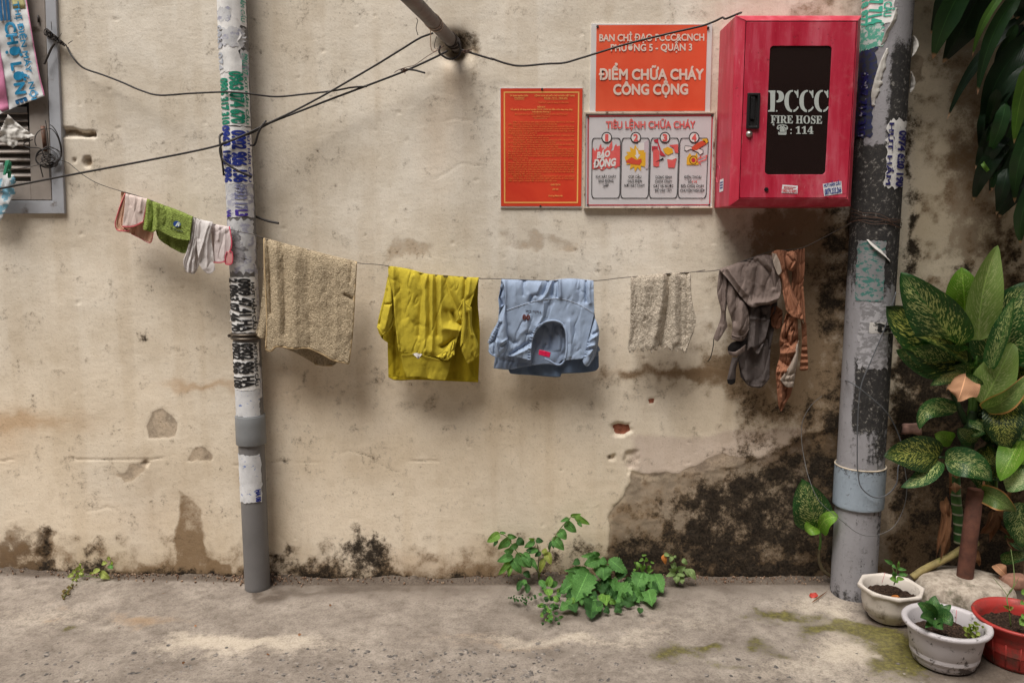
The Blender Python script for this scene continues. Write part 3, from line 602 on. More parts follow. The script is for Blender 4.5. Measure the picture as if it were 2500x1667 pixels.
# --- white four-step fire drill sign
m_enamel = simple('white enamelled tin', S(206, 202, 204), 0.4, .04, 9, .05, dirt=(S(150, 110, 80), 9, .68, .78))
m_frame_w = simple('stained white frame', S(204, 188, 168), 0.6, .12, 20, .1, dirt=(S(96, 60, 36), 26, .55, .66))
m_yel = Mat('yellow print', .5, S(226, 172, 44)).m
m_skin = Mat('orange red print', .5, S(206, 78, 52)).m
m_pale = Mat('white print', .5, S(222, 216, 214)).m
m_lgrey = Mat('grey print', .5, S(196, 178, 186)).m
def sign_white():
    y = -0.013
    t = thing('fire_drill_sign', 'white framed sign with four numbered pictures of what to do in a fire', 'sign', P(XC(1080, 1530), 0))
    slab('panel', Q(XC, (62, 50), (2070, 40), (2036, 1510), (52, 1516)), y + .001, 0.004, m_enamel, t)
    o = Q(XC, (40, 26), (2098, 22), (2048, 1530), (34, 1528)); i = Q(XC, (66, 56), (2070, 48), (2036, 1506), (56, 1512))
    A = np.array(o + i); f = Pn(A[:, 0], A[:, 1], np.full(8, -.017)); b = f.copy(); b[:, 1] = np.where(np.arange(8) < 4, .004, -.011)
    V = np.vstack([f, b]); Fc = []
    for k in range(4):
        n = (k + 1) % 4; Fc += [[k, 4 + k, 4 + n, n], [k, n, 8 + n, 8 + k], [4 + k, 12 + k, 12 + n, 4 + n]]
    bevel(part('frame', V, Fc, m_frame_w, t, smooth=False), .002, 2)
    px_ring('red_line', Q(XC, (92, 82), (2052, 66), (2008, 1482), (88, 1488)), Q(XC, (112, 100), (2030, 84), (1992, 1466), (106, 1470)), y - .0004, m_crim, t)
    flat_text('lettering', 'TIÊU LỆNH CHỮA CHÁY', XC, 378, 1778, 280, 108, y - .0004, m_red_ink, t, .032, dy=-6)
    xs = [(158, 614, 150, 600), (622, 1070, 604, 1046), (1076, 1526, 1050, 1496), (1532, 1988, 1500, 1950)]
    for k, (a, b2, c, d2) in enumerate(xs):
        def ring(ins):
            r = rrect(0, 0, 1, 1, .085, 4); pts = []
            for u, v in r:
                v0 = 428 + (1376 - 428) * v; xl = a + (c - a) * v + ins; xr = b2 + (d2 - b2) * v - ins
                pts.append((xl + (xr - xl) * u, v0 + (ins if v < .5 else -ins)))
            return pts
        px_ring('panel_outline', Q(XC, *ring(0)), Q(XC, *ring(11)), y - .0004, m_black_ink, t)
        cx = (392, 846, 1302, 1758)[k]
        cir = lambda r, e=1.06: [(cx + r * math.cos(q), 424 + r * e * math.sin(q)) for q in np.linspace(0, 2 * np.pi, 28, endpoint=False)]
        px_poly('number_disc', Q(XC, *cir(80)), y - .0006, m_pale, t)
        px_ring('number_ring', Q(XC, *cir(83)), Q(XC, *cir(68)), y - .0008, m_black_ink, t)
        flat_text('lettering', str(k + 1), XC, cx - (38 if k else 26), cx + (38 if k else 26), 478, 106, y - .001, m_red_ink, t, .05)
    cap = [(('KHI XẢY CHÁY', 222, 538, 1052), ('BÁO ĐỘNG', 264, 496, 1120), ('GẤP', 332, 420, 1190)),
           (('CÚP CẦU', 732, 930, 1056), ('DAO ĐIỆN', 722, 940, 1124), ('NƠI XẢY CHÁY', 668, 986, 1190)),
           (('DÙNG BÌNH', 1156, 1410, 1060), ('CHỮA CHÁY', 1146, 1410, 1126), ('CÁT VÀ NƯỚC', 1122, 1434, 1198), ('ĐỂ DẬP TẮT', 1144, 1408, 1268)),
           (('ĐIỆN THOẠI', 1604, 1868, 1060), ('SỐ', 1664, 1716, 1130), ('ĐỘI CHỮA CHÁY', 1550, 1912, 1200), ('CHUYÊN NGHIỆP', 1538, 1920, 1270))]
    for col in cap:
        for body, x0, x1, yb in col: flat_text('lettering', body, XC, x0, x1, yb, 40, y - .0004, m_black_ink, t, .014)
    flat_text('lettering', '114', XC, 1728, 1800, 1130, 40, y - .0004, m_red_ink, t, .03)
    pp = lambda name, m, z, *pts: px_poly(name, Q(XC, *pts), y - z, m, t)
    # 1: flames with the cry
    pp('flames', m_red_ink, .0004, (168, 918), (166, 620), (182, 575), (196, 620), (214, 640), (232, 590), (248, 618), (268, 612), (280, 560), (302, 522), (318, 600), (338, 570), (352, 610), (380, 600), (404, 560), (420, 580), (448, 520), (474, 478), (482, 560), (470, 600), (452, 640), (500, 620), (512, 560), (540, 520), (552, 560), (600, 550), (606, 870), (560, 880), (540, 905), (490, 880), (430, 912), (390, 890), (340, 930), (300, 940), (280, 905), (230, 915))
    flat_text('lettering', 'BÁO', XC, 236, 446, 746, 92, y - .0008, m_pale, t, .06, dy=-30, shear=.15)
    flat_text('lettering', 'ĐỘNG', XC, 184, 540, 890, 112, y - .0008, m_pale, t, .06, dy=-30, shear=.15)
    # 2: hand pulling down the breaker
    st = []
    for k in range(26):
        a = 2 * math.pi * k / 26; r = (1.0 if k % 2 else 0.68); st.append((858 + (185 * r) * math.cos(a), 745 + (215 * r) * math.sin(a)))
    pp('starburst', m_yel, .0004, *st)
    pp('breaker_box', m_lgrey, .0006, (978, 500), (1046, 455), (1040, 910), (1004, 920), (980, 850))
    pp('breaker_box', m_pale, .0006, (888, 506), (980, 506), (978, 622), (886, 622))
    pp('lever', m_yel, .0008, (932, 680), (1000, 650), (998, 860), (978, 860), (974, 770), (930, 760))
    pp('arrow', m_pale, .0008, (846, 590), (880, 640), (890, 690), (916, 690), (872, 760), (830, 700), (852, 695))
    pp('sleeve', m_yel, .0008, (672, 730), (716, 690), (770, 690), (782, 730), (730, 780), (690, 790))
    pp('hand', m_skin, .001, (690, 790), (780, 730), (860, 776), (930, 752), (940, 800), (905, 852), (850, 846), (780, 838), (700, 812))
    # 3: extinguisher, shovel and bucket
    pp('extinguisher', m_red_ink, .0006, (1114, 640), (1136, 606), (1192, 606), (1218, 640), (1212, 870), (1180, 882), (1118, 870))
    pp('extinguisher', m_crim, .0008, (1096, 556), (1190, 560), (1186, 606), (1150, 606), (1150, 580), (1098, 640))
    pp('nozzle', m_black_ink, .001, (1120, 826), (1270, 740), (1286, 768), (1150, 808))
    pp('shovel', m_crim, .0008, (1124, 460), (1196, 446), (1200, 500), (1246, 630), (1320, 716), (1226, 706), (1222, 640), (1182, 506), (1140, 498))
    pp('sand', m_yel, .0006, (1270, 600), (1340, 570), (1420, 600), (1430, 660), (1350, 700), (1300, 670))
    pp('pipe_mouth', m_red_ink, .0008, (1360, 540), (1508, 530), (1510, 668), (1460, 660), (1440, 590))
    pp('bucket', m_red_ink, .0008, (1336, 760), (1486, 742), (1452, 896), (1352, 892))
    pp('bucket', m_pale, .001, (1336, 760), (1400, 700), (1486, 742), (1410, 772))
    # 4: hand dialling a telephone
    pp('telephone', m_yel, .0006, (1640, 850), (1642, 740), (1676, 690), (1680, 674), (1700, 674), (1712, 704), (1780, 700), (1786, 672), (1806, 672), (1812, 730), (1830, 850))
    dial = lambda r: [(1746 + r * math.cos(q), 776 + r * 1.1 * math.sin(q)) for q in np.linspace(0, 2 * np.pi, 20, endpoint=False)]
    px_ring('dial', Q(XC, *dial(62)), Q(XC, *dial(54)), y - .001, m_black_ink, t); px_poly('dial', Q(XC, *dial(32)), y - .001, m_crim, t)
    pp('receiver', m_pale, .0008, (1608, 610), (1620, 556), (1700, 566), (1830, 600), (1890, 620), (1896, 660), (1850, 692), (1820, 650), (1700, 600), (1640, 632))
    px_ring('receiver_outline', Q(XC, (1600, 616), (1614, 548), (1702, 558), (1836, 592), (1900, 616), (1904, 668), (1850, 702), (1812, 654), (1700, 608), (1640, 640)), Q(XC, (1608, 610), (1620, 556), (1700, 566), (1830, 600), (1890, 620), (1896, 660), (1850, 692), (1820, 650), (1700, 600), (1640, 632)), y - .001, m_black_ink, t)
    pp('hand', m_skin, .0012, (1710, 590), (1760, 540), (1860, 480), (1920, 470), (1950, 520), (1870, 570), (1800, 620), (1740, 620))
    pp('sleeve', m_yel, .0012, (1880, 446), (1960, 440), (1975, 490), (1950, 520), (1896, 476))
    px_ring('lightning', Q(XC, (1786, 780), (1870, 700), (1868, 740), (1966, 690), (1950, 770), (1850, 810), (1870, 860)), Q(XC, (1806, 780), (1850, 738), (1850, 762), (1946, 712), (1934, 758), (1826, 800), (1850, 836)), y - .0012, m_red_ink, t)
    for q in ((100, 98), (2038, 78), (1994, 1474), (96, 1478)): screw(XC, *q, .0032, -0.014, m_screw, t)
sign_white()

# --- red fire hose cabinet
def red_paint():
    m = Mat('red enamel', .42)
    n = m.noise(4, 4, .6, m.scale(m.co(), (6, 6, .8))); f = m.noise(60, 5, .6)
    c = m.ramp(n, [(0.3, S(170, 20, 48)), (0.5, S(186, 44, 68)), (0.68, S(200, 84, 102))])
    c = m.mix(m.math('MULTIPLY', m.step(f, .64, .72), .6), c, S(104, 16, 26))
    d = m.noise(11, 6, .75); c = m.mix(m.math('MULTIPLY', m.step(d, .50, .78), .35), c, S(206, 150, 150))            # dust and chalking
    k = m.noise(48, 6, .8); c = m.mix(m.math('MULTIPLY', m.step(k, .685, .72), .85), c, S(62, 34, 30))                # chips
    sc = m.noise(30, 4, .7, m.scale(m.co(), (7, 7, .5))); c = m.mix(m.math('MULTIPLY', m.step(sc, .64, .70), .35), c, S(224, 168, 164)); m.base(c)
    m.rough(m.ramp(n, [(0.3, (.36, .36, .36)), (.8, (.55, .55, .55))])); m.bump(m.noise(9, 3), .12, .002); return m.m
def cabinet():
    m = red_paint(); m_glass = Mat('dark cabinet glass', .09, S(34, 24, 23), spec=.5).m
    m_gray = Mat('grey stencil paint', .6, S(176, 182, 178)).m; m_blk = simple('black plastic', S(20, 20, 22), .45, .1, 60, .1)
    m_steel = simple('worn steel', S(190, 184, 176), .35, .1, 80, .05, metal=.9); m_in = Mat('dark cabinet inside', .9, S(16, 10, 10)).m
    fy, by = -0.225, 0.0
    tl, bl_, tr, br = P(ZD(236, 92), fy), P(ZD(196, 1464), fy), P(ZD(1143, 92), fy), P(ZD(1066, 1460), fy)
    x0, x1 = (tl.x + bl_.x) / 2, (tr.x + br.x) / 2; z1, z0 = (tl.z + tr.z) / 2, (bl_.z + br.z) / 2
    t = thing('fire_hose_cabinet', 'red metal fire hose cabinet with a dark glass door beside the mouldy pipe', 'cabinet', ((x0 + x1) / 2, by, z0))
    fr = -0.192; iw = 0.024
    # body
    mb = MB()
    def ringv(a, b, c, d, y): return [(a, y, c), (b, y, c), (b, y, d), (a, y, d)]
    rings = [ringv(x0, x1, z0, z1, .004), ringv(x0, x1, z0, z1, fr), ringv(x0 + .004, x1 - .004, z0 + .004, z1 - .004, fr - .006),
             ringv(x0 + iw, x1 - iw, z0 + iw, z1 - iw, fy), ringv(x0 + iw, x1 - iw, z0 + iw, z1 - iw, fy + .012)]
    V = np.array(sum(rings, [])); Fc = []
    for r in range(4):
        for k in range(4): Fc.append([r * 4 + k, r * 4 + (k + 1) % 4, (r + 1) * 4 + (k + 1) % 4, (r + 1) * 4 + k])
    Fc.append([0, 3, 2, 1]); bevel(part('body', V, Fc, m, t, smooth=False), .0025, 2, 20)
    for sx, sz in ((x0, z1), (x1, z1), (x1, z0), (x0, z0)):       # mitre seams at the corners
        a = Vector((sx, fr - .004, sz)); b = Vector((sx + math.copysign(iw, (x0 + x1) / 2 - sx), fy - .0006, sz + math.copysign(iw, (z0 + z1) / 2 - sz)))
        Vt, Ft = tube([a, b], .0009, 5); part('mitre_seam', Vt, Ft, m, t)
    # door: a panel with a rounded opening
    dx0, dx1, dz0, dz1 = x0 + iw + .0025, x1 - iw - .0025, z0 + iw + .0025, z1 - iw - .0025; dyf = fy + .002
    gl = [P(ZD(*q), dyf) for q in ((468, 326), (904, 328), (858, 1238), (426, 1238))]
    gx0, gx1 = (gl[0].x + gl[3].x) / 2, (gl[1].x + gl[2].x) / 2; gz1, gz0 = (gl[0].z + gl[1].z) / 2, (gl[2].z + gl[3].z) / 2
    inner = rrect(gx0, gz0, gx1, gz1, .012, 6); n = len(inner)
    outer = []
    for (u, v) in inner:
        uu = (u - (gx0 + gx1) / 2) / ((gx1 - gx0) / 2); vv = (v - (gz0 + gz1) / 2) / ((gz1 - gz0) / 2); k = max(abs(uu), abs(vv))
        outer.append(((dx0 + dx1) / 2 + uu / k * (dx1 - dx0) / 2, (dz0 + dz1) / 2 + vv / k * (dz1 - dz0) / 2))
    outer = np.array(outer)
    for cx, cz in ((dx0, dz0), (dx1, dz0), (dx0, dz1), (dx1, dz1)):
        outer[np.argmin((outer[:, 0] - cx) ** 2 + (outer[:, 1] - cz) ** 2)] = (cx, cz)
    V = [(a, dyf, b) for a, b in outer] + [(a, dyf, b) for a, b in inner] + [(a, dyf + .012, b) for a, b in outer] + [(a, dyf + .012, b) for a, b in inner]
    Fc = []
    for k in range(n):
        q = (k + 1) % n; Fc += [[k, n + k, n + q, q], [k, q, 2 * n + q, 2 * n + k], [n + k, 3 * n + k, 3 * n + q, n + q]]
    door = part('door', V, Fc, m, t, smooth=False); bevel(door, .0012, 2, 50)
    ge = rrect(gx0 - .001, gz0 - .001, gx1 + .001, gz1 + .001, .012, 6)
    gy = dyf + .0035
    pane = part('glass_pane', [(a, gy, b) for a, b in ge] + [(a, gy + .004, b) for a, b in ge], [list(range(n)), list(range(2 * n - 1, n - 1, -1))] + [[k, n + k, n + (k + 1) % n, (k + 1) % n] for k in range(n)], m_glass, door, smooth=False)
    # stencilled words on the pane
    ty = gy - .0008
    bold = lambda s: ''.join(chr(0x1D400 + ord(c) - 65) if c.isalpha() else (chr(0x1D7CE + int(c)) if c.isdigit() else c) for c in s)
    for ch, a, b in (('P', 450, 564), ('C', 566, 668), ('C', 672, 774), ('C', 778, 880)):
        V, Fc = fit_text(bold(ch), 1.0, 1.0, .012, 5)
        sx, sy = ZD(a + (V[:, 0] + .5) * (b - a), 791 - V[:, 1] * 150)
        W = Pn(sx, sy, np.full(len(V), ty) - V[:, 2] * .5)
        bm = bmesh.new(); vs_ = [bm.verts.new(q) for q in W]
        for f in Fc:
            try: bm.faces.new([vs_[i] for i in f])
            except ValueError: pass
        xa, xb = W[:, 0].min(), W[:, 0].max(); cut = xa + (xb - xa) * (.50 if ch == 'P' else .60); hw = (xb - xa) * .045
        for s in (-1, 1): bmesh.ops.bisect_plane(bm, geom=bm.verts[:] + bm.edges[:] + bm.faces[:], plane_co=(cut + s * hw, 0, 0), plane_no=(1, 0, 0))
        bmesh.ops.delete(bm, geom=[f for f in bm.faces if abs(f.calc_center_median().x - cut) < hw], context='FACES')
        bm.verts.index_update(); V2 = [v.co[:] for v in bm.verts]; F2 = [[v.index for v in f.verts] for f in bm.faces]; bm.free()
        part('stencil_letter', V2, F2, m_gray, door, smooth=False)
    flat_text('lettering', bold('FIRE HOSE'), ZD, 470, 834, 874, 56, ty, m_gray, door, .012, dy=4)
    flat_text('lettering', ': ' + bold('114'), ZD, 608, 772, 950, 52, ty, m_gray, door, .01)
    flat_text('telephone_symbol', '\u260e', ZD, 512, 592, 944, 48, ty, m_gray, door, .03)
    flat_text('lettering', '\u2018', ZD, 482, 496, 916, 40, ty, m_gray, door, .02)
    # handle, lock, plug
    h0, h1 = P(ZD(294, 662), dyf), P(ZD(392, 916), dyf); hx0, hx1 = P(ZD(300, 790), dyf).x - .001, P(ZD(388, 790), dyf).x; hz0, hz1 = h1.z, h0.z
    hd = thing_child = part('handle', *frame_box(hx0, hx1, hz0, hz1, dyf - .008, dyf + .001, .0085), m_blk, door, smooth=False); bevel(hd, .002, 2)
    V, Fc = box(hx0 + .008, hx1 - .008, dyf - .001, dyf + .0005, hz0 + .008, hz1 - .008); part('handle', V, Fc, m_in, door, smooth=False)
    V, Fc = box(hx0 + .012, hx1 - .016, dyf - .006, dyf - .002, hz0 + .03, hz1 - .012); bevel(part('handle', V, Fc, m_blk, door, smooth=False), .0015, 2)
    c = P(ZD(316, 952), dyf)
    V, Fc = lathe_y([(0.0001, -.010), (.005, -.010), (.0056, -.006), (.010, -.005), (.0105, .0005)], c, 24); lk = part('lock', V, Fc, m_steel, door)
    V, Fc = box(c.x - .0012, c.x + .0012, c.y - .0108, c.y - .0098, c.z - .003, c.z + .003); part('keyhole', V, Fc, m_in, door, smooth=False)
    c = P(ZD(438, 1343), dyf); a = R(20)
    V, Fc = lathe_y([(0.0001, -.004), (.0062, -.004), (.0075, .0005)], c, 6); part('plug', V, Fc, m_blk, door, smooth=False)
    # stickers
    m_st = Mat('sticker paper', .6, S(222, 222, 226)).m; m_bl = Mat('blue print', .5, S(20, 52, 130)).m; m_rd = Mat('red print small', .5, S(200, 60, 66)).m
    def stick(cs, y=dyf): 
        A = np.array(Q(ZD, *cs)); W = Pn(A[:, 0], A[:, 1], np.full(4, y - .0007)); return part('sticker', W, [[3, 2, 1, 0]], m_st, door, smooth=False)
    stick(((838, 1305), (970, 1284), (976, 1372), (848, 1392)))
    flat_text('lettering', 'HÚT HẦM CẦU', ZD, 846, 966, 1328, 22, dyf - .0012, m_bl, door, .04, dy=-20)
    flat_text('lettering', '0879.233.266', ZD, 852, 970, 1382, 40, dyf - .0012, m_bl, door, .03, dy=-18)
    stick(((552, 1310), (662, 1318), (658, 1374), (546, 1368)))
    flat_text('lettering', '0903.32.0692', ZD, 552, 654, 1362, 22, dyf - .0012, m_rd, door, .03, dy=6)
    for k in range(2): px_poly('printed_line', Q(ZD, (562, 1322 + k * 9), (648 - k * 20, 1328 + k * 9), (648 - k * 20, 1333 + k * 9), (562, 1327 + k * 9)), dyf - .0012, m_rd, door)
    # sticker and knock-out on the side
    sx = x0 - .0008
    def side(z, y): return (sx, y, z)
    za, zb = P(ZD(168, 1275), -.08).z, P(ZD(168, 1358), -.08).z
    part('sticker', [side(za, -.070), side(za + .002, -.118), side(zb, -.118), side(zb - .002, -.068)], [[0, 1, 2, 3]], m_st, t, smooth=False)
    for k in range(3): part('printed_line', [(sx - .0006, -.076, za - .008 - k * .009), (sx - .0006, -.112, za - .007 - k * .009), (sx - .0006, -.112, za - .012 - k * .009), (sx - .0006, -.076, za - .013 - k * .009)], [[0, 1, 2, 3]], m_bl, t, smooth=False)
    cz = P(ZD(122, 1232), -.05).z
    V, Fc = tube([(sx + .0006, -.040 + .024 * math.cos(q), cz + .030 * math.sin(q)) for q in np.linspace(.9, 2 * math.pi - .3, 26)], .0012, 6); part('knock_out', V, Fc, m, t)
    # a small stain line of the door gap comes from the real gap; vent pin on top
    V, Fc = tube([(x0 + .03, -.1, z1), (x0 + .03, -.1, z1 + .022)], .0012, 6); part('pin', V, Fc, m_screw, t)
def frame_box(x0, x1, z0, z1, ya, yb, wd):
    o = [(x0, z0), (x1, z0), (x1, z1), (x0, z1)]; i = [(x0 + wd, z0 + wd), (x1 - wd, z0 + wd), (x1 - wd, z1 - wd), (x0 + wd, z1 - wd)]
    V = [(a, ya, b) for a, b in o] + [(a, ya, b) for a, b in i] + [(a, yb, b) for a, b in o] + [(a, yb, b) for a, b in i]; Fc = []
    for k in range(4):
        n = (k + 1) % 4; Fc += [[k, 4 + k, 4 + n, n], [k, n, 8 + n, 8 + k], [4 + k, 12 + k, 12 + n, 4 + n], [8 + k, 8 + n, 12 + n, 12 + k]]
    return V, Fc
def lathe_y(prof, c, seg=24):
    a = np.linspace(0, 2 * np.pi, seg, endpoint=False); V = []
    for r, y in prof: V.append(np.stack([c[0] + r * np.cos(a), np.full(seg, c[1] + y), c[2] + r * np.sin(a)], -1))
    return np.vstack(V), [list(f) for f in grid_faces(seg, len(prof), True)] + [list(range(seg))]
cabinet()
# ------------------------------------------------------------------ drain pipes with pasted adverts
class Pipe:
    def __init__(s, top, bot, yc, r):
        """axis from two photo points at depth yc"""
        s.a = P(top, yc); s.b = P(bot, yc); s.r = r
    def axis(s, z):
        t = (z - s.b.z) / (s.a.z - s.b.z); return s.b.x + (s.a.x - s.b.x) * t, s.b.y + (s.a.y - s.b.y) * t
    def z(s, py):
        """height on the pipe's front at photo row py"""
        y = s.b.y - s.r; zz = P((1250, py), y).z; return zz
    def pt(s, z, ang, r):
        """ang 0 faces straight out of the wall, positive turns to the right"""
        x, y = s.axis(z); return np.stack([x + r * np.sin(ang), y - r * np.cos(ang), np.broadcast_to(z, np.shape(ang)) * 1.0], -1)
    def shell(s, z0, z1, r, nz=2, seg=48, cap=True, wob=0.0, seed=0):
        zs = np.linspace(z0, z1, nz); a = np.linspace(0, 2 * np.pi, seg, endpoint=False)
        V = np.vstack([s.pt(np.full(seg, z), a, r) for z in zs]); Fc = grid_faces(seg, nz, True).tolist()
        Fc = [f[::-1] for f in Fc]
        if cap: Fc += [list(range(seg)), list(range(seg * (nz - 1), seg * nz))[::-1]]
        return V, Fc
    def sheet(s, z1, z0, a0, a1, off, nz=14, na=16, rag=0.0, seed=0, curl=0.0):
        """paper pasted on the pipe, edges torn by rag metres"""
        v = np.linspace(0, 1, nz)[:, None]; u = np.linspace(0, 1, na)[None, :]
        V_, U_ = np.broadcast_arrays(v, u)
        e = rag * (fbm(U_ * 3 + seed, V_ * 0 + seed, 4, seed, 4) - .5) * 2; f = rag * (fbm(V_ * 5, V_ * 0 + seed * 3, 4, seed + 3, 4) - .5) * 2
        zz = z1 + (z0 - z1) * V_ + e * np.where(V_ > .5, 1, -1) * np.abs(2 * V_ - 1) ** 3
        aa = R(a0) + R(a1 - a0) * U_ + f / s.r * np.abs(2 * U_ - 1) ** 3
        rr = s.r + off + curl * np.clip(np.abs(2 * U_ - 1) - .8, 0, 1) ** 2 * 25 * vnoise(V_ * 6, U_ * 2, 1, seed + 7)
        rr = rr + .0006 * fbm(V_ * 14, U_ * 6, 1, seed + 9, 2)
        x, y = s.axis(zz)
        V = np.stack([x + rr * np.sin(aa), y - rr * np.cos(aa), zz], -1).reshape(-1, 3)
        return V, grid_faces(na, nz)[:, ::-1], np.stack([U_.ravel(), V_.ravel()], -1)
    def lettering(s, body, z1, z0, a_base, cap_deg, off, mat, parent, bold=.04, name='lettering'):
        """text that reads down the pipe, tops of the letters to the right"""
        V, Fc = fit_text(body, abs(z1 - z0), s.r * R(cap_deg), bold, 3)
        bm = bmesh.new(); vs_ = [bm.verts.new(q) for q in V]
        for f in Fc:
            try: bm.faces.new([vs_[i] for i in f])
            except ValueError: pass
        h = V[:, 1].max()
        for k in range(1, 5): bmesh.ops.bisect_plane(bm, geom=bm.verts[:] + bm.edges[:] + bm.faces[:], plane_co=(0, h * k / 5, 0), plane_no=(0, 1, 0))
        bm.verts.index_update(); W = np.array([v.co[:] for v in bm.verts]); F2 = [[v.index for v in f.verts] for f in bm.faces]; bm.free()
        zz = (z1 + z0) / 2 - W[:, 0]; aa = R(a_base) + W[:, 1] / s.r; rr = s.r + off + W[:, 2] * .4
        x, y = s.axis(zz)
        return part(name, np.stack([x + rr * np.sin(aa), y - rr * np.cos(aa), zz], -1), F2, mat, parent, smooth=False)
def paper(name, col, ink=None, lo=.55, hi=.62, sc=40, dirt=S(120, 116, 112), damt=.5):
    m = Mat(name, .7); c = m.ramp(m.noise(18, 6, .65), [(0.3, tuple(x * .72 for x in col[:3]) + (1,)), (0.6, col)])
    if ink: c = m.mix(m.math('MULTIPLY', m.step(m.noise(sc, 5, .6, m.scale(m.co(), (1, 1, 1.6))), lo, hi), .85), c, ink)
    c = m.mix(m.math('MULTIPLY', m.step(m.noise(60, 6, .7), .6, .7), damt), c, dirt); m.base(c); m.bump(m.noise(40, 5, .6), .3, .002); return m.m
def ink(name, col, gap=.6, sc=55):
    """worn print: the ink itself has flaked away in spots and shows paper"""
    m = Mat(name, .6); m.base(m.mix(m.math('MULTIPLY', m.step(m.noise(sc, 6, .7), gap, gap + .08), .8), col, S(196, 196, 200))); return m.m
m_pvc = simple('grey drain pipe', S(112, 110, 110), .5, .08, 7, .08, dirt=(S(70, 62, 56), 11, .62, .8))
m_pvc2 = simple('grey pipe coupling', S(124, 126, 128), .5, .06, 8, .06, dirt=(S(76, 68, 60), 14, .64, .8))
m_clamp = simple('tarnished clamp', S(104, 94, 84), .42, .2, 60, .1, metal=.7)
m_pw = paper('white advert paper', S(236, 234, 232), None, damt=.3); m_pw2 = paper('faded advert paper', S(206, 206, 208), S(150, 150, 170), .5, .6, 34)
m_pblue = paper('scraped paper', S(214, 214, 216), S(70, 104, 168), .62, .66, 60)
m_pgrey = paper('scraped grey paper', S(166, 164, 168), S(112, 110, 112), .46, .56, 50)
m_green = ink('green ink', S(10, 132, 104)); m_blue = ink('blue ink', S(22, 44, 136)); m_gb = ink('washed blue ink', S(120, 122, 158), .52); m_purp = ink('purple ink', S(66, 42, 150)); m_blk = ink('black ink', S(26, 25, 26), .6)
m_green2 = ink('pale green ink', S(70, 170, 146), .5)
m_gb2 = ink('nearly washed out ink', S(172, 176, 186), .5)
def pipe_left():
    p = Pipe(D(533, 0), D(592, 1352), -0.062, 0.047)
    t = thing('drain_pipe', 'slim grey drain pipe pasted with adverts left of the beige towel', 'pipe', (p.b.x, p.b.y, 0))
    zc1, zc0 = p.z(1020), p.z(1090); gz = float(ground_z(p.b.x))
    V, Fc = p.shell(zc0 + .03, 2.9, p.r, 30); part('upper_pipe', V, Fc, m_pvc, t)
    V, Fc = p.shell(gz - .03, zc0 + .04, p.r - .0015, 16); part('lower_pipe', V, Fc, m_pvc, t)
    mb = MB(); mb.add(*p.shell(zc0, zc1, p.r + .0055, 4)); mb.add(*p.shell(zc1 - .001, zc1 + .0035, p.r + .003, 2)); bevel(part('coupling', *mb.done(), m_pvc2, t), .0015, 2, 60)
    zk = p.z(823)
    mb = MB()
    for dz in (-.007, .007):
        mb.add(*tube([p.pt(zk + dz, a, p.r + .004) for a in np.linspace(-math.pi, math.pi, 40)], .0045, 8))
    cl = part('clamp', *mb.done(), m_clamp, t)
    for a in (-88, 88):
        q = p.pt(zk, R(a), p.r + .012); V, Fc = lathe_y([(0.0001, -.008), (.006, -.008), (.006, .004)], q, 6); part('bolt', V, Fc, m_clamp, cl, smooth=False)
    V, Fc = box(p.b.x + .01, p.b.x + .03, -.02, .02, zk - .008, zk + .008); part('bracket', V, Fc, m_clamp, cl, smooth=False)
    Z = p.z
    def st(z1, z0, a0, a1, off, mat, rag=.006, seed=1, curl=.0, nz=18):
        V, Fc, uv = p.sheet(Z(z1), Z(z0), a0, a1, off, nz, 18, rag, seed, curl); return part('advert', V, Fc, mat, t, uv=uv)
    s = st(-60, 60, -95, 80, .0012, m_pw, .004, 2); p.lettering('HÚT HẦM CẦU', Z(-50), Z(50), 50, 18, .0022, m_green2, s, .03)
    s = st(46, 178, -100, 40, .0018, m_pw, .012, 3, .004); p.lettering('0963 074', Z(60), Z(170), -70, 40, .0034, m_gb2, s, .03); st(70, 110, -40, 60, .0028, m_pw2, .014, 31, .005); st(20, 50, -90, 10, .002, m_pw2, .01, 32)
    s = st(120, 186, 40, 82, .0024, m_pw2, .006, 4); p.lettering('0963 07', Z(128), Z(180), 46, 26, .0034, m_green2, s, .03)
    s = st(172, 306, -72, 80, .0008, m_pw, .004, 5)
    p.lettering('0963 074 670', Z(174), Z(302), -3, 50, .002, m_green, s, .06); p.lettering('0906 317 310', Z(190), Z(304), -60, 46, .002, m_green, s, .06); p.lettering('HÚT HẦM CẦU', Z(178), Z(302), 54, 13, .002, m_green, s, .03)
    s = st(310, 448, -72, 80, .0014, m_pw, .004, 6)
    p.lettering('0902 906 136', Z(318), Z(446), -3, 50, .0026, m_blue, s, .06); p.lettering('0963 126 996', Z(306), Z(446), -60, 46, .0026, m_blue, s, .06); p.lettering('HÚT HẦM CẦU', Z(318), Z(444), 54, 13, .0026, m_blue, s, .03)
    s = st(374, 404, -66, 16, .0026, m_pw, .002, 7)
    a = p; V, Fc = fit_text('0879.233.266', R(74) * p.r, .020, .04); 
    for body, zr, cap in (('HÚT HẦM CẦU', 384, .010), ('0879.233.266', 402, .019)):
        V, Fc = fit_text(body, R(72) * p.r, cap, .04, 2); aa = R(-25) + V[:, 0] / p.r; zz = Z(zr) + V[:, 1]; x, y = p.axis(zz); rr = p.r + .0036 + V[:, 2] * .4
        part('lettering', np.stack([x + rr * np.sin(aa), y - rr * np.cos(aa), zz], -1), Fc, m_blue, s, smooth=False)
    s = st(447, 530, -70, 80, .001, m_pw2, .006, 8)
    p.lettering('0933 17', Z(450), Z(512), -2, 44, .0022, m_gb, s, .06); p.lettering('L3', Z(512), Z(528), -2, 44, .0022, m_purp, s, .06); p.lettering('V4', Z(512), Z(530), -56, 30, .0022, m_purp, s, .06)
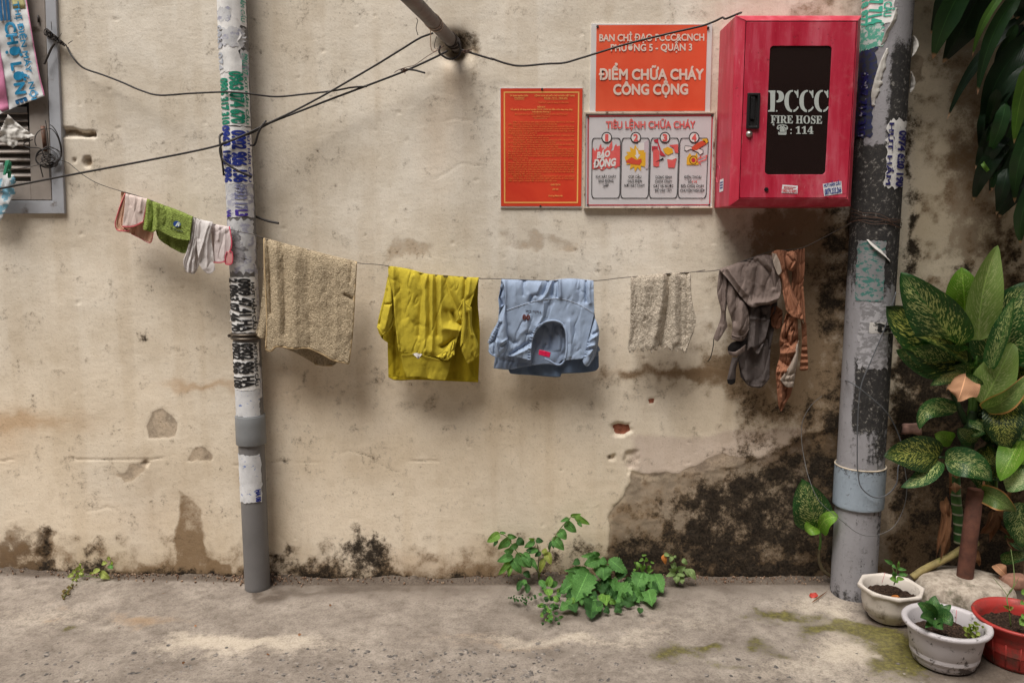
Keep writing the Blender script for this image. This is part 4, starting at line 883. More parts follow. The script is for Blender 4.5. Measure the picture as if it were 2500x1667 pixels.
    st(534, 668, -66, 74, .0009, m_pw2, .016, 9); st(560, 640, -30, 30, .0014, m_pgrey, .02, 33); st(548, 600, 10, 62, .0016, m_pw2, .01, 10); st(600, 640, -60, 20, .0016, m_pgrey, .01, 13)
    s = st(677, 812, -62, 66, .0016, m_pw, .004, 11)
    p.lettering('2 0963 07 46 70', Z(680), Z(810), -56, 48, .003, m_blk, s, .06); p.lettering('0909 47 41 HA', Z(680), Z(810), -4, 44, .003, m_blk, s, .06); p.lettering('HÚT HẦM CẦU', Z(690), Z(806), 44, 15, .003, m_blk, s, .04)
    st(660, 806, 66, 92, .001, m_pw2, .004, 12); st(760, 785, -86, -60, .002, m_pw, .008, 19, .006)
    s = st(838, 952, -64, 70, .0016, m_pw, .006, 14)
    p.lettering('0902 906 108', Z(838), Z(948), -56, 48, .003, m_blk, s, .06); p.lettering('0902 906 HA', Z(838), Z(946), -4, 44, .003, m_blk, s, .06); p.lettering('HÚT HẦM CẦU', Z(840), Z(944), 44, 15, .003, m_blk, s, .04)
    st(945, 1018, -68, 62, .0009, m_pblue, .005, 15); st(900, 975, 62, 86, .0008, m_pw2, .004, 16)
    s = st(1111, 1228, -58, 56, .0006, m_pblue, .008, 17); p.lettering('HA 08', Z(1196), Z(1226), 28, 20, .002, m_blue, s, .06)
    return p
PL = pipe_left()

def pipe_right():
    p = Pipe(D(2040, 0), D(1957, 1388), -0.105, 0.079)
    t = thing('sewer_pipe', 'thick mouldy grey sewer pipe with torn paper right of the red cabinet', 'pipe', (p.b.x, p.b.y, 0))
    zc1, zc0 = p.z(1150), p.z(1250)
    def shell(name, z0, z1, r, nz, mat, fn):
        seg = 96; zs = np.linspace(z0, z1, nz); a = np.linspace(0, 2 * np.pi, seg, endpoint=False)
        V = np.vstack([p.pt(np.full(seg, z), a, r) for z in zs]); Fc = [f[::-1] for f in grid_faces(seg, nz, True).tolist()] + [list(range(seg)), list(range(seg * (nz - 1), seg * nz))[::-1]]
        A = np.tile(np.where(a > np.pi, a - 2 * np.pi, a), nz); zz = np.repeat(zs, seg); _, py = to_px(np.stack([zz * 0, zz * 0 - .18, zz], -1))
        return part(name, V, Fc, mat, t, attrs={'mold': fn(A, py / 1.06293, zz)})
    def mold(A, y, z):
        d = np.degrees(A) + 22; n = fbm(A * 1.2, z, 5, 7, 4); n2 = fbm(A * 1.0, z, 22, 17, 3)     # d: 0 in the middle of what shows
        a = sstep(0, 30, d) * sstep(60, 160, y) * sstep(345, 320, y)
        b = sstep(320, 350, y) * sstep(700, 600, y) * (1.1 - .5 * sstep(560, 600, y) * sstep(20, -20, d)) + sstep(120, 200, y) * sstep(360, 320, y) * sstep(-30, -55, d)
        c = sstep(800, 850, y) * sstep(1020, 960, y) * sstep(-38, -12, d) * 1.2 + sstep(690, 730, y) * sstep(830, 760, y) * sstep(-5, 25, d) * .75
        e = sstep(960, 1000, y) * sstep(1100, 1040, y) * sstep(5, 30, d) * .6
        return np.clip(.08 + 1.2 * np.maximum.reduce([a, b, c, e]) + (n - .5) * .8 + (n2 - .5) * .5 + sstep(60, 80, d) * sstep(1000, 700, y) * .5, 0, 1.2)
    def mat(name, base):
        m = Mat(name, .55); f = m.noise(120, 4, .7); g = m.noise(9, 3, .6)
        c = m.mix(.6, base, m.ramp(g, [(.3, (.74, .73, .72)), (.7, (1, 1, 1))]), 'MULTIPLY')
        c = m.mix(m.math('MULTIPLY', m.step(m.noise(46, 4, .7), .62, .68), .55), c, S(84, 80, 78))
        k = m.math('ADD', m.attr('mold'), m.math('MULTIPLY', m.math('SUBTRACT', m.noise(60, 5, .8), .5), 1.9)); mm = m.step(k, .26, .72)
        c = m.mix(m.math('MULTIPLY', mm, .95), c, m.ramp(m.noise(70, 4, .75), [(.40, S(14, 12, 11)), (.57, S(40, 36, 32)), (.68, S(140, 136, 130))])); m.base(c)
        m.bump(m.math('ADD', m.math('MULTIPLY', mm, .8), f), .6, .0025); m.rough(m.math('ADD', .5, m.math('MULTIPLY', mm, .4))); return m.m
    m1 = mat('mouldy grey pipe', S(150, 148, 152)); m2 = mat('blue grey coupling', S(150, 162, 174))
    shell('upper_pipe', zc0 + .05, 2.9, p.r, 300, m1, mold)
    low = lambda A, y, z: np.clip(.17 + (fbm(A, z, 9, 3, 4) - .5) * .7 + sstep(70, 20, np.abs(y - 1200)) * sstep(10, 40, np.degrees(A)) * .25 + sstep(.05, 0, z) * .3, 0, 1)
    shell('lower_pipe', -.03, zc0 + .06, p.r - .002, 80, m1, low)
    cp = lambda A, y, z: np.clip(.12 + sstep(1105, 1075, y) * .45 + (fbm(A, z, 9, 3, 4) - .5) * .3, 0, 1)
    bevel(shell('coupling', zc0, zc1, p.r + .0065, 16, m2, cp), .001, 2, 60)
    m_lip = simple('cream glue rim', S(190, 176, 156), .6, .2, 40, .1)
    V, Fc = tube([p.pt(zc1, a, p.r + .005) for a in np.linspace(-math.pi, math.pi, 64)], .0028, 6); part('glue_rim', V, Fc, m_lip, t)
    Z = p.z
    m_teal = paper('grimy teal paper', S(196, 204, 200), S(44, 158, 132), .44, .50, 46, S(30, 28, 26), .7)
    m_teal_ink = ink('teal ink', S(64, 176, 150), .62, 30)
    m_mix = paper('mouldy teal poster', S(132, 132, 134), S(30, 108, 98), .50, .56, 52, S(20, 18, 17), .95)
    m_dk = paper('mouldy blue poster', S(52, 54, 62), S(32, 40, 88), .48, .54, 40, S(18, 17, 16), .9)
    m_torn = paper('torn paper', S(204, 200, 194), None)
    m_bw = paper('small black and white poster', S(190, 186, 182), S(30, 30, 30), .60, .64, 60)
    m_navy = ink('navy ink', S(30, 28, 92), .56, 60)
    def st(z1, z0, a0, a1, off, mat, rag=.006, seed=1, curl=.0, nz=24):
        V, Fc, uv = p.sheet(Z(z1), Z(z0), a0, a1, off, nz, 20, rag, seed, curl); return part('advert', V, Fc, mat, t, uv=uv)
    # camera sees this pipe from its left: what shows runs from about -95 to +65 degrees
    s = st(-60, 58, -105, -10, .001, m_pw, .008, 21); p.lettering('0987 714', Z(-50), Z(54), -66, 30, .0026, m_teal_ink, s, .06); p.lettering('0918 877', Z(-50), Z(54), -96, 26, .0026, m_teal_ink, s, .06); p.lettering('HẦM CẦU', Z(-40), Z(40), -32, 16, .0026, m_teal_ink, s, .03)
    st(52, 112, -105, -30, .0012, m_teal, .01, 22)
    s = st(112, 330, -105, -42, .0010, m_dk, .012, 23)
    p.lettering('0907 714 310', Z(170), Z(330), -80, 22, .0024, m_navy, s, .04)
    # loose torn edges
    def flap(pts, wd, seed, out=.011):
        c = spline(pts, 8); n = len(c); V = []
        for k, (px_, py_, ang) in enumerate(c):
            z = Z(py_); w_ = wd * (.35 + .65 * math.sin(math.pi * min(1, (k + .5) / n))) * (.7 + .6 * vnoise(k * .7, 0, 1, seed))
            for j in range(4):
                u = j / 3; V.append(p.pt(z, R(ang) + u * w_ / p.r * .6, p.r + .001 + out * (1 - u) ** 1.5 * math.sin(math.pi * (k + .5) / n) + .002 * vnoise(k, j, 1, seed)))
        return part('torn_flap', np.array(V), grid_faces(4, n), m_torn, t)
    for o_ in (flap([(0, 20, -8), (0, 50, -14), (0, 80, -26), (0, 108, -34)], .022, 3), flap([(0, 118, -22), (0, 150, -32), (0, 190, -40), (0, 225, -46), (0, 258, -46)], .034, 5, .012),
               flap([(0, 80, 62), (0, 105, 60), (0, 135, 54)], .026, 8, .018), flap([(0, 170, 54), (0, 200, 60), (0, 222, 66)], .026, 9, .016), flap([(0, 585, -40), (0, 610, -18), (0, 640, 16)], .02, 11, .012)): solidify(o_, .0008)
    s = st(292, 458, -8, 52, .0012, paper('grimy white poster', S(214, 212, 210), None, dirt=S(24, 22, 22), damt=.9), .014, 24)
    p.lettering('0974 620 190', Z(318), Z(456), 20, 26, .003, m_navy, s, .06); p.lettering('HÚT HẦM', Z(300), Z(452), -6, 11, .003, m_navy, s, .03)
    st(588, 736, -62, 4, .0012, m_mix, .005, 25)
    st(740, 900, -46, 30, .0008, m_pgrey, .014, 26)
    s = st(787, 814, -22, 44, .0016, m_bw, .003, 27); p.lettering('25', Z(788), Z(812), -2, 34, .003, m_blk, s, .06)
    # rusty tie wire round the pipe where the washing line ends
    m_rw = simple('rusty wire', S(92, 62, 44), .7, .3, 200, .1)
    rng = random.Random(3); mb = MB()
    for k in range(5):
        z = Z(545 + rng.uniform(-14, 14)); tl = rng.uniform(-.03, .03)
        mb.add(*tube([p.pt(z + tl * math.sin(a) + .004 * math.sin(5 * a + k), a, p.r + .003 + .002 * rng.random()) for a in np.linspace(-math.pi, math.pi, 40)], .0008, 5))
    part('tie_wire', *mb.done(), m_rw, t)
    return p
PR = pipe_right()

# ------------------------------------------------------------------ steel pole out of the wall
def pole():
    m = simple('weathered steel pole', S(92, 84, 80), .6, .25, 9, .12, dirt=(S(52, 46, 42), 12, .5, .7)); m_rw = simple('dark tie wire', S(50, 40, 34), .7, .2, 200, .1); m_str = simple('pale string', S(200, 178, 160), .8, .1, 200, .1)
    a = P(XG(1230, 900), .06); b = P(XG(1010, 660), -.16); d = (b - a)
    b = P(XG(640, 220), -.42); c = P(XG(180, -180), -.78); d = (c - a); a = Vector(a); c2 = a + d * 1.9
    t = thing('steel_pole', 'grey steel pole sticking out of a hole in the wall at the top', 'pole', a)
    V, Fc = tube([a, c2], .021, 24); part('tube', V, Fc, m, t)
    ax = d.normalized(); n1 = ax.cross(Vector((0, 0, 1))).normalized(); n2 = ax.cross(n1)
    def loop(at, r, tilt=0, seed=0, turns=1.0, n=30):
        c = a + ax * at; rg = random.Random(seed); ph = rg.uniform(0, 6)
        return [c + n1 * r * math.cos(q) + n2 * r * math.sin(q) + ax * tilt * math.sin(q + ph) for q in np.linspace(0, 2 * math.pi * turns, int(n * turns))]
    L = d.length
    for at, tl, sd_ in ((.10, .012, 1), (.115, .02, 2), (.135, .01, 3), (.09, .016, 4), (.155, .014, 5)):
        V, Fc = tube(loop(at, .0225, tl, sd_), .0016, 5); part('tie_wire', V, Fc, m_rw, t)
    # hanging cable loop under the pole
    k = Q(XG, (900, 880), (880, 1000), (960, 1080), (1060, 1130), (1180, 1120), (1270, 1040), (1290, 930), (1240, 800))
    V, Fc = tube(spline([P(q, -.05) for q in k], 6), .0035, 7); part('cable_loop', V, Fc, m_cable, t)
    k = Q(XG, (830, 700), (790, 860), (800, 930), (850, 940)); V, Fc = tube(spline([P(q, -.06) for q in k], 6), .0012, 5); part('tie_wire', V, Fc, m_rw, t)
    k = Q(XG, (440, 350), (470, 400), (450, 480), (440, 560), (475, 680)); V, Fc = tube(spline([P(q, -.4) for q in k], 6), .0012, 5); part('tie_wire', V, Fc, m_rw, t)
    for at, tl in ((.42, .012), (.46, .02)):
        V, Fc = tube(loop(at * L / .84, .0222, tl, 7), .0015, 5); part('string', V, Fc, m_str, t)
    k = Q(XG, (660, 250), (700, 480), (715, 620), (715, 850), (740, 970), (790, 985), (830, 930)); V, Fc = tube(spline([P(q, yy) for q, yy in zip(k, (-.43, -.34, -.28, -.16, -.1, -.08, -.07))], 6), .0014, 5); part('string', V, Fc, m_str, t)
m_cable = simple('black cable sheath', S(40, 34, 32), .6, .2, 40, .1)
m_line = simple('thin galvanised wire', S(74, 66, 60), .5, .2, 100, 0)
pole()

# ------------------------------------------------------------------ cables and the washing line
def cable(name, label, pts, r, mat=None, cat='cable', n=10, sides=8):
    """pts: (photo point, depth)"""
    V, Fc = tube(spline([P(q, y) for q, y in pts], n), r, sides); return solo(name, label, cat, V, Fc, mat or m_cable)
za = lambda *l: [(ZA(x, y), d) for x, y, d in l]
zb = lambda *l: [(ZB(x, y), d) for x, y, d in l]
cable('cable', 'black cable running from the knot by the window over the slim pipe', za((460, 325, -.012), (500, 395, -.03), (570, 465, -.03), (700, 512, -.03), (830, 562, -.04), (960, 618, -.05), (1090, 652, -.06), (1300, 640, -.09), (1540, 630, -.1145)) + zb((290, 640, -.12), (480, 662, -.09), (680, 645, -.08), (880, 622, -.075), (1000, 600, -.07), (1110, 592, -.068)), .0032)
cable('cable', 'long black cable rising from the lower left past the slim pipe to the pole', za((-40, 1298, -.06), (420, 1208, -.08), (900, 1118, -.1), (1300, 1040, -.118)) + zb((110, 990, -.122), (210, 945, -.122), (330, 905, -.12), (450, 840, -.10), (640, 765, -.08), (860, 680, -.07), (1100, 590, -.064), (1360, 490, -.055), (1560, 400, -.05), (1660, 350, -.045)), .0036)
cable('cable', 'black cable crossing to the underside of the steel pole from the slim pipe', zb((112, 985, -.127), (200, 955, -.13), (330, 895, -.128), (430, 845, -.115), (600, 765, -.095), (800, 660, -.085), (1000, 545, -.08), (1180, 440, -.08), (1350, 335, -.09), (1470, 262, -.105), (1560, 228, -.12)), .0034)
cable('cable', 'black cable from the steel pole across the orange notice to the red cabinet', [(XG(1300, 960), -.04), (XG(1500, 1020), -.045), (XG(1900, 1140), -.045)] + [(ZC(*q), d) for q, d in (((0, 433), -.04), ((110, 470), -.04), ((220, 487), -.04), ((400, 472), -.045), ((530, 465), -.05), ((640, 435), -.055), ((780, 392), -.06), ((1000, 325), -.07), ((1300, 250), -.09), ((1540, 195), -.11), ((1640, 160), -.12), ((1700, 132), -.13))] + [(ZD(150, 135), -.15), (ZD(225, 105), -.17), (ZD(260, 92), -.12)], .0034)
cable('cable_stub', 'short cut cable end sticking out just right of the slim pipe', zb((300, 1465, -.02), (345, 1480, -.04), (420, 1508, -.05), (505, 1527, -.06)), .0042)
cable('cable_stub', 'short hooked cable end tied below the twisted wire knot left of the pole', [(XG(260, 1330), -.062), (XG(400, 1345), -.075), (XG(500, 1370), -.08), (XG(610, 1400), -.085)], .0032)
# tied cable end round the slim pipe
mb = MB()
mb.add(*tube(spline([P(ZB(*q), d) for *q, d in ((418, 828, -.12), (400, 850, -.13), (370, 900, -.132), (355, 950, -.125), (340, 990, -.11), (315, 996, -.10))], 8), .0036, 8))
mb.add(*tube(spline([P(ZB(*q), d) for *q, d in ((120, 915, -.10), (102, 935, -.118), (105, 985, -.126), (115, 1050, -.126), (120, 1090, -.128), (180, 1140, -.13), (250, 1180, -.126), (322, 1210, -.11))], 8), .0038, 8))
mb.add(*tube(spline([P(ZB(*q), d) for *q, d in ((135, 970, -.128), (105, 1010, -.12), (108, 1060, -.112), (120, 1110, -.104), (130, 1200, -.09))], 8), .0034, 8))
solo('cable_tie', 'loops of black cable knotted round the slim pipe over the blue advert', 'cable', *mb.done(), m_cable)
# twisted wire knots
def tangle(name, label, c, rad, n, r, mat, y, seed, sq=1.0):
    rg = random.Random(seed); mb = MB(); o = P(c, y); pts = []
    for k in range(n):
        pts.append((o.x + rg.gauss(0, rad) * sq, o.y + rg.gauss(0, rad * .4), o.z + rg.gauss(0, rad) * .7))
    mb.add(*tube(spline(pts, 5), r, 5)); return solo(name, label, 'wire', *mb.done(), mat)
m_rw2 = simple('brown tie wire', S(84, 56, 42), .7, .3, 200, .1); m_ag = simple('old black twine', S(52, 44, 40), .8, .25, 120, .1)
tangle('wire_knot', 'small rusty wire knot binding two cables left of the pole', XG(232, 1335), .006, 30, .0009, m_rw2, -.066, 2)
tangle('wire_knot', 'rusty wire knot where the right-hand cable leaves the pole', XG(1400, 990), .006, 26, .0009, m_rw2, -.05, 3, 1.6)
solo('tie_wire', 'thin rusty wire running from the cable knot up to the pole', 'wire', *tube(spline([P(XG(*q), d) for *q, d in ((20, 1395, -.07), (110, 1340, -.07), (260, 1290, -.07), (420, 1245, -.068), (640, 1090, -.065), (860, 960, -.06), (970, 885, -.055))], 8), .0011, 5), m_rw2)
LINE = [(XE(700, 742), -.02), (XE(880, 790), -.03), (XE(990, 870), -.05), (XE(1100, 960), -.06), (XE(1300, 1075), -.075), (XE(1580, 1168), -.09), (YA(150, 175), -.095), (YA(480, 272), -.105), (YA(1030, 490), -.115), (YA(1480, 640), -.12), (YA(1735, 695), -.122), (YA(1890, 745), -.12),
        (YB(180, 92), -.118), (YB(600, 200), -.115), (YB(1060, 318), -.112), (YB(1210, 332), -.112), (YB(1365, 352), -.11), (YB(1800, 440), -.108), (YB(2230, 468), -.106), (YC(80, 157), -.106), (YC(280, 160), -.106), (YC(720, 176), -.105), (YC(1170, 178), -.105), (YC(1400, 155), -.105), (YC(1530, 142), -.105), (YC(1850, 112), -.105), (YC(2095, 98), -.107), (YC(2240, 76), -.109), (YD(0, 325), -.11),
        (YD(180, 308), -.112), (YD(400, 225), -.116), (YD(570, 172), -.12), (YD(720, 155), -.13), (YD(830, 135), -.14), (D(1925, 528), -.16), (D(1955, 512), -.186)]
cable('washing_line', 'thin wire washing line strung from the window to the thick mouldy pipe', LINE, .0013, m_line, 'washing line', 6, 6)
LP = np.array([p for p, _ in LINE]); LY = np.array([d for _, d in LINE])
def line_at(px_): return float(np.interp(px_, LP[:, 0], LP[:, 1])), float(np.interp(px_, LP[:, 0], LY))
# thin hoops hanging by the thick pipe
cable('wire_hoop', 'thin grey wire hanging in a wide loop in front of the thick pipe', [(YH(1980, 20), -.03), (YH(1900, 90), -.05), (YH(1840, 200), -.07), (YH(1830, 330), -.09), (YH(1850, 480), -.12), (YH(1890, 640), -.17), (YH(1960, 790), -.205), (YH(2080, 900), -.215), (ZG(420, 515), -.215), (ZG(520, 590), -.215), (ZG(620, 608), -.21), (ZG(740, 560), -.2), (ZG(810, 450), -.19), (ZG(838, 320), -.18), (ZG(830, 200), -.17), (ZG(800, 60), -.15), (ZF(500, 1450), -.14)], .0010, simple('grey twine', S(92, 92, 92), .6, .1, 50, 0), 'wire')
cable('wire_hoop', 'dark wire hanging in a small loop across the blue grey pipe coupling', [(ZF(490, 400), -.195), (ZF(430, 600), -.2), (ZF(330, 840), -.2), (ZF(265, 1010), -.2), (ZF(245, 1250), -.2), (ZF(243, 1500), -.2), (ZG(520, 190), -.2), (ZG(540, 290), -.205), (ZG(620, 355), -.205), (ZG(700, 345), -.2), (ZG(770, 270), -.19), (ZG(785, 150), -.18), (ZF(550, 1480), -.17), (ZF(510, 1320), -.17), (ZF(440, 1180), -.19), (ZF(340, 1080), -.2), (ZF(215, 985), -.19), (ZF(150, 960), -.08), (ZF(130, 955), -.01)], .002, simple('dark grey wire', S(84, 86, 90), .5, .1, 50, 0), 'wire')

# ------------------------------------------------------------------ shuttered window, plastic sheets, twine
m_wood = simple('grey blue painted wood', S(166, 168, 174), .6, .1, 9, .15, 60, dirt=(S(104, 92, 82), 16, .58, .74))
m_wood2 = simple('grey brown painted wood', S(152, 142, 134), .6, .12, 9, .15, 60, dirt=(S(92, 78, 66), 14, .56, .72))
m_hole = Mat('unlit room shade', .95, S(14, 12, 11)).m
def window():
    t = thing('shuttered_window', 'grey louvred wooden window shutter cut off by the left edge', 'window', P(XE(0, 1470), 0))
    def bar(name, c, y0, y1, mat, bev=.0015): return slab(name, c, y0, y1, mat, t, bev)
    bar('frame', Q(XE, (590, -1500), (730, -1500), (850, 1468), (690, 1300)), -.012, .05, m_wood)
    bar('frame', Q(XE, (-500, 1300), (690, 1300), (850, 1468), (-500, 1472)), -.012, .05, m_wood)
    bar('sash_stile', Q(XE, (340, -1500), (584, -1500), (680, 1288), (412, 1288)), -.003, .04, m_wood2)
    bar('sash_rail', Q(XE, (-500, 1046), (405, 1046), (412, 1288), (-500, 1288)), -.003, .04, m_wood2)
    k = 0
    for yy in range(60, 1010, 104):
        bx = 345 + (yy) * .06
        a, b = Q(XE, (-500, yy), (bx + 8, yy)); A = Pn([a[0], b[0]], [a[1], b[1]], [.030, .030]); B = Pn([a[0], b[0]], [a[1] + 15, b[1] + 15], [.002, .002]); 
        th = np.array([0, .006, .004]); V = np.vstack([A, B, A + [0, -.003, -.006], B + [0, .004, -.005]])
        bevel(part('slat', V, [[0, 1, 3, 2], [4, 6, 7, 5], [0, 4, 5, 1], [2, 3, 7, 6], [1, 5, 7, 3], [0, 2, 6, 4]], m_wood2, t, smooth=False), .001, 2)
    V, Fc = box(-3.2, P(XE(420, 600), 0).x, .052, .056, P(XE(0, 1288), 0).z, 2.6); part('unlit_room_stand_in', V, Fc, m_hole, t, smooth=False)  # near-black sheet stands in for the unlit room behind the slats
    c = P(XE(600, 470), -.006); V, Fc = tube([(c.x - .004, -.006, c.z - .045), (c.x - .007, -.006, c.z + .04)], .0065, 10); part('hinge', V, Fc, simple('rusted hinge', S(120, 84, 66), .7, .3, 60, .2), t)
    c = P(XD(524, 260), -.008); V, Fc = tube([(c.x, -.008, c.z - .012), (c.x, -.008, c.z + .012)], .0035, 8); part('hinge', V, Fc, m_screw, t)
window()
def cloth_px(pts_l, pts_r, y_fn, nu, nv, n=8):
    """sheet between two photo polylines (left, right edges, top to bottom)"""
    a = resample(spline(pts_l, n), nv); b = resample(spline(pts_r, n), nv); u = np.linspace(0, 1, nu)[None, :, None]
    g = a[:, None, :] * (1 - u) + b[:, None, :] * u; return g
def banner():
    m_p = paper('white printed plastic', S(216, 216, 216), None, damt=.15); m_pk = paper('pink printed plastic', S(214, 130, 168), None, damt=.15); m_ye = paper('yellow printed plastic', S(214, 208, 150), None, damt=.2)
    m_cy = Mat('cyan lettering', .5, S(24, 132, 178)).m; m_ng = Mat('deep blue lettering', .5, S(16, 92, 140)).m
    t = thing('plastic_banner', 'white and pink printed plastic banner with blue letters over the window', 'banner', P(XD(300, 1500), -.03))
    def sheet(name, L, Rr, y, m, nu=14, nv=30, seed=1):
        g = cloth_px(Q(XD, *L), Q(XD, *Rr), None, nu, nv); yy = y + (fbm(g[..., 0] * .02, g[..., 1] * .02, 1.2, seed, 3) - .5) * .022
        W = Pn(g[..., 0], g[..., 1], yy); return solidify(part(name, W.reshape(-1, 3), grid_faces(nu, nv), m, t), .0006)
    sheet('sheet', ((-700, -900), (-700, 200), (-500, 1000), (-100, 1560), (30, 1532)), ((240, -700), (360, 0), (440, 480), (530, 980), (612, 1316)), -.030, m_p, 30, 50)
    sheet('pink_panel', ((-690, -900), (-690, 200), (-500, 1000), (28, 1530)), ((-300, -900), (-110, 200), (20, 800), (120, 1490)), -.0325, m_pk, 20, 40)
    sheet('pink_edge', ((225, -720), (350, 0), (430, 480), (518, 980), (590, 1300)), ((242, -700), (362, 0), (443, 480), (533, 980), (615, 1312)), -.0322, m_pk, 4, 30)
    sheet('yellow_panel', ((60, -500), (160, 0), (176, 120)), ((200, -500), (330, 0), (350, 120)), -.0318, m_ye, 6, 10)
    def down(body, ax, ay, bx, by, cap, mat, bold=.05):
        V, Fc = fit_text(body, 1.0, 1.0, bold); L = math.hypot(bx - ax, by - ay); ux, uy = (bx - ax) / L, (by - ay) / L; nx, ny = uy, -ux
        u = (V[:, 0] + .5) * L; v = V[:, 1] * cap; zx, zy = ax + ux * u + nx * v, ay + uy * u + ny * v
        sx, sy = XD(zx, zy); yy = -.0325 - .0008 - V[:, 2] * .4 + (fbm(sx * .02, sy * .02, 1.2, 1, 3) - .5) * .022
        part('lettering', Pn(sx, sy, yy), Fc, mat, t, smooth=False)
    down('CHỢ LỚN', 60, 312, 216, 1302, 142, m_cy, .045)
    down('SIÊU THỊ ĐIỆN MÁY - NỘI', 120, -280, 430, 1372, 74, m_cy, .025)
    for k in range(3): 
        x = -10 + k * 52; A = np.array(Q(XD, (x - 30, -200 - k * 10), (x + 8, -200), (x + 50, 286 - k * 6), (x + 14, 290))); 
        part('printed_bar', Pn(A[:, 0], A[:, 1], -.0335 - .0008 + (fbm(A[:, 0] * .02, A[:, 1] * .02, 1.2, 1, 3) - .5) * .022), [[0, 1, 2, 3]], m_ng, t, smooth=False)
    down('E', 216, 1370, 236, 1430, 140, m_ng, .07)
banner()
def scrap(name, label, outline, y, mats, seed, amp=.02, sc=40):
    """a crumpled piece of plastic"""
    A = np.array(outline, float); x0, x1, y0, y1 = A[:, 0].min(), A[:, 0].max(), A[:, 1].min(), A[:, 1].max()
    n = 40; gx, gy = np.meshgrid(np.linspace(x0, x1, n), np.linspace(y0, y1, n)); sd_ = poly_sd(gx, gy, outline)
    keep = sd_ > -(x1 - x0) / n * .8; idx = -np.ones(gx.shape, int); idx[keep] = np.arange(keep.sum())
    yy = y - amp * (np.abs(fbm(gx / sc, gy / sc, 1, seed, 3) - .5) * 3) + .3 * amp * (fbm(gx / sc * 3, gy / sc * 3, 1, seed + 5, 2) - .5)
    W = Pn(gx, gy, yy)[keep]; Fc = [[idx[i, j], idx[i, j + 1], idx[i + 1, j + 1], idx[i + 1, j]] for i in range(n - 1) for j in range(n - 1) if keep[i, j] and keep[i, j + 1] and keep[i + 1, j] and keep[i + 1, j + 1]]
    o = solo(name, label, 'plastic scrap', W, Fc, mats); solidify(o, .0006); return o
scrap('plastic_scrap', 'crumpled white plastic scrap with a pink edge on the window slats', Q(XE, (110, 165), (200, 260), (290, 330), (455, 445), (330, 485), (235, 500), (230, 560), (170, 600), (60, 540), (-80, 470), (-60, 420), (0, 390), (70, 240)), -.035, paper('crumpled plastic', S(214, 210, 204), S(196, 70, 110), .70, .74, 22, damt=.1), 4, .013, 26)
scrap('plastic_scrap', 'torn white and blue plastic sheet hanging below the green clothes peg', Q(XE, (-300, 780), (40, 800), (60, 930), (180, 960), (215, 1050), (170, 1110), (205, 1200), (150, 1290), (60, 1460), (20, 1550), (-300, 1560)), -.05, paper('blue and white plastic', S(208, 210, 212), S(96, 164, 192), .52, .55, 16, damt=.1), 6, .012, 40)
def peg():
    m = simple('green plastic', S(66, 150, 116), .4, .1, 40, .05)
    t = thing('clothes_peg', 'green plastic clothes peg on the wire by the window', 'peg', P(XE(130, 1000), -.09))
    for k, (c0, c1, dy) in enumerate((((105, 765), (60, 960), -.088), ((120, 790), (125, 1000), -.078))):
        a, b = P(XE(*c0), dy), P(XE(*c1), dy); d = (b - a); s = Vector((.0055, 0, .001))
        mb = MB(); V = []
        for u, w_ in ((0, 1.25), (.25, 1.35), (.5, .9), (.75, 1.0), (1, .8)):
            p0 = a + d * u
            for sx in (-1, 1):
                for sy in (-1, 1): V.append(p0 + s * sx * w_ + Vector((0, .003 * sy, 0)))
        V = [V[i] for i in range(len(V))]; Fc = []
        for i in range(4):
            o = i * 4
            for q in ((0, 1, 3, 2),): 
                Fc += [[o, o + 1, o + 5, o + 4], [o + 1, o + 3, o + 7, o + 5], [o + 3, o + 2, o + 6, o + 7], [o + 2, o, o + 4, o + 6]]
        Fc += [[0, 2, 3, 1], [16, 17, 19, 18]]; bevel(part('jaw', V, Fc, m, t, smooth=False), .0012, 2)
    c = P(XE(110, 900), -.083); V, Fc = tube([(c.x - .004, c.y, c.z), (c.x + .006, c.y, c.z)], .005, 10); part('spring', V, Fc, m, t)
peg()
cable('wire', 'thin grey wire carrying the green peg across the window slats', [(XE(-60, 915), -.085), (XE(100, 905), -.084), (XE(200, 880), -.08), (XE(400, 850), -.06), (XE(540, 815), -.04), (XE(660, 790), -.03), (XE(740, 745), -.02)], .0016, m_line, 'wire')
def coil():
    rg = random.Random(8); mb = MB(); y = -.03
    def ell(cx, cy, rx, ry, tilt, n=28, yy=y, r=.0017, a0=0, a1=6.6):
        pts = []
        for q in np.linspace(a0, a1, n):
            ex, ey = rx * math.cos(q), ry * math.sin(q); pts.append(P(XE(cx + ex * math.cos(tilt) - ey * math.sin(tilt), cy + ex * math.sin(tilt) + ey * math.cos(tilt)), yy + .008 * math.sin(q * 1.7 + tilt)))
        mb.add(*tube(pts, r, 5))
    for cx, cy, rx, ry, tl in ((620, 740, 150, 125, .3), (640, 720, 170, 110, -.2), (610, 760, 140, 90, .1), (650, 770, 110, 70, .5), (640, 790, 120, 50, -.3), (660, 760, 100, 40, .2), (690, 770, 90, 60, .9), (680, 690, 130, 90, .6)): ell(cx, cy, rx, ry, tl)
    ell(600, 500, 140, 150, 0, 16, y, .0017, 2.6, 4.9); ell(700, 560, 90, 220, -.25, 20, y, .0018, -1.6, 1.4); ell(720, 520, 70, 230, -.3, 20, y, .0018, -1.4, 1.6)
    mb.add(*tube(spline([P(XE(*q), y) for q in ((590, 740), (540, 620), (460, 600), (380, 598), (320, 570), (330, 530), (430, 495))], 8), .0018, 5))
    mb.add(*tube(spline([P(XE(*q), y) for q in ((520, 800), (545, 900), (568, 990))], 6), .002, 5)); mb.add(*tube(spline([P(XE(*q), y) for q in ((600, 235), (625, 420), (640, 600), (650, 800), (660, 1020))], 6), .0016, 5))
    solo('wire_coil', 'tangled coil of dark wire hanging on the window shutter', 'wire', *mb.done(), m_cable)
coil()
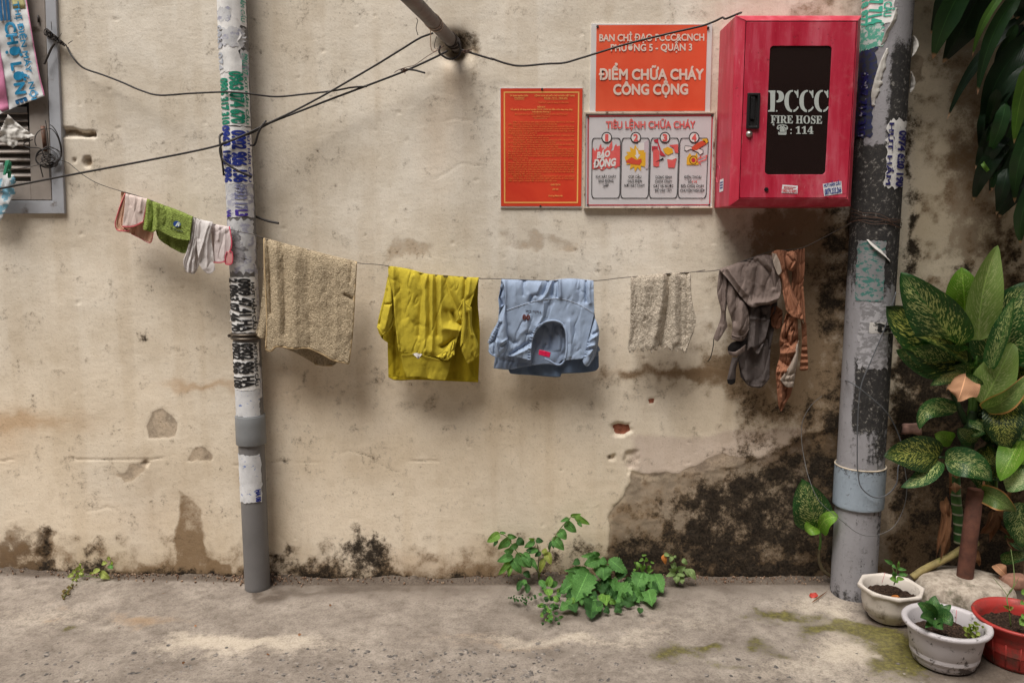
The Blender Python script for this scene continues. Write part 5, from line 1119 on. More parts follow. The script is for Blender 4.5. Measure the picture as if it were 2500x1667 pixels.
def knot():
    rg = random.Random(5); mb = MB()
    c0, c1 = XD(620, 430), XD(900, 630); 
    pts = []
    for k in range(70):
        u = k / 69; a = k * 1.1; w_ = (1.0 - .7 * u) * 9
        px_ = c0[0] + (c1[0] - c0[0]) * u + w_ * math.cos(a) * .6; py_ = c0[1] + (c1[1] - c0[1]) * u + w_ * math.sin(a); pts.append(P((px_, py_), -.022 + .012 * math.cos(a * 1.3)))
    mb.add(*tube(spline(pts, 3), .0021, 5))
    mb.add(*tube(spline([P(XD(*q), -.03) for q in ((745, 600), (700, 670), (650, 780), (605, 880))], 6), .0036, 7))
    for q0, q1 in (((620, 370), (640, 440)), ((700, 300), (710, 420)), ((840, 460), (800, 520)), ((930, 600), (990, 560))): mb.add(*tube([P(XD(*q0), -.02), P(XD(*q1), -.024)], .0011, 5))
    solo('wire_knot', 'knotted bundle of black wire at the top right of the window frame', 'wire', *mb.done(), m_ag)
knot()
# ------------------------------------------------------------------ washing on the line
VA = mk(880, 640, 300, 1517); VB = mk(1180, 670, 300, 1809)
def coons(T, B, L, Rt, nu, nv, n=8):
    L = [T[0]] + list(L) + [B[0]]; Rt = [T[-1]] + list(Rt) + [B[-1]]
    t = resample(spline(T, n), nu); b = resample(spline(B, n), nu); l = resample(spline(L, n), nv); r = resample(spline(Rt, n), nv)
    u = np.linspace(0, 1, nu)[None, :, None]; v = np.linspace(0, 1, nv)[:, None, None]
    return (1 - v) * t[None] + v * b[None] + (1 - u) * l[:, None] + u * r[:, None] - ((1 - u) * (1 - v) * t[0] + u * (1 - v) * t[-1] + (1 - u) * v * b[0] + u * v * b[-1])
def panel(name, parent, mat, mp, T, B, L=(), Rt=(), y=(-.11, -.12), folds=(), nu=60, nv=60, drape=0.0, k=5, seed=1, wr=.0015, bulge=0.0, side=-1, hang=None, cut=None, thick=.0009, ws=26, roll=0.0, rag=0.0):
    """one piece of cloth in photo outline; y = depth at its top and bottom edge; folds = (points, height towards us, width)"""
    g = coons(Q(mp, *T), Q(mp, *B), Q(mp, *L), Q(mp, *Rt), nu, nv); px_, py_ = g[..., 0], g[..., 1]
    u = np.linspace(0, 1, nu)[None, :] + 0 * px_; v = np.linspace(0, 1, nv)[:, None] + 0 * px_
    if rag: py_ = py_ + rag * (fbm(u * 30, v * 0 + seed, 1, seed, 3) - .5) * v ** 6 * 2
    if hang is not None:                     # over the line: leaves it and settles at its own distance
        yl = np.interp(px_[0], LP[:, 0], LY)[None, :]; yy = yl + hang * (1 - np.exp(-v * 22)) + (y[1] if isinstance(y, tuple) else y) * v
    else: yy = y[0] + (y[1] - y[0]) * v
    sc = abs(mp(1, 0)[0] - mp(0, 0)[0])
    for pts, a, w_ in folds:
        yy = yy - a * np.exp(-(line_d(px_ + 3 * (fbm(px_ / 14, py_ / 30, 1, seed + 31, 2) - .5), py_, Q(mp, *pts)) / (w_ * sc)) ** 1.35)
    if drape:
        ph = seed * 1.7; yy = yy - drape * (.35 + .65 * v) * (np.sin(2 * np.pi * (k * u + .25 * np.sin(v * 2.2 + ph) + ph)) * .6 + np.sin(2 * np.pi * (k * 1.73 * u + ph * 2 + .2 * v)) * .4)
    if bulge: yy = yy - bulge * np.sin(np.pi * u) ** .7 * np.sin(np.pi * np.clip(v * .9 + .08, 0, 1)) ** .5
    yy = yy - wr * 2 * (fbm(px_ / ws, py_ / ws / 2.2, 1, seed + 11, 3) - .5) - wr * (fbm(px_ / ws * 2.4, py_ / ws * 1.6, 1, seed + 21, 2) - .5) - wr * .8 * np.abs(fbm(px_ / ws * 3.1, py_ / ws * .8, 1, seed + 61, 3) - .5)
    rd = np.abs(fbm(px_ / ws * .9 + py_ / ws * .25, py_ / ws * .35, 1, seed + 41, 3) - .5); yy = yy + wr * (.3 if thick > .002 else 2.2) * np.exp(-(rd / .05) ** 1.2) * (.3 + vnoise(px_ / 40, py_ / 40, 1, seed + 51))
    W = Pn(px_, py_, yy).reshape(-1, 3); Fc = grid_faces(nu, nv)
    if cut is not None:
        c = poly_sd(px_, py_, Q(mp, *cut)).ravel(); Fc = Fc[~(c[Fc].min(1) > 0)]
    o = part(name, W, Fc, mat, parent, uv=np.stack([u.ravel(), v.ravel()], -1)); solidify(o, thick)
    o['_'] = 1; del o['_']
    o_g = (px_, py_, yy); PANEL[o.name] = o_g; return o
PANEL = {}
def on_panel(o, sx, sy, lift):
    """depth of a panel at photo points (nearest grid vertex)"""
    px_, py_, yy = PANEL[o.name]; out = []
    for a, b in zip(np.ravel(sx), np.ravel(sy)):
        out.append(yy.ravel()[np.argmin((px_.ravel() - a) ** 2 + (py_.ravel() - b) ** 2)] - lift)
    return np.array(out)
def seam(name, parent, mat, mp, pts, r, on=None, y=None, lift=.002, n=8):
    c = spline(Q(mp, *pts), n); yy = on_panel(on, c[:, 0], c[:, 1], lift) if on is not None else np.full(len(c), y)
    if on is not None:
        k = np.ones(5) / 5; yy = np.convolve(np.pad(yy, 2, 'edge'), k, 'valid')
    V, Fc = tube(Pn(c[:, 0], c[:, 1], yy), r, 6); return part(name, V, Fc, mat, parent)
def fabric(name, col, var=.12, weave=900, bump=.25, rough=.9, terry=False, col2=None, trans=0.0, sheen=.0):
    m = Mat(name, rough, spec=.2)
    n = m.noise(14, 4, .6); d = tuple(c * (1 - 1.6 * var) for c in col[:3]) + (1,); c = m.ramp(n, [(0.3, d), (0.65, col)])
    if terry:
        f = m.noise(190, 4, .8); g = m.noise(95, 3, .7); c = m.mix(.95, c, m.ramp(f, [(.36, (.48, .45, .41)), (.5, (.9, .89, .87)), (.62, (1.12, 1.11, 1.09))]), 'MULTIPLY'); m.bump(m.math('ADD', f, g), 1.0, .006)
    else:
        f = m.noise(300, 3, .7); g = m.noise(45, 4, .65, m.scale(m.co(), (1.6, 1, .8))); m.bump(m.math('ADD', m.math('MULTIPLY', f, .35), m.math('MULTIPLY', g, 1.2)), bump * 1.6, .0035)
    m.base(c)
    if sheen: m.b.inputs['Sheen Weight'].default_value = sheen
    if trans: m.translucent(c, trans)
    return m.m
m_thread = Mat('pale thread', .8, S(170, 180, 196)).m
# --- pink and white cloth at the left end
def cloth_pink():
    m_w = fabric('white pink cotton', S(226, 208, 200), .06, trans=.2); m_in = fabric('pink cotton lining', S(222, 178, 152), .1, trans=.2); m_pk = fabric('pink edging', S(206, 104, 110), .1)
    t = thing('baby_cloth', 'pale pink cloth with a rose edging at the far left of the line', 'cloth', P(YA(300, 790), -.1))
    b = panel('back_panel', t, m_in, YA, ((175, 185), (330, 228), (488, 272)), ((130, 650), (300, 690), (400, 740), (525, 798)), ((160, 380), (105, 570)), ((510, 420), (560, 660)), y=0.0, hang=.012, drape=.005, k=3, seed=2, nu=44, nv=44)
    f = panel('front_panel', t, m_w, YA, ((228, 205), (350, 238), (490, 272)), ((190, 602), (300, 598), (440, 545)), ((215, 400),), ((455, 430),), y=0.0, hang=-.010, seed=3, nu=44, nv=44, folds=((((340, 230), (330, 420), (350, 590)), .006, 26), (((420, 255), (400, 420)), .006, 22), (((270, 230), (280, 350)), -.004, 16)))
    l = panel('side_fold', t, m_in, YA, ((215, 205), (236, 210)), ((130, 650), (195, 655), (275, 655)), ((160, 350), (105, 570)), ((215, 400), (200, 590)), y=-.002, hang=-.004, seed=4, nu=24, nv=40, drape=.003, k=2)
    seam('edging', t, m_pk, YA, ((228, 208), (200, 270), (160, 370), (115, 520), (105, 580), (130, 645), (200, 658), (275, 655)), .0022, l)
    seam('edging', t, m_pk, YA, ((190, 604), (260, 608), (340, 598), (440, 548)), .0022, f); seam('edging', t, m_pk, YA, ((490, 275), (470, 400), (440, 545)), .0014, f)
    seam('edging', t, m_pk, YA, ((295, 690), (400, 742), (522, 798), (556, 700), (560, 660)), .0014, b)
cloth_pink()
# --- green terry towel
def towel_green():
    m = fabric('lime terry', S(160, 180, 92), .14, terry=True); m_bl = Mat('blue embroidery', .8, S(22, 66, 140)).m; m_wh = Mat('white embroidery', .8, S(196, 206, 196)).m; m_nv = Mat('navy embroidery', .8, S(34, 40, 60)).m
    t = thing('face_towel', 'small lime green terry towel with a blue round emblem', 'towel', P(YA(800, 920), -.1))
    panel('back_panel', t, m, YA, ((490, 282), (760, 380), (1030, 492)), ((600, 680), (650, 770), (800, 870), (920, 925), (965, 890)), ((540, 480),), ((1010, 700),), y=.0, hang=.016, seed=5, drape=.004, k=3, wr=.002, thick=.004)
    f = panel('front_panel', t, m, YA, ((486, 275), (600, 322), (760, 378), (900, 432), (1032, 490)), ((440, 640), (545, 668), (610, 645), (720, 700), (850, 752), (1000, 772)), ((470, 450),), ((1010, 640),), y=-.004, hang=-.012, seed=6, wr=.002, thick=.004, nu=80, nv=60,
              folds=((((545, 300), (560, 480), (540, 650)), -.012, 22), (((500, 300), (490, 480), (480, 630)), .007, 26), (((600, 330), (590, 480), (600, 640)), .012, 34), (((700, 370), (720, 480), (690, 600)), -.006, 24), (((780, 390), (780, 520)), .005, 40)))
    cx, cy, r = 842, 574, 44
    def disc(name, pts, mat, lift):
        A = np.array(Q(YA, *pts)); n = len(A); c = A.mean(0); A2 = np.vstack([A, c]); yy = on_panel(f, A2[:, 0], A2[:, 1], lift)
        return part(name, Pn(A2[:, 0], A2[:, 1], yy), [[i, (i + 1) % n, n] for i in range(n)], mat, t)
    disc('emblem', [(cx + r * math.cos(a) + 4 * math.sin(a), cy + r * .85 * math.sin(a)) for a in np.linspace(0, 6.283, 24, endpoint=False)], m_bl, .006)
    for pts in (((818, 604), (850, 552), (866, 548), (840, 600)), ((850, 590), (868, 552), (876, 556), (866, 604), (858, 604)), ((840, 584), (880, 586), (880, 592), (838, 590))): disc('emblem', pts, m_wh, .0068)
    V, Fc = fit_text('S', 1, 1, .03); sx, sy = YA(768 + (V[:, 0] + .5) * 24, 640 - V[:, 1] * 24); A = on_panel(f, sx, sy, .0062)
    part('embroidered_letter', Pn(sx, sy, np.full(len(sx), A.min())), Fc, m_nv, t, smooth=False)
    for x0, x1, yy in ((802, 812, 634), (820, 836, 640), (846, 878, 652), (884, 912, 660)): seam('stitching', t, m_nv, YA, ((x0, yy), (x1, yy + 3)), .0014, f, lift=.005, n=3)
towel_green()
# --- two white baby cloths
def cloth_white():
    m = fabric('thin white muslin', S(224, 218, 216), .05, 500, .4, trans=.3)
    t = thing('muslin_cloth', 'thin white muslin cloth bunched between the lime towel and the slim pipe', 'cloth', P(YA(1100, 1170), -.1))
    panel('back_panel', t, m, YA, ((1030, 490), (1140, 525), (1250, 555)), ((940, 1090), (1000, 1160), (1060, 1160), (1110, 1060)), ((1000, 800), (925, 1000)), ((1180, 800),), y=0, hang=.01, seed=8, drape=.006, k=2, nu=40, nv=60)
    panel('front_panel', t, m, YA, ((1090, 508), (1170, 530), (1270, 548)), ((1110, 1060), (1170, 1140), (1240, 1170), (1300, 1120)), ((1080, 800),), ((1250, 700), (1275, 900)), y=-.006, hang=-.012, seed=9, nu=50, nv=70, folds=((((1230, 560), (1180, 700), (1120, 900), (1090, 1000)), .012, 22), (((1250, 600), (1200, 800), (1200, 1100)), .009, 30), (((1130, 560), (1110, 750)), -.006, 18)))
    panel('side_fold', t, m, YA, ((1030, 490), (1070, 505), (1110, 515)), ((930, 1090), (960, 1150), (1040, 1150)), ((1010, 700), (960, 900), (920, 1010)), ((1085, 720), (1060, 950)), y=-.004, hang=-.006, seed=10, nu=30, nv=60, drape=.006, k=2)
    m_w = fabric('white cotton gauze', S(226, 214, 212), .05, trans=.25); m_pk = fabric('rose edging', S(204, 84, 104), .1); m_r = fabric('rose corner', S(214, 152, 150), .1)
    t = thing('baby_cloth', 'white cloth with a rose edging hanging just in front of the slim pipe', 'cloth', P(YA(1400, 1040), -.12))
    f = panel('front_panel', t, m_w, YA, ((1245, 560), (1340, 585), (1470, 605)), ((1282, 1028), (1350, 1030), (1415, 1020)), ((1290, 750),), ((1490, 740), (1480, 860)), y=-.003, hang=-.010, seed=11, nu=50, nv=50, folds=((((1350, 590), (1340, 760)), .006, 20), (((1410, 600), (1420, 760), (1400, 1000)), .005, 24), (((1290, 600), (1280, 800)), -.008, 22)))
    panel('back_panel', t, m_w, YA, ((1245, 562), (1360, 590), (1470, 607)), ((1270, 980), (1360, 1000), (1440, 990)), y=0, hang=.008, seed=12, nu=30, nv=30)
    c = panel('turned_corner', t, m_r, YA, ((1440, 905), (1470, 900), (1500, 910)), ((1425, 1045), (1460, 1056), (1500, 1040)), ((1420, 980),), ((1512, 960),), y=(-.14, -.138), seed=13, nu=20, nv=20)
    seam('edging', t, m_pk, YA, ((1470, 606), (1484, 680), (1498, 780), (1496, 850), (1475, 900)), .0022, f); seam('edging', t, m_pk, YA, ((1440, 905), (1424, 960), (1422, 1045), (1462, 1058), (1502, 1042), (1512, 960), (1500, 910), (1470, 900)), .0018, c); seam('edging', t, m_pk, YA, ((1282, 1032), (1350, 1036), (1415, 1026)), .0016, f)
cloth_white()
# --- beige bath towel
def towel_beige():
    m = fabric('beige terry', S(202, 184, 156), .1, terry=True); m2 = fabric('beige hem', S(186, 162, 126), .1)
    t = thing('bath_towel', 'large beige terry towel hanging right of the slim pipe', 'towel', P(YB(600, 1300), -.12))
    panel('back_panel', t, m, YB, ((178, 90), (600, 205), (1060, 318)), ((92, 1012), (200, 1066), (480, 1180), (680, 1290), (830, 1302), (890, 1255)), ((165, 500), (130, 850)), ((1030, 700), (930, 1100)), y=.006, hang=.022, seed=14, drape=.008, k=4, nu=80, nv=80, wr=.003, thick=.005)
    f = panel('front_panel', t, m, YB, ((174, 84), (400, 145), (600, 196), (830, 256), (1062, 310)), ((190, 1140), (240, 1156), (300, 1112), (450, 1132), (600, 1130), (740, 1190), (850, 1246), (985, 1278)), ((178, 300), (190, 600), (203, 900)), ((1045, 600), (1020, 1000)), y=-.006, hang=-.02, seed=15, nu=120, nv=110, wr=.0035, thick=.005,
              folds=((((205, 110), (235, 420), (240, 800)), -.014, 22), (((290, 130), (300, 500), (330, 1100)), .008, 45), (((350, 150), (370, 500), (375, 1000)), -.010, 36), (((470, 180), (480, 600), (480, 1120)), .010, 60), (((590, 210), (600, 600), (620, 1100)), -.006, 45), (((720, 240), (730, 700)), .006, 60), (((1010, 330), (1000, 500)), -.008, 20), (((950, 630), (1015, 665)), -.012, 18), (((880, 700), (860, 1200)), .006, 50), (((960, 800), (1000, 1000)), .006, 40)))
    seam('hem', t, m2, YB, ((190, 1146), (240, 1160), (300, 1118), (450, 1138), (600, 1136), (740, 1196), (850, 1252), (985, 1282)), .0042, f, lift=-.001); seam('hem', t, m2, YB, ((176, 88), (180, 300), (192, 600), (204, 900), (192, 1140)), .003, f, lift=-.001); seam('hem', t, m2, YB, ((1058, 312), (1042, 600), (1018, 1000), (985, 1275)), .0032, f, lift=-.001)
    seam('hem', t, m2, YB, ((660, 1285), (740, 1298), (830, 1300)), .004, None, -.085)
towel_beige()
# --- yellow shirt
def shirt_yellow():
    m = fabric('mustard cotton jersey', S(186, 168, 54), .06, 700, .3); m_in = fabric('mustard jersey inside', S(172, 152, 34), .06, 700, .3); m_tag = simple('white care tag', S(206, 200, 196), .7, .1, 60, .1)
    t = thing('yellow_shirt', 'mustard yellow shirt folded over the middle of the line', 'shirt', P(VA(800, 1470), -.12))
    b = panel('back_panel', t, m_in, VA, ((345, 60), (800, 140), (1460, 195)), ((345, 1420), (440, 1458), (700, 1452), (1000, 1462), (1455, 1482)), ((335, 600), (335, 1000)), ((1450, 500), (1475, 900)), y=.0, hang=.03, seed=16, drape=.008, k=5, nu=90, nv=90, folds=((((420, 900), (430, 1400)), -.008, 26), (((560, 900), (540, 1400)), .008, 30), (((1380, 900), (1330, 1300), (1400, 1450)), .010, 40), (((1110, 1200), (1080, 1450)), -.006, 25)))
    seam('hem', t, m_in, VA, ((347, 1384), (460, 1396), (700, 1410), (1000, 1425), (1455, 1440)), .0011, b, lift=.0012)
    fl = panel('lower_fold', t, m, VA, ((500, 1150), (700, 1170), (900, 1200), (1110, 1235)), ((570, 1418), (740, 1415), (900, 1448), (1050, 1456)), ((530, 1300),), ((1090, 1350),), y=(-.128, -.122), seed=17, nu=60, nv=40, drape=.003, k=2)
    f = panel('front_panel', t, m, VA, ((342, 50), (420, 55), (620, 90), (800, 140), (960, 160), (1200, 180), (1462, 190)), ((470, 1105), (640, 1135), (800, 1150), (940, 1170), (1060, 1215), (1160, 1130)), ((350, 200), (400, 400), (420, 640), (440, 850)), ((1420, 330), (1330, 620), (1230, 850), (1180, 1000)), y=-.012, hang=-.016, seed=18, nu=150, nv=120, wr=.0022,
              folds=((((400, 60), (410, 300), (425, 650), (470, 1100)), .010, 34), (((350, 80), (350, 250), (390, 420)), -.010, 22), (((470, 80), (500, 300), (520, 700)), -.006, 40), (((640, 120), (600, 350), (640, 700)), .006, 60), (((740, 150), (770, 330), (740, 600), (720, 900)), -.010, 34), (((820, 150), (790, 330), (800, 700), (790, 1100)), .012, 34), (((850, 150), (850, 400), (860, 900)), -.010, 24), (((890, 155), (880, 500), (890, 900), (880, 1100)), .014, 30), (((930, 160), (940, 500), (950, 900)), -.012, 24), (((985, 165), (985, 500), (1000, 800), (1010, 1000)), .010, 34), (((1040, 170), (1090, 350), (1150, 480), (1210, 600)), -.012, 26), (((1120, 180), (1180, 380), (1230, 500)), .008, 40), (((1300, 190), (1290, 330), (1270, 460)), -.012, 18), (((1360, 200), (1330, 400)), .008, 30),
                     (((1060, 610), (1100, 720)), -.012, 34), (((1140, 620), (1180, 740), (1240, 770)), -.022, 28), (((1050, 820), (1200, 840), (1250, 850)), .016, 50), (((1010, 1040), (1090, 1000), (1160, 940)), -.018, 26), (((1060, 1160), (1130, 1040), (1150, 960)), .010, 30), (((640, 90), (650, 140)), -.010, 18)))
    nk = panel('neckband', t, m, VA, ((505, 1138), (700, 1132), (860, 1170), (985, 1205)), ((515, 1170), (700, 1165), (860, 1198), (980, 1228)), y=(-.152, -.149), seed=19, nu=50, nv=6, wr=.0006)
    panel('care_tag', t, m_tag, VA, ((640, 1130), (690, 1122), (765, 1135)), ((690, 1170), (715, 1196), (740, 1160)), y=(-.156, -.157), seed=20, nu=14, nv=10, wr=.003, ws=6)
    # left sleeve
    s = panel('sleeve', t, m, VA, ((338, 180), (372, 260), (400, 420)), ((205, 800), (270, 900), (340, 850), (380, 780)), ((290, 420), (235, 640)), ((415, 560), (412, 680)), y=(-.112, -.13), bulge=.022, seed=21, nu=40, nv=70, folds=((((330, 350), (300, 500), (240, 760)), -.010, 18), (((310, 520), (370, 515)), -.014, 10), (((370, 540), (330, 700), (300, 820)), .008, 24), (((400, 500), (405, 640)), -.008, 12)))
    panel('sleeve_inside', t, m_in, VA, ((205, 800), (270, 890), (345, 845), (412, 680)), ((265, 940), (300, 970), (350, 1000), (400, 1010)), ((230, 880),), ((405, 850),), y=(-.105, -.108), seed=22, nu=30, nv=24, wr=.004)
    seam('cuff', t, m, VA, ((207, 800), (240, 835), (275, 892), (310, 856), (340, 850), (385, 790), (410, 690)), .0026, s, lift=.001)
    # right sleeve: a tied, twisted strip and a drooping cuff
    panel('sleeve', t, m, VA, ((1270, 455), (1300, 500), (1375, 575)), ((1320, 1250), (1400, 1210), (1460, 1140)), ((1255, 760), (1270, 1000), (1250, 1090)), ((1380, 800), (1450, 1000)), y=(-.125, -.125), bulge=.016, seed=23, nu=40, nv=70, folds=((((1340, 600), (1350, 800), (1370, 900)), .010, 18), (((1320, 640), (1320, 800)), -.010, 16), (((1400, 900), (1440, 1060)), .006, 20), (((1380, 1130), (1410, 1205)), -.006, 10)))
    panel('sleeve_strip', t, m, VA, ((1255, 470), (1275, 452), (1292, 480)), ((1232, 1050), (1258, 1010), (1300, 890)), ((1255, 650), (1245, 870), (1236, 980)), ((1300, 640), (1312, 800)), y=(-.15, -.155), seed=24, nu=16, nv=50, bulge=.008)
    seam('cuff', t, m, VA, ((1215, 590), (1250, 520), (1272, 460), (1290, 505), (1330, 540), (1372, 572)), .0028, None, -.152); seam('cuff', t, m, VA, ((1250, 510), (1205, 610), (1215, 680), (1180, 735)), .0024, None, -.156); seam('cuff', t, m, VA, ((1218, 690), (1250, 700)), .0022, None, -.155)
    panel('front_tuck', t, m, VA, ((1100, 1000), (1160, 960)), ((935, 1165), (1000, 1190), (1060, 1215), (1160, 1140)), ((1030, 1100),), ((1155, 1060),), y=(-.135, -.158), seed=25, nu=36, nv=24, wr=.005, bulge=.01, ws=14)
shirt_yellow()
# --- blue shirt
def shirt_blue():
    m = fabric('pale blue satin cotton', S(150, 166, 190), .06, 900, .2, rough=.62); m_in = fabric('pale blue inside', S(140, 156, 182), .06, 900, .2, rough=.7); m_emb = Mat('brown embroidery', .8, S(96, 44, 36)).m; m_tag = simple('pink woven label', S(206, 20, 72), .5, .15, 200, .05); m_dk = fabric('slate blue lining', S(104, 122, 148), .1, 900, .2)
    t = thing('blue_shirt', 'light blue shirt hanging upside down with a round neck opening and pink label', 'shirt', P(VB(900, 1500), -.12))
    panel('lower_back', t, m_dk, VB, ((270, 80), (900, 95), (1610, 95)), ((380, 1420), (420, 1460), (700, 1480), (1100, 1510), (1160, 1460), (1400, 1450), (1640, 1420), (1700, 1360)), ((230, 700), (300, 1200)), ((1640, 700), (1690, 1100)), y=.0, hang=.03, seed=26, drape=.008, k=4, nu=90, nv=70)
    b = panel('back_panel', t, m_in, VB, ((265, 72), (900, 92), (1620, 90)), ((150, 1380), (380, 1400), (600, 1360), (900, 1320), (1080, 1330), (1190, 1250), (1500, 1230), (1690, 1200)), ((230, 500), (200, 1000)), ((1630, 500), (1680, 900)), y=-.004, hang=.012, seed=27, nu=110, nv=90, wr=.003,
              folds=((((1060, 740), (1010, 900), (980, 1100)), -.010, 40), (((1140, 800), (1130, 1100)), .006, 40), (((910, 1030), (890, 1100)), -.010, 18), (((900, 780), (850, 1050)), .006, 50), (((280, 1260), (620, 1300)), -.006, 40), (((520, 1280), (490, 1380)), .010, 26)))
    U = ((690, 1240), (700, 1050), (740, 900), (800, 780), (880, 720), (980, 690), (1060, 690), (1140, 720), (1195, 790), (1220, 900), (1222, 1100), (1210, 1200), (1190, 1250), (1150, 1400), (690, 1400))
    f = panel('front_panel', t, m, VB, ((262, 70), (500, 78), (900, 95), (1120, 72), (1300, 60), (1622, 90)), ((330, 1200), (500, 1215), (690, 1262), (900, 1262), (1190, 1262), (1290, 1255), (1460, 1235), (1500, 1180)), ((312, 200), (320, 400), (330, 620), (355, 900)), ((1628, 400), (1632, 560), (1580, 800), (1530, 1000)), y=-.014, hang=-.018, seed=28, nu=180, nv=140, wr=.0018, cut=U,
              folds=((((312, 90), (320, 300), (318, 450)), .010, 26), (((585, 100), (590, 300)), -.007, 26), (((480, 100), (470, 400)), .004, 60), (((860, 100), (800, 250), (760, 320)), .012, 40), (((780, 300), (720, 330), (690, 400)), -.014, 30), (((660, 300), (680, 420)), .007, 30), (((1000, 90), (940, 260), (860, 370)), .012, 28), (((960, 100), (880, 300)), -.012, 26), (((1060, 100), (1010, 300)), -.014, 26), (((1125, 80), (1130, 330)), .014, 20), (((1095, 100), (1080, 330)), -.010, 18), (((1300, 80), (1310, 360)), .005, 60), (((1510, 100), (1505, 400)), -.012, 18), (((1560, 100), (1570, 420)), .008, 26), (((1420, 100), (1400, 400)), -.005, 40),
                     (((900, 420), (880, 620), (790, 760)), .008, 34), (((960, 440), (920, 640)), -.006, 26), (((640, 640), (650, 800), (560, 860)), .006, 50), (((380, 960), (440, 1010), (480, 1000)), -.010, 40), (((400, 1180), (560, 1080), (690, 990)), -.014, 30), (((430, 1200), (600, 1130), (690, 1080)), .008, 26), (((640, 880), (720, 870)), -.008, 16), (((1270, 700), (1290, 900), (1280, 1200)), .008, 40), (((1330, 600), (1370, 900)), -.004, 50), (((1440, 500), (1420, 900)), .004, 60)))
    seam('yoke_seam', t, m_thread, VB, ((335, 535), (450, 490), (600, 440), (760, 395), (900, 368), (1050, 355), (1200, 370), (1330, 410), (1480, 480), (1628, 572)), .0012, f, lift=.001)
    nb = seam('neckband', t, m, VB, ((690, 1250), (695, 1080), (730, 910), (795, 790), (880, 715), (980, 682), (1060, 682), (1145, 715), (1202, 790), (1226, 900), (1226, 1100), (1205, 1235)), .0042, f, lift=.0, n=14)
    # gathers along the left of the neck
    for k in range(17):
        u = k / 16; q = spline(((668, 1245), (676, 1080), (712, 910), (775, 790), (840, 730)), 8); i = u * (len(q) - 1); a = q[int(i)]
        seam('gather', t, m, VB, ((a[0] - 16, a[1] + 4), (a[0] + 26, a[1] + 8)), .0026, f, lift=.003, n=3)
    seam('neckband', t, m_in, VB, ((900, 1238), (980, 1275), (1060, 1320), (1110, 1330), (1160, 1310), (1205, 1245)), .0036, None, -.135, n=10)
    # sleeves with gathered edges
    s = panel('sleeve', t, m, VB, ((318, 440), (330, 500)), ((80, 1110), (150, 1190), (230, 1205), (330, 1120), (360, 1040)), ((240, 600), (200, 720), (110, 880), (85, 1000)), ((340, 620), (362, 900)), y=(-.125, -.135), bulge=.026, seed=29, nu=60, nv=90, wr=.003,
              folds=((((250, 720), (200, 880), (170, 960), (90, 1020)), -.014, 20), (((160, 980), (160, 1160)), -.010, 16), (((200, 1000), (220, 1180)), .010, 26), (((280, 1000), (355, 955)), .008, 20), (((270, 1060), (350, 990)), -.008, 18), (((120, 900), (190, 760), (240, 690)), .010, 16), (((215, 930), (240, 1100)), -.006, 14)))
    for k in range(16):
        q = spline(((250, 690), (215, 800), (150, 900), (90, 1010)), 8); a = q[int(k / 15 * (len(q) - 1))]
        seam('gather', t, m, VB, ((a[0] - 26, a[1] - 14), (a[0] - 4, a[1] - 10), (a[0] + 18, a[1] + 6)), .0024, s, lift=.0025, n=3)
    seam('cuff_edge', t, m_in, VB, ((80, 1110), (110, 1165), (160, 1195), (230, 1208), (300, 1160)), .003, s, lift=-.001)
    panel('sleeve_fold', t, m_in, VB, ((265, 90), (290, 95), (315, 100)), ((235, 500), (280, 470), (320, 440)), ((240, 260), (222, 370)), ((318, 280),), y=(-.112, -.118), seed=30, nu=20, nv=40, folds=((((275, 230), (240, 340), (280, 440)), -.016, 18),), wr=.003)
    s2 = panel('sleeve', t, m, VB, ((1640, 640), (1660, 680), (1690, 760)), ((1460, 1270), (1490, 1330), (1545, 1345), (1620, 1250)), ((1590, 800), (1550, 950), (1500, 1140)), ((1705, 860), (1690, 1000), (1640, 1200)), y=(-.12, -.135), bulge=.022, seed=31, nu=50, nv=80, wr=.003, folds=((((1700, 830), (1620, 880)), -.010, 18), (((1680, 900), (1580, 960)), .008, 20), (((1640, 1040), (1540, 1060)), .008, 16), (((1600, 1090), (1530, 1110)), -.008, 14), (((1560, 1180), (1600, 1120)), .008, 20)))
    for k in range(9):
        a = spline(((1560, 960), (1530, 1060), (1490, 1200)), 6)[int(k / 8 * 12)]; seam('gather', t, m, VB, ((a[0] - 12, a[1] + 2), (a[0] + 24, a[1] + 12)), .0022, s2, lift=.0025, n=3)
    panel('corner', t, m_in, VB, ((1670, 1040), (1700, 1060), (1722, 1115)), ((1640, 1150), (1670, 1140), (1700, 1135)), y=(-.10, -.10), seed=32, nu=12, nv=10)
    panel('label_tag', t, m_tag, VB, ((822, 1108), (900, 1122), (992, 1148)), ((812, 1180), (900, 1205), (978, 1222)), y=(-.128, -.130), seed=33, nu=16, nv=8, wr=.001)
    # upside-down embroidery
    V, Fc = fit_text('Hello Cat', 1, 1, .02, 3); sx, sy = VB(735 - V[:, 0] * 228, 532 + V[:, 1] * 44 - V[:, 0] * 14); yy = on_panel(f, sx, sy, .004)
    part('embroidered_word', Pn(sx, sy, np.full(len(sx), yy.min())), Fc, m_emb, t, smooth=False)
    for cx, cy in ((603, 628), (660, 632)):
        for r in (26, 14): seam('embroidered_bow', t, m_emb, VB, [(cx + r * .85 * math.cos(a), cy + r * 1.4 * math.sin(a)) for a in np.linspace(.3, 6.6, 14)], .0014, f, lift=.003, n=2)
shirt_blue()
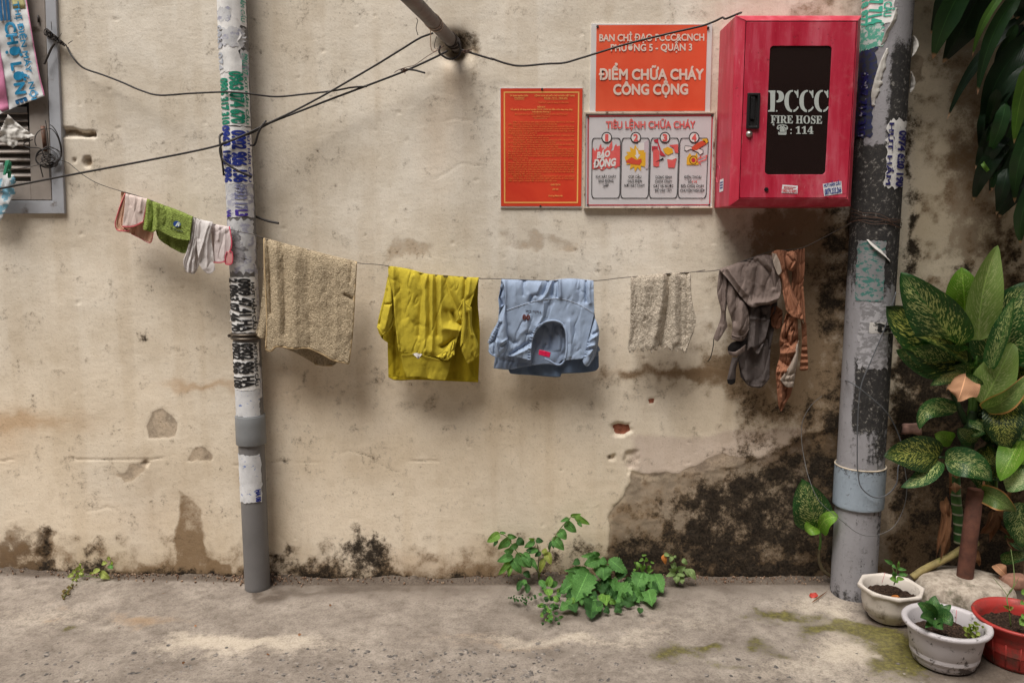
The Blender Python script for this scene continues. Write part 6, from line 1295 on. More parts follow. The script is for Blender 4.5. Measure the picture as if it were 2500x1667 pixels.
# --- ragged small towel
def rag_beige():
    m = fabric('greyish beige terry', S(206, 194, 178), .1, terry=True)
    t = thing('ragged_towel', 'small threadbare beige towel between the blue shirt and the grey garment', 'towel', P(YC(1800, 850), -.11))
    panel('back_panel', t, m, YC, ((1535, 146), (1800, 120), (2092, 100)), ((1520, 790), (1800, 790), (2090, 780)), y=.002, hang=.014, seed=34, drape=.006, k=3, nu=60, nv=60, thick=.003, rag=4)
    panel('front_panel', t, m, YC, ((1528, 140), (1640, 132), (1740, 122), (1850, 112), (1960, 105), (2096, 97)), ((1500, 830), (1620, 826), (1720, 840), (1810, 800), (1900, 820), (2020, 858), (2080, 800)), ((1528, 400), (1520, 650)), ((2112, 350), (2150, 580)), y=-.008, hang=-.016, seed=35, nu=110, nv=100, wr=.004, thick=.004, rag=14, ws=16,
          folds=((((1890, 120), (1895, 300), (1860, 550), (1820, 790)), -.022, 34), (((1840, 130), (1830, 350), (1780, 600), (1740, 800)), .012, 40), (((1950, 120), (1950, 400), (1960, 760)), .012, 34), (((2010, 110), (2010, 400), (2010, 800)), -.008, 26), (((2060, 110), (2070, 400), (2060, 700)), -.010, 26), (((1570, 150), (1580, 500), (1540, 780)), -.006, 34), (((1660, 140), (1660, 500)), .006, 50)))
    rg = random.Random(9); mb = MB()
    for k in range(46):
        x = rg.uniform(1500, 2090); yb = 822 + rg.uniform(-8, 8); p0 = P(YC(x, yb), -.128 + rg.uniform(-.01, .01)); p1 = p0 + Vector((rg.uniform(-.006, .006), rg.uniform(-.003, .003), -rg.uniform(.004, .014))); mb.add(*tube([p0, (p0 + p1) / 2 + Vector((.001, 0, 0)), p1], .0005, 4))
    part('loose_threads', *mb.done(), m, t)
rag_beige()
# --- dark grey garment
def garment_grey():
    m = fabric('taupe grey cotton', S(120, 106, 100), .16, 500, .6); m2 = fabric('dark taupe cotton', S(92, 84, 82), .1, 700, .4); m_in = fabric('sleeve mouth shade', S(30, 27, 27), .1)
    t = thing('grey_garment', 'crumpled taupe grey garment with dangling cuffs beside the orange cloth', 'garment', P(YD(400, 1210), -.12))
    panel('back_panel', t, m2, YD, ((200, 310), (400, 230), (600, 200)), ((340, 1130), (400, 1195), (460, 1210), (505, 1205), (560, 1140)), ((280, 700), (320, 1000)), ((620, 600), (570, 900)), y=.0, hang=.02, seed=36, drape=.012, k=3, nu=70, nv=90, wr=.004)
    panel('inner_fold', t, m2, YD, ((410, 590), (500, 600), (575, 580)), ((390, 930), (430, 900), (470, 955), (520, 860), (560, 700)), ((400, 760),), ((570, 640),), y=(-.125, -.132), seed=37, nu=50, nv=50, wr=.005, folds=((((450, 620), (440, 900)), .014, 22), (((490, 620), (480, 930)), -.014, 20), (((420, 680), (520, 690)), .008, 14)))
    panel('lower_fold', t, m2, YD, ((330, 850), (420, 880), (545, 840)), ((350, 1100), (400, 1190), (500, 1200), (560, 1140)), ((325, 980),), ((560, 1000),), y=(-.108, -.105), seed=45, nu=50, nv=50, wr=.003, folds=((((370, 900), (390, 1150)), .010, 26), (((520, 900), (520, 1150)), .010, 22), (((440, 940), (440, 1180)), -.012, 40)))
    f = panel('front_panel', t, m, YD, ((178, 305), (250, 280), (340, 245), (440, 212), (510, 195), (582, 198)), ((236, 372), (330, 500), (420, 595), (500, 580), (575, 570), (625, 540), (645, 490)), ((205, 340),), ((620, 320), (648, 420)), y=-.018, hang=-.02, seed=38, nu=100, nv=80, wr=.003,
              folds=((((240, 300), (320, 420), (410, 520), (430, 590)), .016, 24), (((340, 250), (400, 400), (420, 500)), -.008, 36), (((370, 240), (430, 260)), -.010, 12), (((420, 220), (470, 280), (450, 400), (430, 540)), -.016, 20), (((470, 210), (510, 280), (500, 420)), .010, 30), (((470, 240), (560, 330), (590, 440)), -.014, 18), (((520, 210), (590, 320), (600, 460)), .012, 22), (((560, 210), (610, 330), (630, 480)), -.010, 14), (((440, 560), (540, 560), (620, 530)), .016, 24), (((380, 470), (420, 560)), -.010, 14)))
    panel('tail', t, m, YD, ((176, 308), (205, 335), (246, 380)), ((130, 832), (150, 850), (172, 848), (238, 745)), ((160, 480), (190, 650)), ((250, 480), (225, 640)), y=(-.116, -.12), seed=39, nu=40, nv=80, bulge=.012, wr=.003, folds=((((200, 350), (200, 600), (190, 720)), -.012, 20), (((230, 400), (210, 620)), .008, 20)))
    sl = panel('sleeve', t, m, YD, ((246, 400), (290, 450), (340, 520)), ((270, 840), (320, 855), (366, 840), (400, 770)), ((235, 560), (275, 720)), ((390, 600), (408, 700)), y=(-.125, -.14), seed=40, nu=50, nv=80, bulge=.022, wr=.003, folds=((((270, 440), (250, 600), (270, 740)), .010, 30), (((310, 500), (290, 700)), -.012, 18), (((360, 560), (340, 760)), .012, 30)))
    seam('cuff', t, m, YD, ((268, 808), (315, 822), (366, 812), (402, 760)), .0022, sl, lift=.001)
    panel('cuff_opening_shade', t, m_in, YD, ((240, 900), (280, 862), (380, 850)), ((240, 930), (300, 940), (375, 880)), y=(-.138, -.136), seed=41, nu=20, nv=14, wr=.001)  # near-black sheet stands in for the shaded sleeve mouth
    panel('cuff_rim', t, m, YD, ((240, 930), (300, 935), (378, 880)), ((255, 960), (310, 970), (370, 930)), y=(-.142, -.14), seed=42, nu=24, nv=10, wr=.001, bulge=.004)
    panel('hanging_cuff', t, m2, YD, ((275, 975), (300, 980), (330, 970)), ((235, 1150), (262, 1160), (300, 1145)), ((258, 1050),), ((305, 1060),), y=(-.112, -.112), seed=43, nu=24, nv=40, bulge=.014, wr=.002)
    panel('cuff_opening_shade', t, m_in, YD, ((234, 1150), (262, 1146), (300, 1143)), ((240, 1178), (270, 1188), (298, 1172)), y=(-.118, -.116), seed=44, nu=14, nv=8, wr=.0005)  # dark fill for the shade inside the hanging cuff
    V, Fc = tube(spline([P(YD(*q), -.122) for q in ((133, 838), (130, 890), (115, 960), (100, 995), (86, 1012))], 6), .0016, 6); part('cord', V, Fc, m_in, t)
garment_grey()
# --- orange brown cloth
def cloth_orange():
    m = fabric('rust orange crepe', S(150, 102, 78), .25, 600, .5); m2 = fabric('rust orange pleats', S(144, 98, 74), .22, 600, .5); m_w = fabric('pale lining', S(160, 146, 134), .15)
    t = thing('orange_cloth', 'twisted rust orange cloth at the right end of the line', 'cloth', P(YD(650, 1390), -.13))
    pl = lambda a, b, n, amp, w_: [(tuple(((a[i][0] + (b[i][0] - a[i][0]) * k / n), (a[i][1] + (b[i][1] - a[i][1]) * k / n)) for i in range(len(a))), amp * (1 if k % 2 else -1) * .55, w_) for k in range(n + 1)]
    panel('right_strand', t, m2, YD, ((735, 165), (790, 150), (832, 145)), ((700, 640), (760, 680), (818, 695)), ((730, 400),), ((830, 300), (812, 500)), y=(-.135, -.148), seed=50, nu=60, nv=80, wr=.003, folds=pl(((745, 165), (730, 400), (710, 640)), ((825, 150), (820, 350), (812, 680)), 7, .008, 9))
    panel('left_strand', t, m, YD, ((575, 178), (620, 158), (690, 165)), ((690, 622), (740, 670), (820, 690)), ((600, 300), (650, 380), (665, 500)), ((700, 330), (740, 480), (800, 600)), y=(-.132, -.165), seed=51, nu=50, nv=90, bulge=.012, wr=.003, folds=pl(((590, 190), (650, 330), (690, 600)), ((680, 200), (710, 420), (800, 660)), 6, .008, 10))
    panel('knot', t, m, YD, ((690, 175), (740, 165), (770, 190)), ((695, 300), (730, 320), (765, 300)), ((680, 230),), ((775, 250),), y=(-.155, -.16), seed=52, nu=30, nv=30, bulge=.02, wr=.003, folds=((((700, 200), (740, 250), (720, 300)), -.010, 10), (((740, 190), (765, 240), (730, 300)), .010, 12)))
    panel('lining_strip', t, m_w, YD, ((580, 180), (600, 185), (612, 190)), ((620, 340), (635, 350), (655, 320)), ((590, 260),), ((640, 250),), y=(-.15, -.16), seed=53, nu=16, nv=30, wr=.003)
    panel('tail', t, m, YD, ((690, 640), (730, 650), (775, 690)), ((628, 1345), (650, 1392), (690, 1320), (722, 1270)), ((640, 820), (640, 960), (610, 1080), (615, 1200)), ((780, 850), (775, 1000), (755, 1130)), y=(-.148, -.128), seed=54, nu=60, nv=120, bulge=.02, wr=.006, ws=16, folds=((((660, 680), (650, 850), (760, 930)), .014, 18), (((680, 830), (720, 890), (770, 840)), -.020, 20), (((650, 950), (760, 940)), .012, 16), (((640, 1000), (700, 1040)), -.012, 16), (((620, 1090), (720, 1080)), .010, 20), (((640, 1150), (660, 1330)), .008, 18), (((690, 1180), (680, 1300)), -.008, 16), (((720, 700), (710, 820)), -.008, 18)))
    panel('lining_strip', t, m_w, YD, ((768, 880), (776, 870), (782, 850)), ((640, 1150), (690, 1205), (742, 1208)), ((745, 980), (690, 1080)), ((780, 960), (762, 1080)), y=(-.172, -.158), seed=55, nu=30, nv=60, bulge=.006, wr=.002, folds=((((700, 1120), (750, 1100)), -.006, 10), (((670, 1160), (745, 1160)), -.006, 10)))
    panel('right_tail', t, m2, YD, ((800, 690), (820, 720), (842, 715)), ((790, 1078), (820, 1082), (856, 1074)), ((808, 860),), ((848, 860),), y=(-.135, -.125), seed=56, nu=24, nv=80, wr=.002, folds=[(((790, 900 + k * 24), (856, 896 + k * 24)), .004 * (1 if k % 2 else -1), 9) for k in range(8)])
    V, Fc = tube(spline([P(YD(*q), -.15) for q in ((812, 440), (822, 560), (826, 640), (830, 720))], 6), .0036, 8); part('cord', V, Fc, m2, t)
    panel('inner_fold', t, m, YD, ((565, 560), (620, 590), (660, 620)), ((575, 740), (620, 765), (655, 740)), ((565, 640),), ((660, 680),), y=(-.105, -.11), seed=57, nu=24, nv=24, wr=.006, ws=12)
cloth_orange()
# ------------------------------------------------------------------ plants
PROF = {'ovate': lambda t: np.sin(np.pi * np.clip(t, 0, 1) ** .72) ** .75 * (1 - .15 * t), 'oblong': lambda t: (np.clip(t, 0, 1) ** .42 * (1 - np.clip(t, 0, 1)) ** .8) / .43,
        'strap': lambda t: np.clip(t * 5, 0, 1) ** .5 * np.clip((1 - t) * 2.2, 0, 1) ** .75, 'round': lambda t: np.sin(np.pi * np.clip(t, 0, 1) ** .8) ** .55}
def leaf_mesh(c, view, hw, roll=0, fold=.25, prof='oblong', nu=9, wav=.0, seed=0, serr=0.0):
    """c: centre line (n,3); hw: half width"""
    n = len(c); t = np.linspace(0, 1, n); tg = np.gradient(c, axis=0); tg /= np.linalg.norm(tg, axis=1)[:, None] + 1e-9
    sd_ = np.cross(tg, view); sd_ /= np.linalg.norm(sd_, axis=1)[:, None] + 1e-9; nm = np.cross(sd_, tg); nm *= np.sign((nm @ view).mean() + 1e-9)
    a = np.broadcast_to(np.asarray(roll, float), (n,))[:, None]; s2 = sd_ * np.cos(a) + nm * np.sin(a); n2 = nm * np.cos(a) - sd_ * np.sin(a)
    w_ = PROF[prof](t) * hw; u = np.linspace(-1, 1, nu)
    if serr: w_ = w_ * (1 + serr * (np.abs(((t * 9 + seed) % 1) - .5) - .25) * 2)
    off = (np.abs(u) ** 1.15)[None, :] * w_[:, None] * fold + wav * hw * np.sin(t[:, None] * 11 + seed + (u > 0)[None, :] * 2.1) * (np.abs(u) ** 2)[None, :]
    V = c[:, None, :] + s2[:, None, :] * (u[None, :, None] * w_[:, None, None] * (1 - .25 * abs(fold))) + n2[:, None, :] * off[..., None]
    uv = np.stack([np.broadcast_to((u + 1) / 2, (n, nu)), np.broadcast_to(t[:, None], (n, nu))], -1).reshape(-1, 2)
    return V.reshape(-1, 3), grid_faces(nu, n), uv
def leaf(parent, mat, mp, a, b, wd, ya, yb, ctrl=None, roll=0, fold=.25, prof='oblong', arch=.02, nu=9, n=20, wav=.05, seed=0, serr=0, name='leaf', twist=0, label=None):
    pts = [a, ctrl, b] if ctrl is not None else [a, b]
    A = np.array(Q(mp, *pts)); t = np.linspace(0, 1, n)[:, None]
    if ctrl is None: c2 = A[0] * (1 - t) + A[1] * t
    else: c2 = A[0] * (1 - t) ** 2 + A[1] * 2 * t * (1 - t) + A[2] * t * t
    yy = ya + (yb - ya) * t[:, 0] - arch * np.sin(np.pi * t[:, 0])
    c = Pn(c2[:, 0], c2[:, 1], yy); sc = abs(mp(1, 0)[0] - mp(0, 0)[0]); mid = c[n // 2]; cm = np.array([0, -CAM_D, CAM_H]); view = cm - mid; dist = np.linalg.norm(view); view /= dist
    V, Fc, uv = leaf_mesh(c, view, wd * sc * .56 * dist / F_PX, R(roll) + R(twist) * (t[:, 0] - .5), fold, prof, nu, wav, seed, serr)
    return part(name, V, Fc, mat, parent, uv=uv, label=label)
def stem(parent, mat, mp, pts, r, name='stem', n=6, sides=8):
    c = spline([P(mp(x, y), d) for x, y, d in pts], n); rr = np.interp(np.linspace(0, 1, len(c)), np.linspace(0, 1, len(np.atleast_1d(r))), np.atleast_1d(r))
    V, Fc = tube(c, rr, sides); return part(name, V, Fc, mat, parent)
def leafmat(name, dark, lite, speck=None, lo=.56, hi=.62, rough=.42, margin=None, veins=.25, trans=.25, tip=None, crinkle=0):
    m = Mat(name, rough, spec=.4); uv = m.co('UV'); sx = m.n('SeparateXYZ', {0: uv}); u = m.math('ABSOLUTE', m.math('SUBTRACT', sx.outputs[0], .5)); v = sx.outputs[1]
    oi = m.n('ObjectInfo').outputs['Random']
    vd = m.math('SUBTRACT', v, m.math('MULTIPLY', u, .7))
    c = m.ramp(m.noise(7, 4, .6, m.co()), [(.3, dark), (.7, lite)])
    ve = m.n('TexWave', {'Vector': m.n('CombineXYZ', {0: vd, 1: 0.0, 2: 0.0}).outputs[0], 'Scale': 5.5, 'Distortion': .6, 'Detail': 1.0}).outputs[1]
    if veins: c = m.mix(m.math('MULTIPLY', m.step(ve, .75, 1.0), veins), c, tuple(x * 1.5 for x in lite[:3]) + (1,))
    c = m.mix(m.math('MULTIPLY', m.step(u, .028, .008), .6), c, tuple(min(1, x * 1.9) for x in lite[:3]) + (1,))
    if speck:
        w4 = m.math('MULTIPLY', oi, 40.0)
        q = m.n('CombineXYZ', {0: m.math('MULTIPLY', sx.outputs[0], 13.0), 1: m.math('MULTIPLY', vd, 34.0), 2: w4}).outputs[0]
        nz = m.noise(1.2, 3, .75, q); msk = m.step(m.math('ADD', nz, m.math('MULTIPLY', m.step(u, .47, .18), .10)), lo + .045, hi + .055)
        msk = m.math('MULTIPLY', msk, m.step(v, .995, .8)); c = m.mix(m.math('MULTIPLY', msk, .95), c, speck)
    if margin: c = m.mix(m.step(u, .40, .485), c, margin)
    if tip: c = m.mix(m.step(m.math('ADD', v, m.math('MULTIPLY', m.math('SUBTRACT', m.noise(30, 3, .6), .5), .06)), .93, .965), c, tip)
    m.base(c); nz2 = m.noise(150 if crinkle else 60, 4, .7)
    if crinkle: c = m.mix(.6, c, m.ramp(nz2, [(.35, (.55, .6, .5)), (.55, (1, 1, 1)), (.7, (1.25, 1.2, 1.2))]), 'MULTIPLY'); m.base(c)
    m.bump(m.math('ADD', m.math('MULTIPLY', ve, .6), m.math('MULTIPLY', nz2, 1.2 if crinkle else .5)), .5 if crinkle else .3, .003)
    if trans: m.translucent(m.mix(1.0, c, (1.0, 1.15, .55, 1), 'MULTIPLY'), trans)
    return m.m
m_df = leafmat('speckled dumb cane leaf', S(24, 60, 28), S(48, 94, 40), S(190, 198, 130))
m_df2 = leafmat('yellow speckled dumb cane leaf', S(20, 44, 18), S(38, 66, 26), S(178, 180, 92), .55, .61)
m_dfl = leafmat('young bright leaf', S(84, 132, 34), S(126, 166, 62), S(182, 196, 118), .60, .66, trans=.4)
m_dfu = leafmat('pale leaf underside', S(108, 138, 62), S(142, 166, 92), S(176, 188, 128), .56, .64, trans=.4)
m_dfw = leafmat('pale striped leaf', S(66, 104, 52), S(112, 144, 92), S(190, 198, 150), .48, .58)
m_dfo = leafmat('leaf with a scorched edge', S(70, 96, 44), S(110, 134, 72), S(160, 170, 110), .58, .66, margin=S(190, 134, 82))
m_dry = leafmat('dried brown leaf', S(124, 84, 60), S(190, 144, 110), None, rough=.8, veins=.1, trans=.15)
m_dry2 = leafmat('withered strap', S(94, 62, 42), S(140, 98, 66), None, rough=.85, veins=0, trans=.1)
m_petiole = simple('green leaf stalk', S(82, 122, 48), .5, .12, 20, .1); m_petd = simple('dark green stalk', S(38, 62, 30), .5, .15, 20, .1)
def cane_mat():
    m = Mat('ringed cane', .5); z = m.n('SeparateXYZ', {0: m.co()}).outputs[2]
    w_ = m.n('TexWave', {'Vector': m.n('CombineXYZ', {0: z, 1: 0.0, 2: 0.0}).outputs[0], 'Scale': 9.0, 'Distortion': 1.2, 'Detail': 2.0}).outputs[1]
    c = m.ramp(m.noise(10, 4), [(.35, S(40, 80, 34)), (.65, S(84, 124, 60))]); c = m.mix(m.step(w_, .86, .98), c, S(176, 172, 148)); m.base(c); m.bump(w_, .4, .004); return m.m
m_cane = cane_mat()
def dumb_cane():
    t = thing('dumb_cane_plant', 'tall speckled dumb cane growing behind the pots at the right', 'plant', (1.42, -.16, .08))
    L = lambda *a, **k: leaf(t, *a, **k)
    # cane and stalks
    stem(t, m_cane, WH, ((700, 900, -.13), (690, 700, -.13), (660, 400, -.13), (650, 180, -.125), (660, -40, -.12)), (.019, .018, .017, .016, .015), 'cane', 8, 14)
    stem(t, m_petd, WB, ((1060, 1060, -.13), (1080, 860, -.14), (1110, 680, -.15), (1130, 560, -.16)), (.022, .022, .018, .012), 'stem', 6, 12)
    for pts, r, m in ((((1100, 620, -.15), (1110, 450, -.16), (1085, 250, -.17), (1095, 0, -.18), (1085, -120, -.185)), (.010, .008, .006), m_petiole), (((1130, 640, -.15), (1160, 400, -.17), (1150, 180, -.18), (1170, -60, -.2)), (.011, .008, .006), m_petiole),
                      (((1150, 640, -.15), (1220, 400, -.17), (1300, 150, -.19), (1360, 20, -.2)), (.010, .007, .005), m_petd), (((1050, 700, -.14), (960, 500, -.16), (900, 360, -.18), (950, 200, -.22)), (.012, .008, .005), m_petd), (((1170, 620, -.15), (1290, 560, -.19), (1330, 540, -.22)), (.008, .006), m_petd),
                      (((1080, 760, -.14), (1000, 560, -.15), (960, 545, -.16)), (.007, .006), m_petd), (((1060, 1020, -.14), (900, 1090, -.17), (750, 1090, -.2)), (.007, .005), m_petd), (((1080, 900, -.14), (1300, 640, -.16), (1560, 440, -.2)), (.008, .006), m_petd), (((1390, 1560, -.12), (1400, 1330, -.14), (1480, 1200, -.2), (1660, 900, -.24)), (.006, .005), m_petiole)):
        stem(t, m, WB, pts, r, 'stalk')
    L(m_df2, WA, (1050, 1480), (70, 820), 560, -.17, -.22, ctrl=(560, 1260), roll=-14, fold=.15, seed=1, arch=.03, wav=.08)
    L(m_df, WA, (1040, 1490), (180, 1340), 400, -.16, -.24, ctrl=(640, 1480), roll=25, fold=.2, seed=2, arch=.03)
    L(m_df2, WA, (1050, 1465), (400, 1180), 200, -.20, -.27, ctrl=(700, 1180), roll=-40, fold=.3, seed=3, arch=.02)
    L(m_df, WA, (915, 1305), (238, 418), 470, -.22, -.30, ctrl=(640, 900), roll=8, fold=.22, seed=4, arch=.04, wav=.08, n=30, nu=13)
    L(m_dfl, WA, (1008, 885), (965, 355), 310, -.19, -.22, ctrl=(1000, 620), roll=6, fold=.3, seed=5)
    L(m_dfu, WA, (1175, 1225), (1402, 92), 330, -.24, -.27, ctrl=(1160, 640), roll=-22, fold=.45, seed=6, n=30, arch=.02)
    L(m_df, WA, (1330, 1500), (1790, 520), 440, -.20, -.27, ctrl=(1370, 1000), roll=-10, fold=.18, seed=7, n=30, nu=13, wav=.07)
    L(m_df, WA, (1300, 1560), (1600, 700), 220, -.26, -.33, ctrl=(1480, 1180), roll=40, fold=.35, seed=8)
    L(m_df, WA, (1400, 1440), (1900, 900), 420, -.2, -.3, ctrl=(1620, 1120), roll=15, fold=.2, seed=9, n=26)
    L(m_dfu, WB, (1230, 495), (1600, -220), 330, -.22, -.26, ctrl=(1400, 200), roll=12, fold=.2, seed=10)
    L(m_dry, WB, (1050, 165), (958, 462), 300, -.27, -.34, ctrl=(1020, 300), roll=-8, fold=-.35, prof='ovate', seed=11, wav=.25, arch=.03)
    L(m_df, WB, (1060, 180), (650, 285), 120, -.24, -.30, ctrl=(820, 160), roll=30, fold=.2, seed=12); L(m_df, WB, (1060, 180), (1250, 270), 90, -.22, -.26, roll=-20, seed=13)
    L(m_dfo, WB, (1250, 540), (1800, 120), 190, -.24, -.36, ctrl=(1560, 480), roll=-20, fold=.35, seed=14, arch=.05, wav=.15)
    L(m_dfo, WB, (1500, 380), (1800, 330), 120, -.24, -.3, roll=30, seed=15)
    L(m_df, WB, (960, 560), (528, 775), 170, -.16, -.24, ctrl=(560, 420), roll=10, fold=.2, seed=16, arch=.03)
    L(m_df2, WB, (760, 1085), (130, 1080), 320, -.19, -.27, ctrl=(460, 1000), roll=6, fold=.18, seed=17, n=26)
    L(m_df, WB, (745, 1125), (318, 1425), 170, -.19, -.26, ctrl=(640, 1340), roll=-12, fold=.25, seed=18)
    L(m_df, WB, (815, 1140), (1345, 1355), 260, -.2, -.28, ctrl=(1120, 1090), roll=8, fold=.2, seed=19)
    L(m_df2, WB, (1540, 420), (1540, 1010), 320, -.2, -.26, ctrl=(1420, 720), roll=-6, fold=.2, seed=20, n=26); L(m_dfl, WB, (1665, 900), (1440, 1355), 230, -.24, -.3, ctrl=(1560, 1080), roll=-18, fold=.3, seed=21)
    L(m_dfw, WB, (1476, 1375), (1860, 1290), 200, -.26, -.32, roll=14, fold=.2, seed=22); L(m_df, WB, (1560, 1300), (1860, 1200), 130, -.22, -.26, roll=20, seed=23)
    L(m_dfo, WH, (960, 305), (1375, 545), 200, -.2, -.28, ctrl=(1140, 340), roll=-16, fold=.3, seed=24, wav=.2)
    L(m_df, WH, (1420, 420), (1450, 960), 260, -.2, -.24, roll=-10, seed=25); L(m_df, WH, (1190, 1105), (1560, 1040), 110, -.14, -.2, roll=10, seed=26); L(m_df, WH, (1280, 800), (1480, 1000), 120, -.16, -.22, roll=20, seed=27)
    L(m_df, WB, (1640, 600), (1900, 1000), 300, -.16, -.2, roll=10, seed=28); L(m_df, WB, (1300, 0), (1000, 130), 200, -.14, -.16, roll=30, seed=29); L(m_df, WB, (700, 60), (1000, 200), 260, -.1, -.12, roll=15, seed=30); L(m_df, WB, (1250, 700), (1480, 980), 180, -.1, -.14, roll=-20, seed=31)
    # shaded leaves at the back and along the right edge
    rg = random.Random(77)
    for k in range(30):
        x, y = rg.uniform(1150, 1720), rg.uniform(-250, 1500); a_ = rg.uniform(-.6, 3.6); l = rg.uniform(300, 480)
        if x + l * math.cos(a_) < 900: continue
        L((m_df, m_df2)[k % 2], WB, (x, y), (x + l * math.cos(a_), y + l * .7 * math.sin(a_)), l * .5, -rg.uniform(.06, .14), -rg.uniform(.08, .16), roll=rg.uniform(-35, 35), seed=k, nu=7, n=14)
    for k, (a_, b_, w_, rl) in enumerate((((1150, 150), (900, 60), 190, 15), ((1200, 60), (1420, 330), 210, -15), ((1500, 560), (1760, 760), 240, 10), ((1300, 640), (1120, 860), 200, -20), ((1380, 560), (1240, 330), 190, 20), ((1480, 1000), (1760, 1130), 220, -10), ((1180, 900), (960, 760), 190, 14), ((1240, 1000), (1420, 1180), 200, -24), ((1600, 300), (1790, 540), 230, 12), ((1330, -60), (1520, 160), 220, -8), ((1560, 1180), (1380, 1080), 170, 18), ((900, 900), (700, 820), 150, 10))):
        L((m_df, m_df2, m_dfl)[k % 3], WB, a_, b_, w_, -.15, -.2, roll=rl, seed=40 + k, nu=9, n=16, wav=.1)
    # withered sheaths hanging on the cane
    for k, (a, c, b, w_, y) in enumerate((((580, -40), (575, 150), (585, 380), 40, -.13), ((540, 350), (480, 700), (420, 1080), 70, -.15), ((560, 420), (560, 700), (470, 1120), 80, -.155), ((540, 400), (500, 520), (590, 620), 90, -.15), ((590, 700), (580, 900), (540, 1040), 70, -.14), ((520, 560), (520, 760), (520, 1060), 60, -.145),
                                          ((1100, 520), (1080, 680), (950, 800), 110, -.14), ((1200, 510), (1120, 620), (1060, 900), 90, -.145), ((1190, 510), (1260, 560), (1270, 710), 80, -.16), ((1160, 680), (1220, 720), (1330, 830), 60, -.16), ((1260, 840), (1290, 900), (1330, 985), 70, -.18), ((1290, 260), (1280, 340), (1270, 430), 40, -.16), ((990, 160), (985, 220), (985, 290), 24, -.15), ((900, 1000), (920, 1100), (940, 1180), 60, -.15))):
        L(m_dry2, WH, a, b, w_, y, y - .01, ctrl=c, roll=40 - 17 * (k % 5), fold=.7, prof='strap', seed=k, wav=.3, n=14, nu=5, name='withered_leaf')
    L(m_dry, WH, (660, 0), (660, 140), 130, -.14, -.145, fold=-.5, prof='round', seed=5, name='withered_leaf'); L(m_dry, WH, (640, 180), (650, 310), 120, -.15, -.152, fold=-.5, prof='round', seed=6, name='withered_leaf'); L(m_dry, WB, (1120, 1090), (1290, 1105), 40, -.14, -.16, seed=7, name='withered_leaf'); L(m_dry, WH, (1130, 1165), (1270, 1300), 130, -.2, -.22, roll=30, prof='ovate', seed=8, name='withered_leaf')
dumb_cane()
def cane_small():
    t = thing('dumb_cane_seedling', 'lone speckled dumb cane shoot left of the thick pipe', 'plant', P(ZG(330, 860), -.04))
    leaf(t, m_df, ZG, (245, 560), (150, 238), 205, -.07, -.12, ctrl=(215, 420), roll=-6, fold=.18, seed=3, n=26, nu=13, wav=.08); leaf(t, m_dfl, ZG, (265, 570), (392, 488), 130, -.07, -.14, ctrl=(300, 470), roll=20, fold=.3, seed=4)
    leaf(t, m_dfl, ZG, (240, 540), (180, 580), 90, -.065, -.09, seed=6)
    stem(t, m_petiole, ZG, ((270, 560, -.07), (276, 640, -.06), (268, 700, -.055)), (.004, .005), 'stalk'); stem(t, simple('woody stem', S(96, 84, 60), .8, .25, 60, .2), ZG, ((268, 695, -.055), (266, 760, -.05), (290, 830, -.045), (340, 870, -.04)), (.006, .007), 'stem')
cane_small()
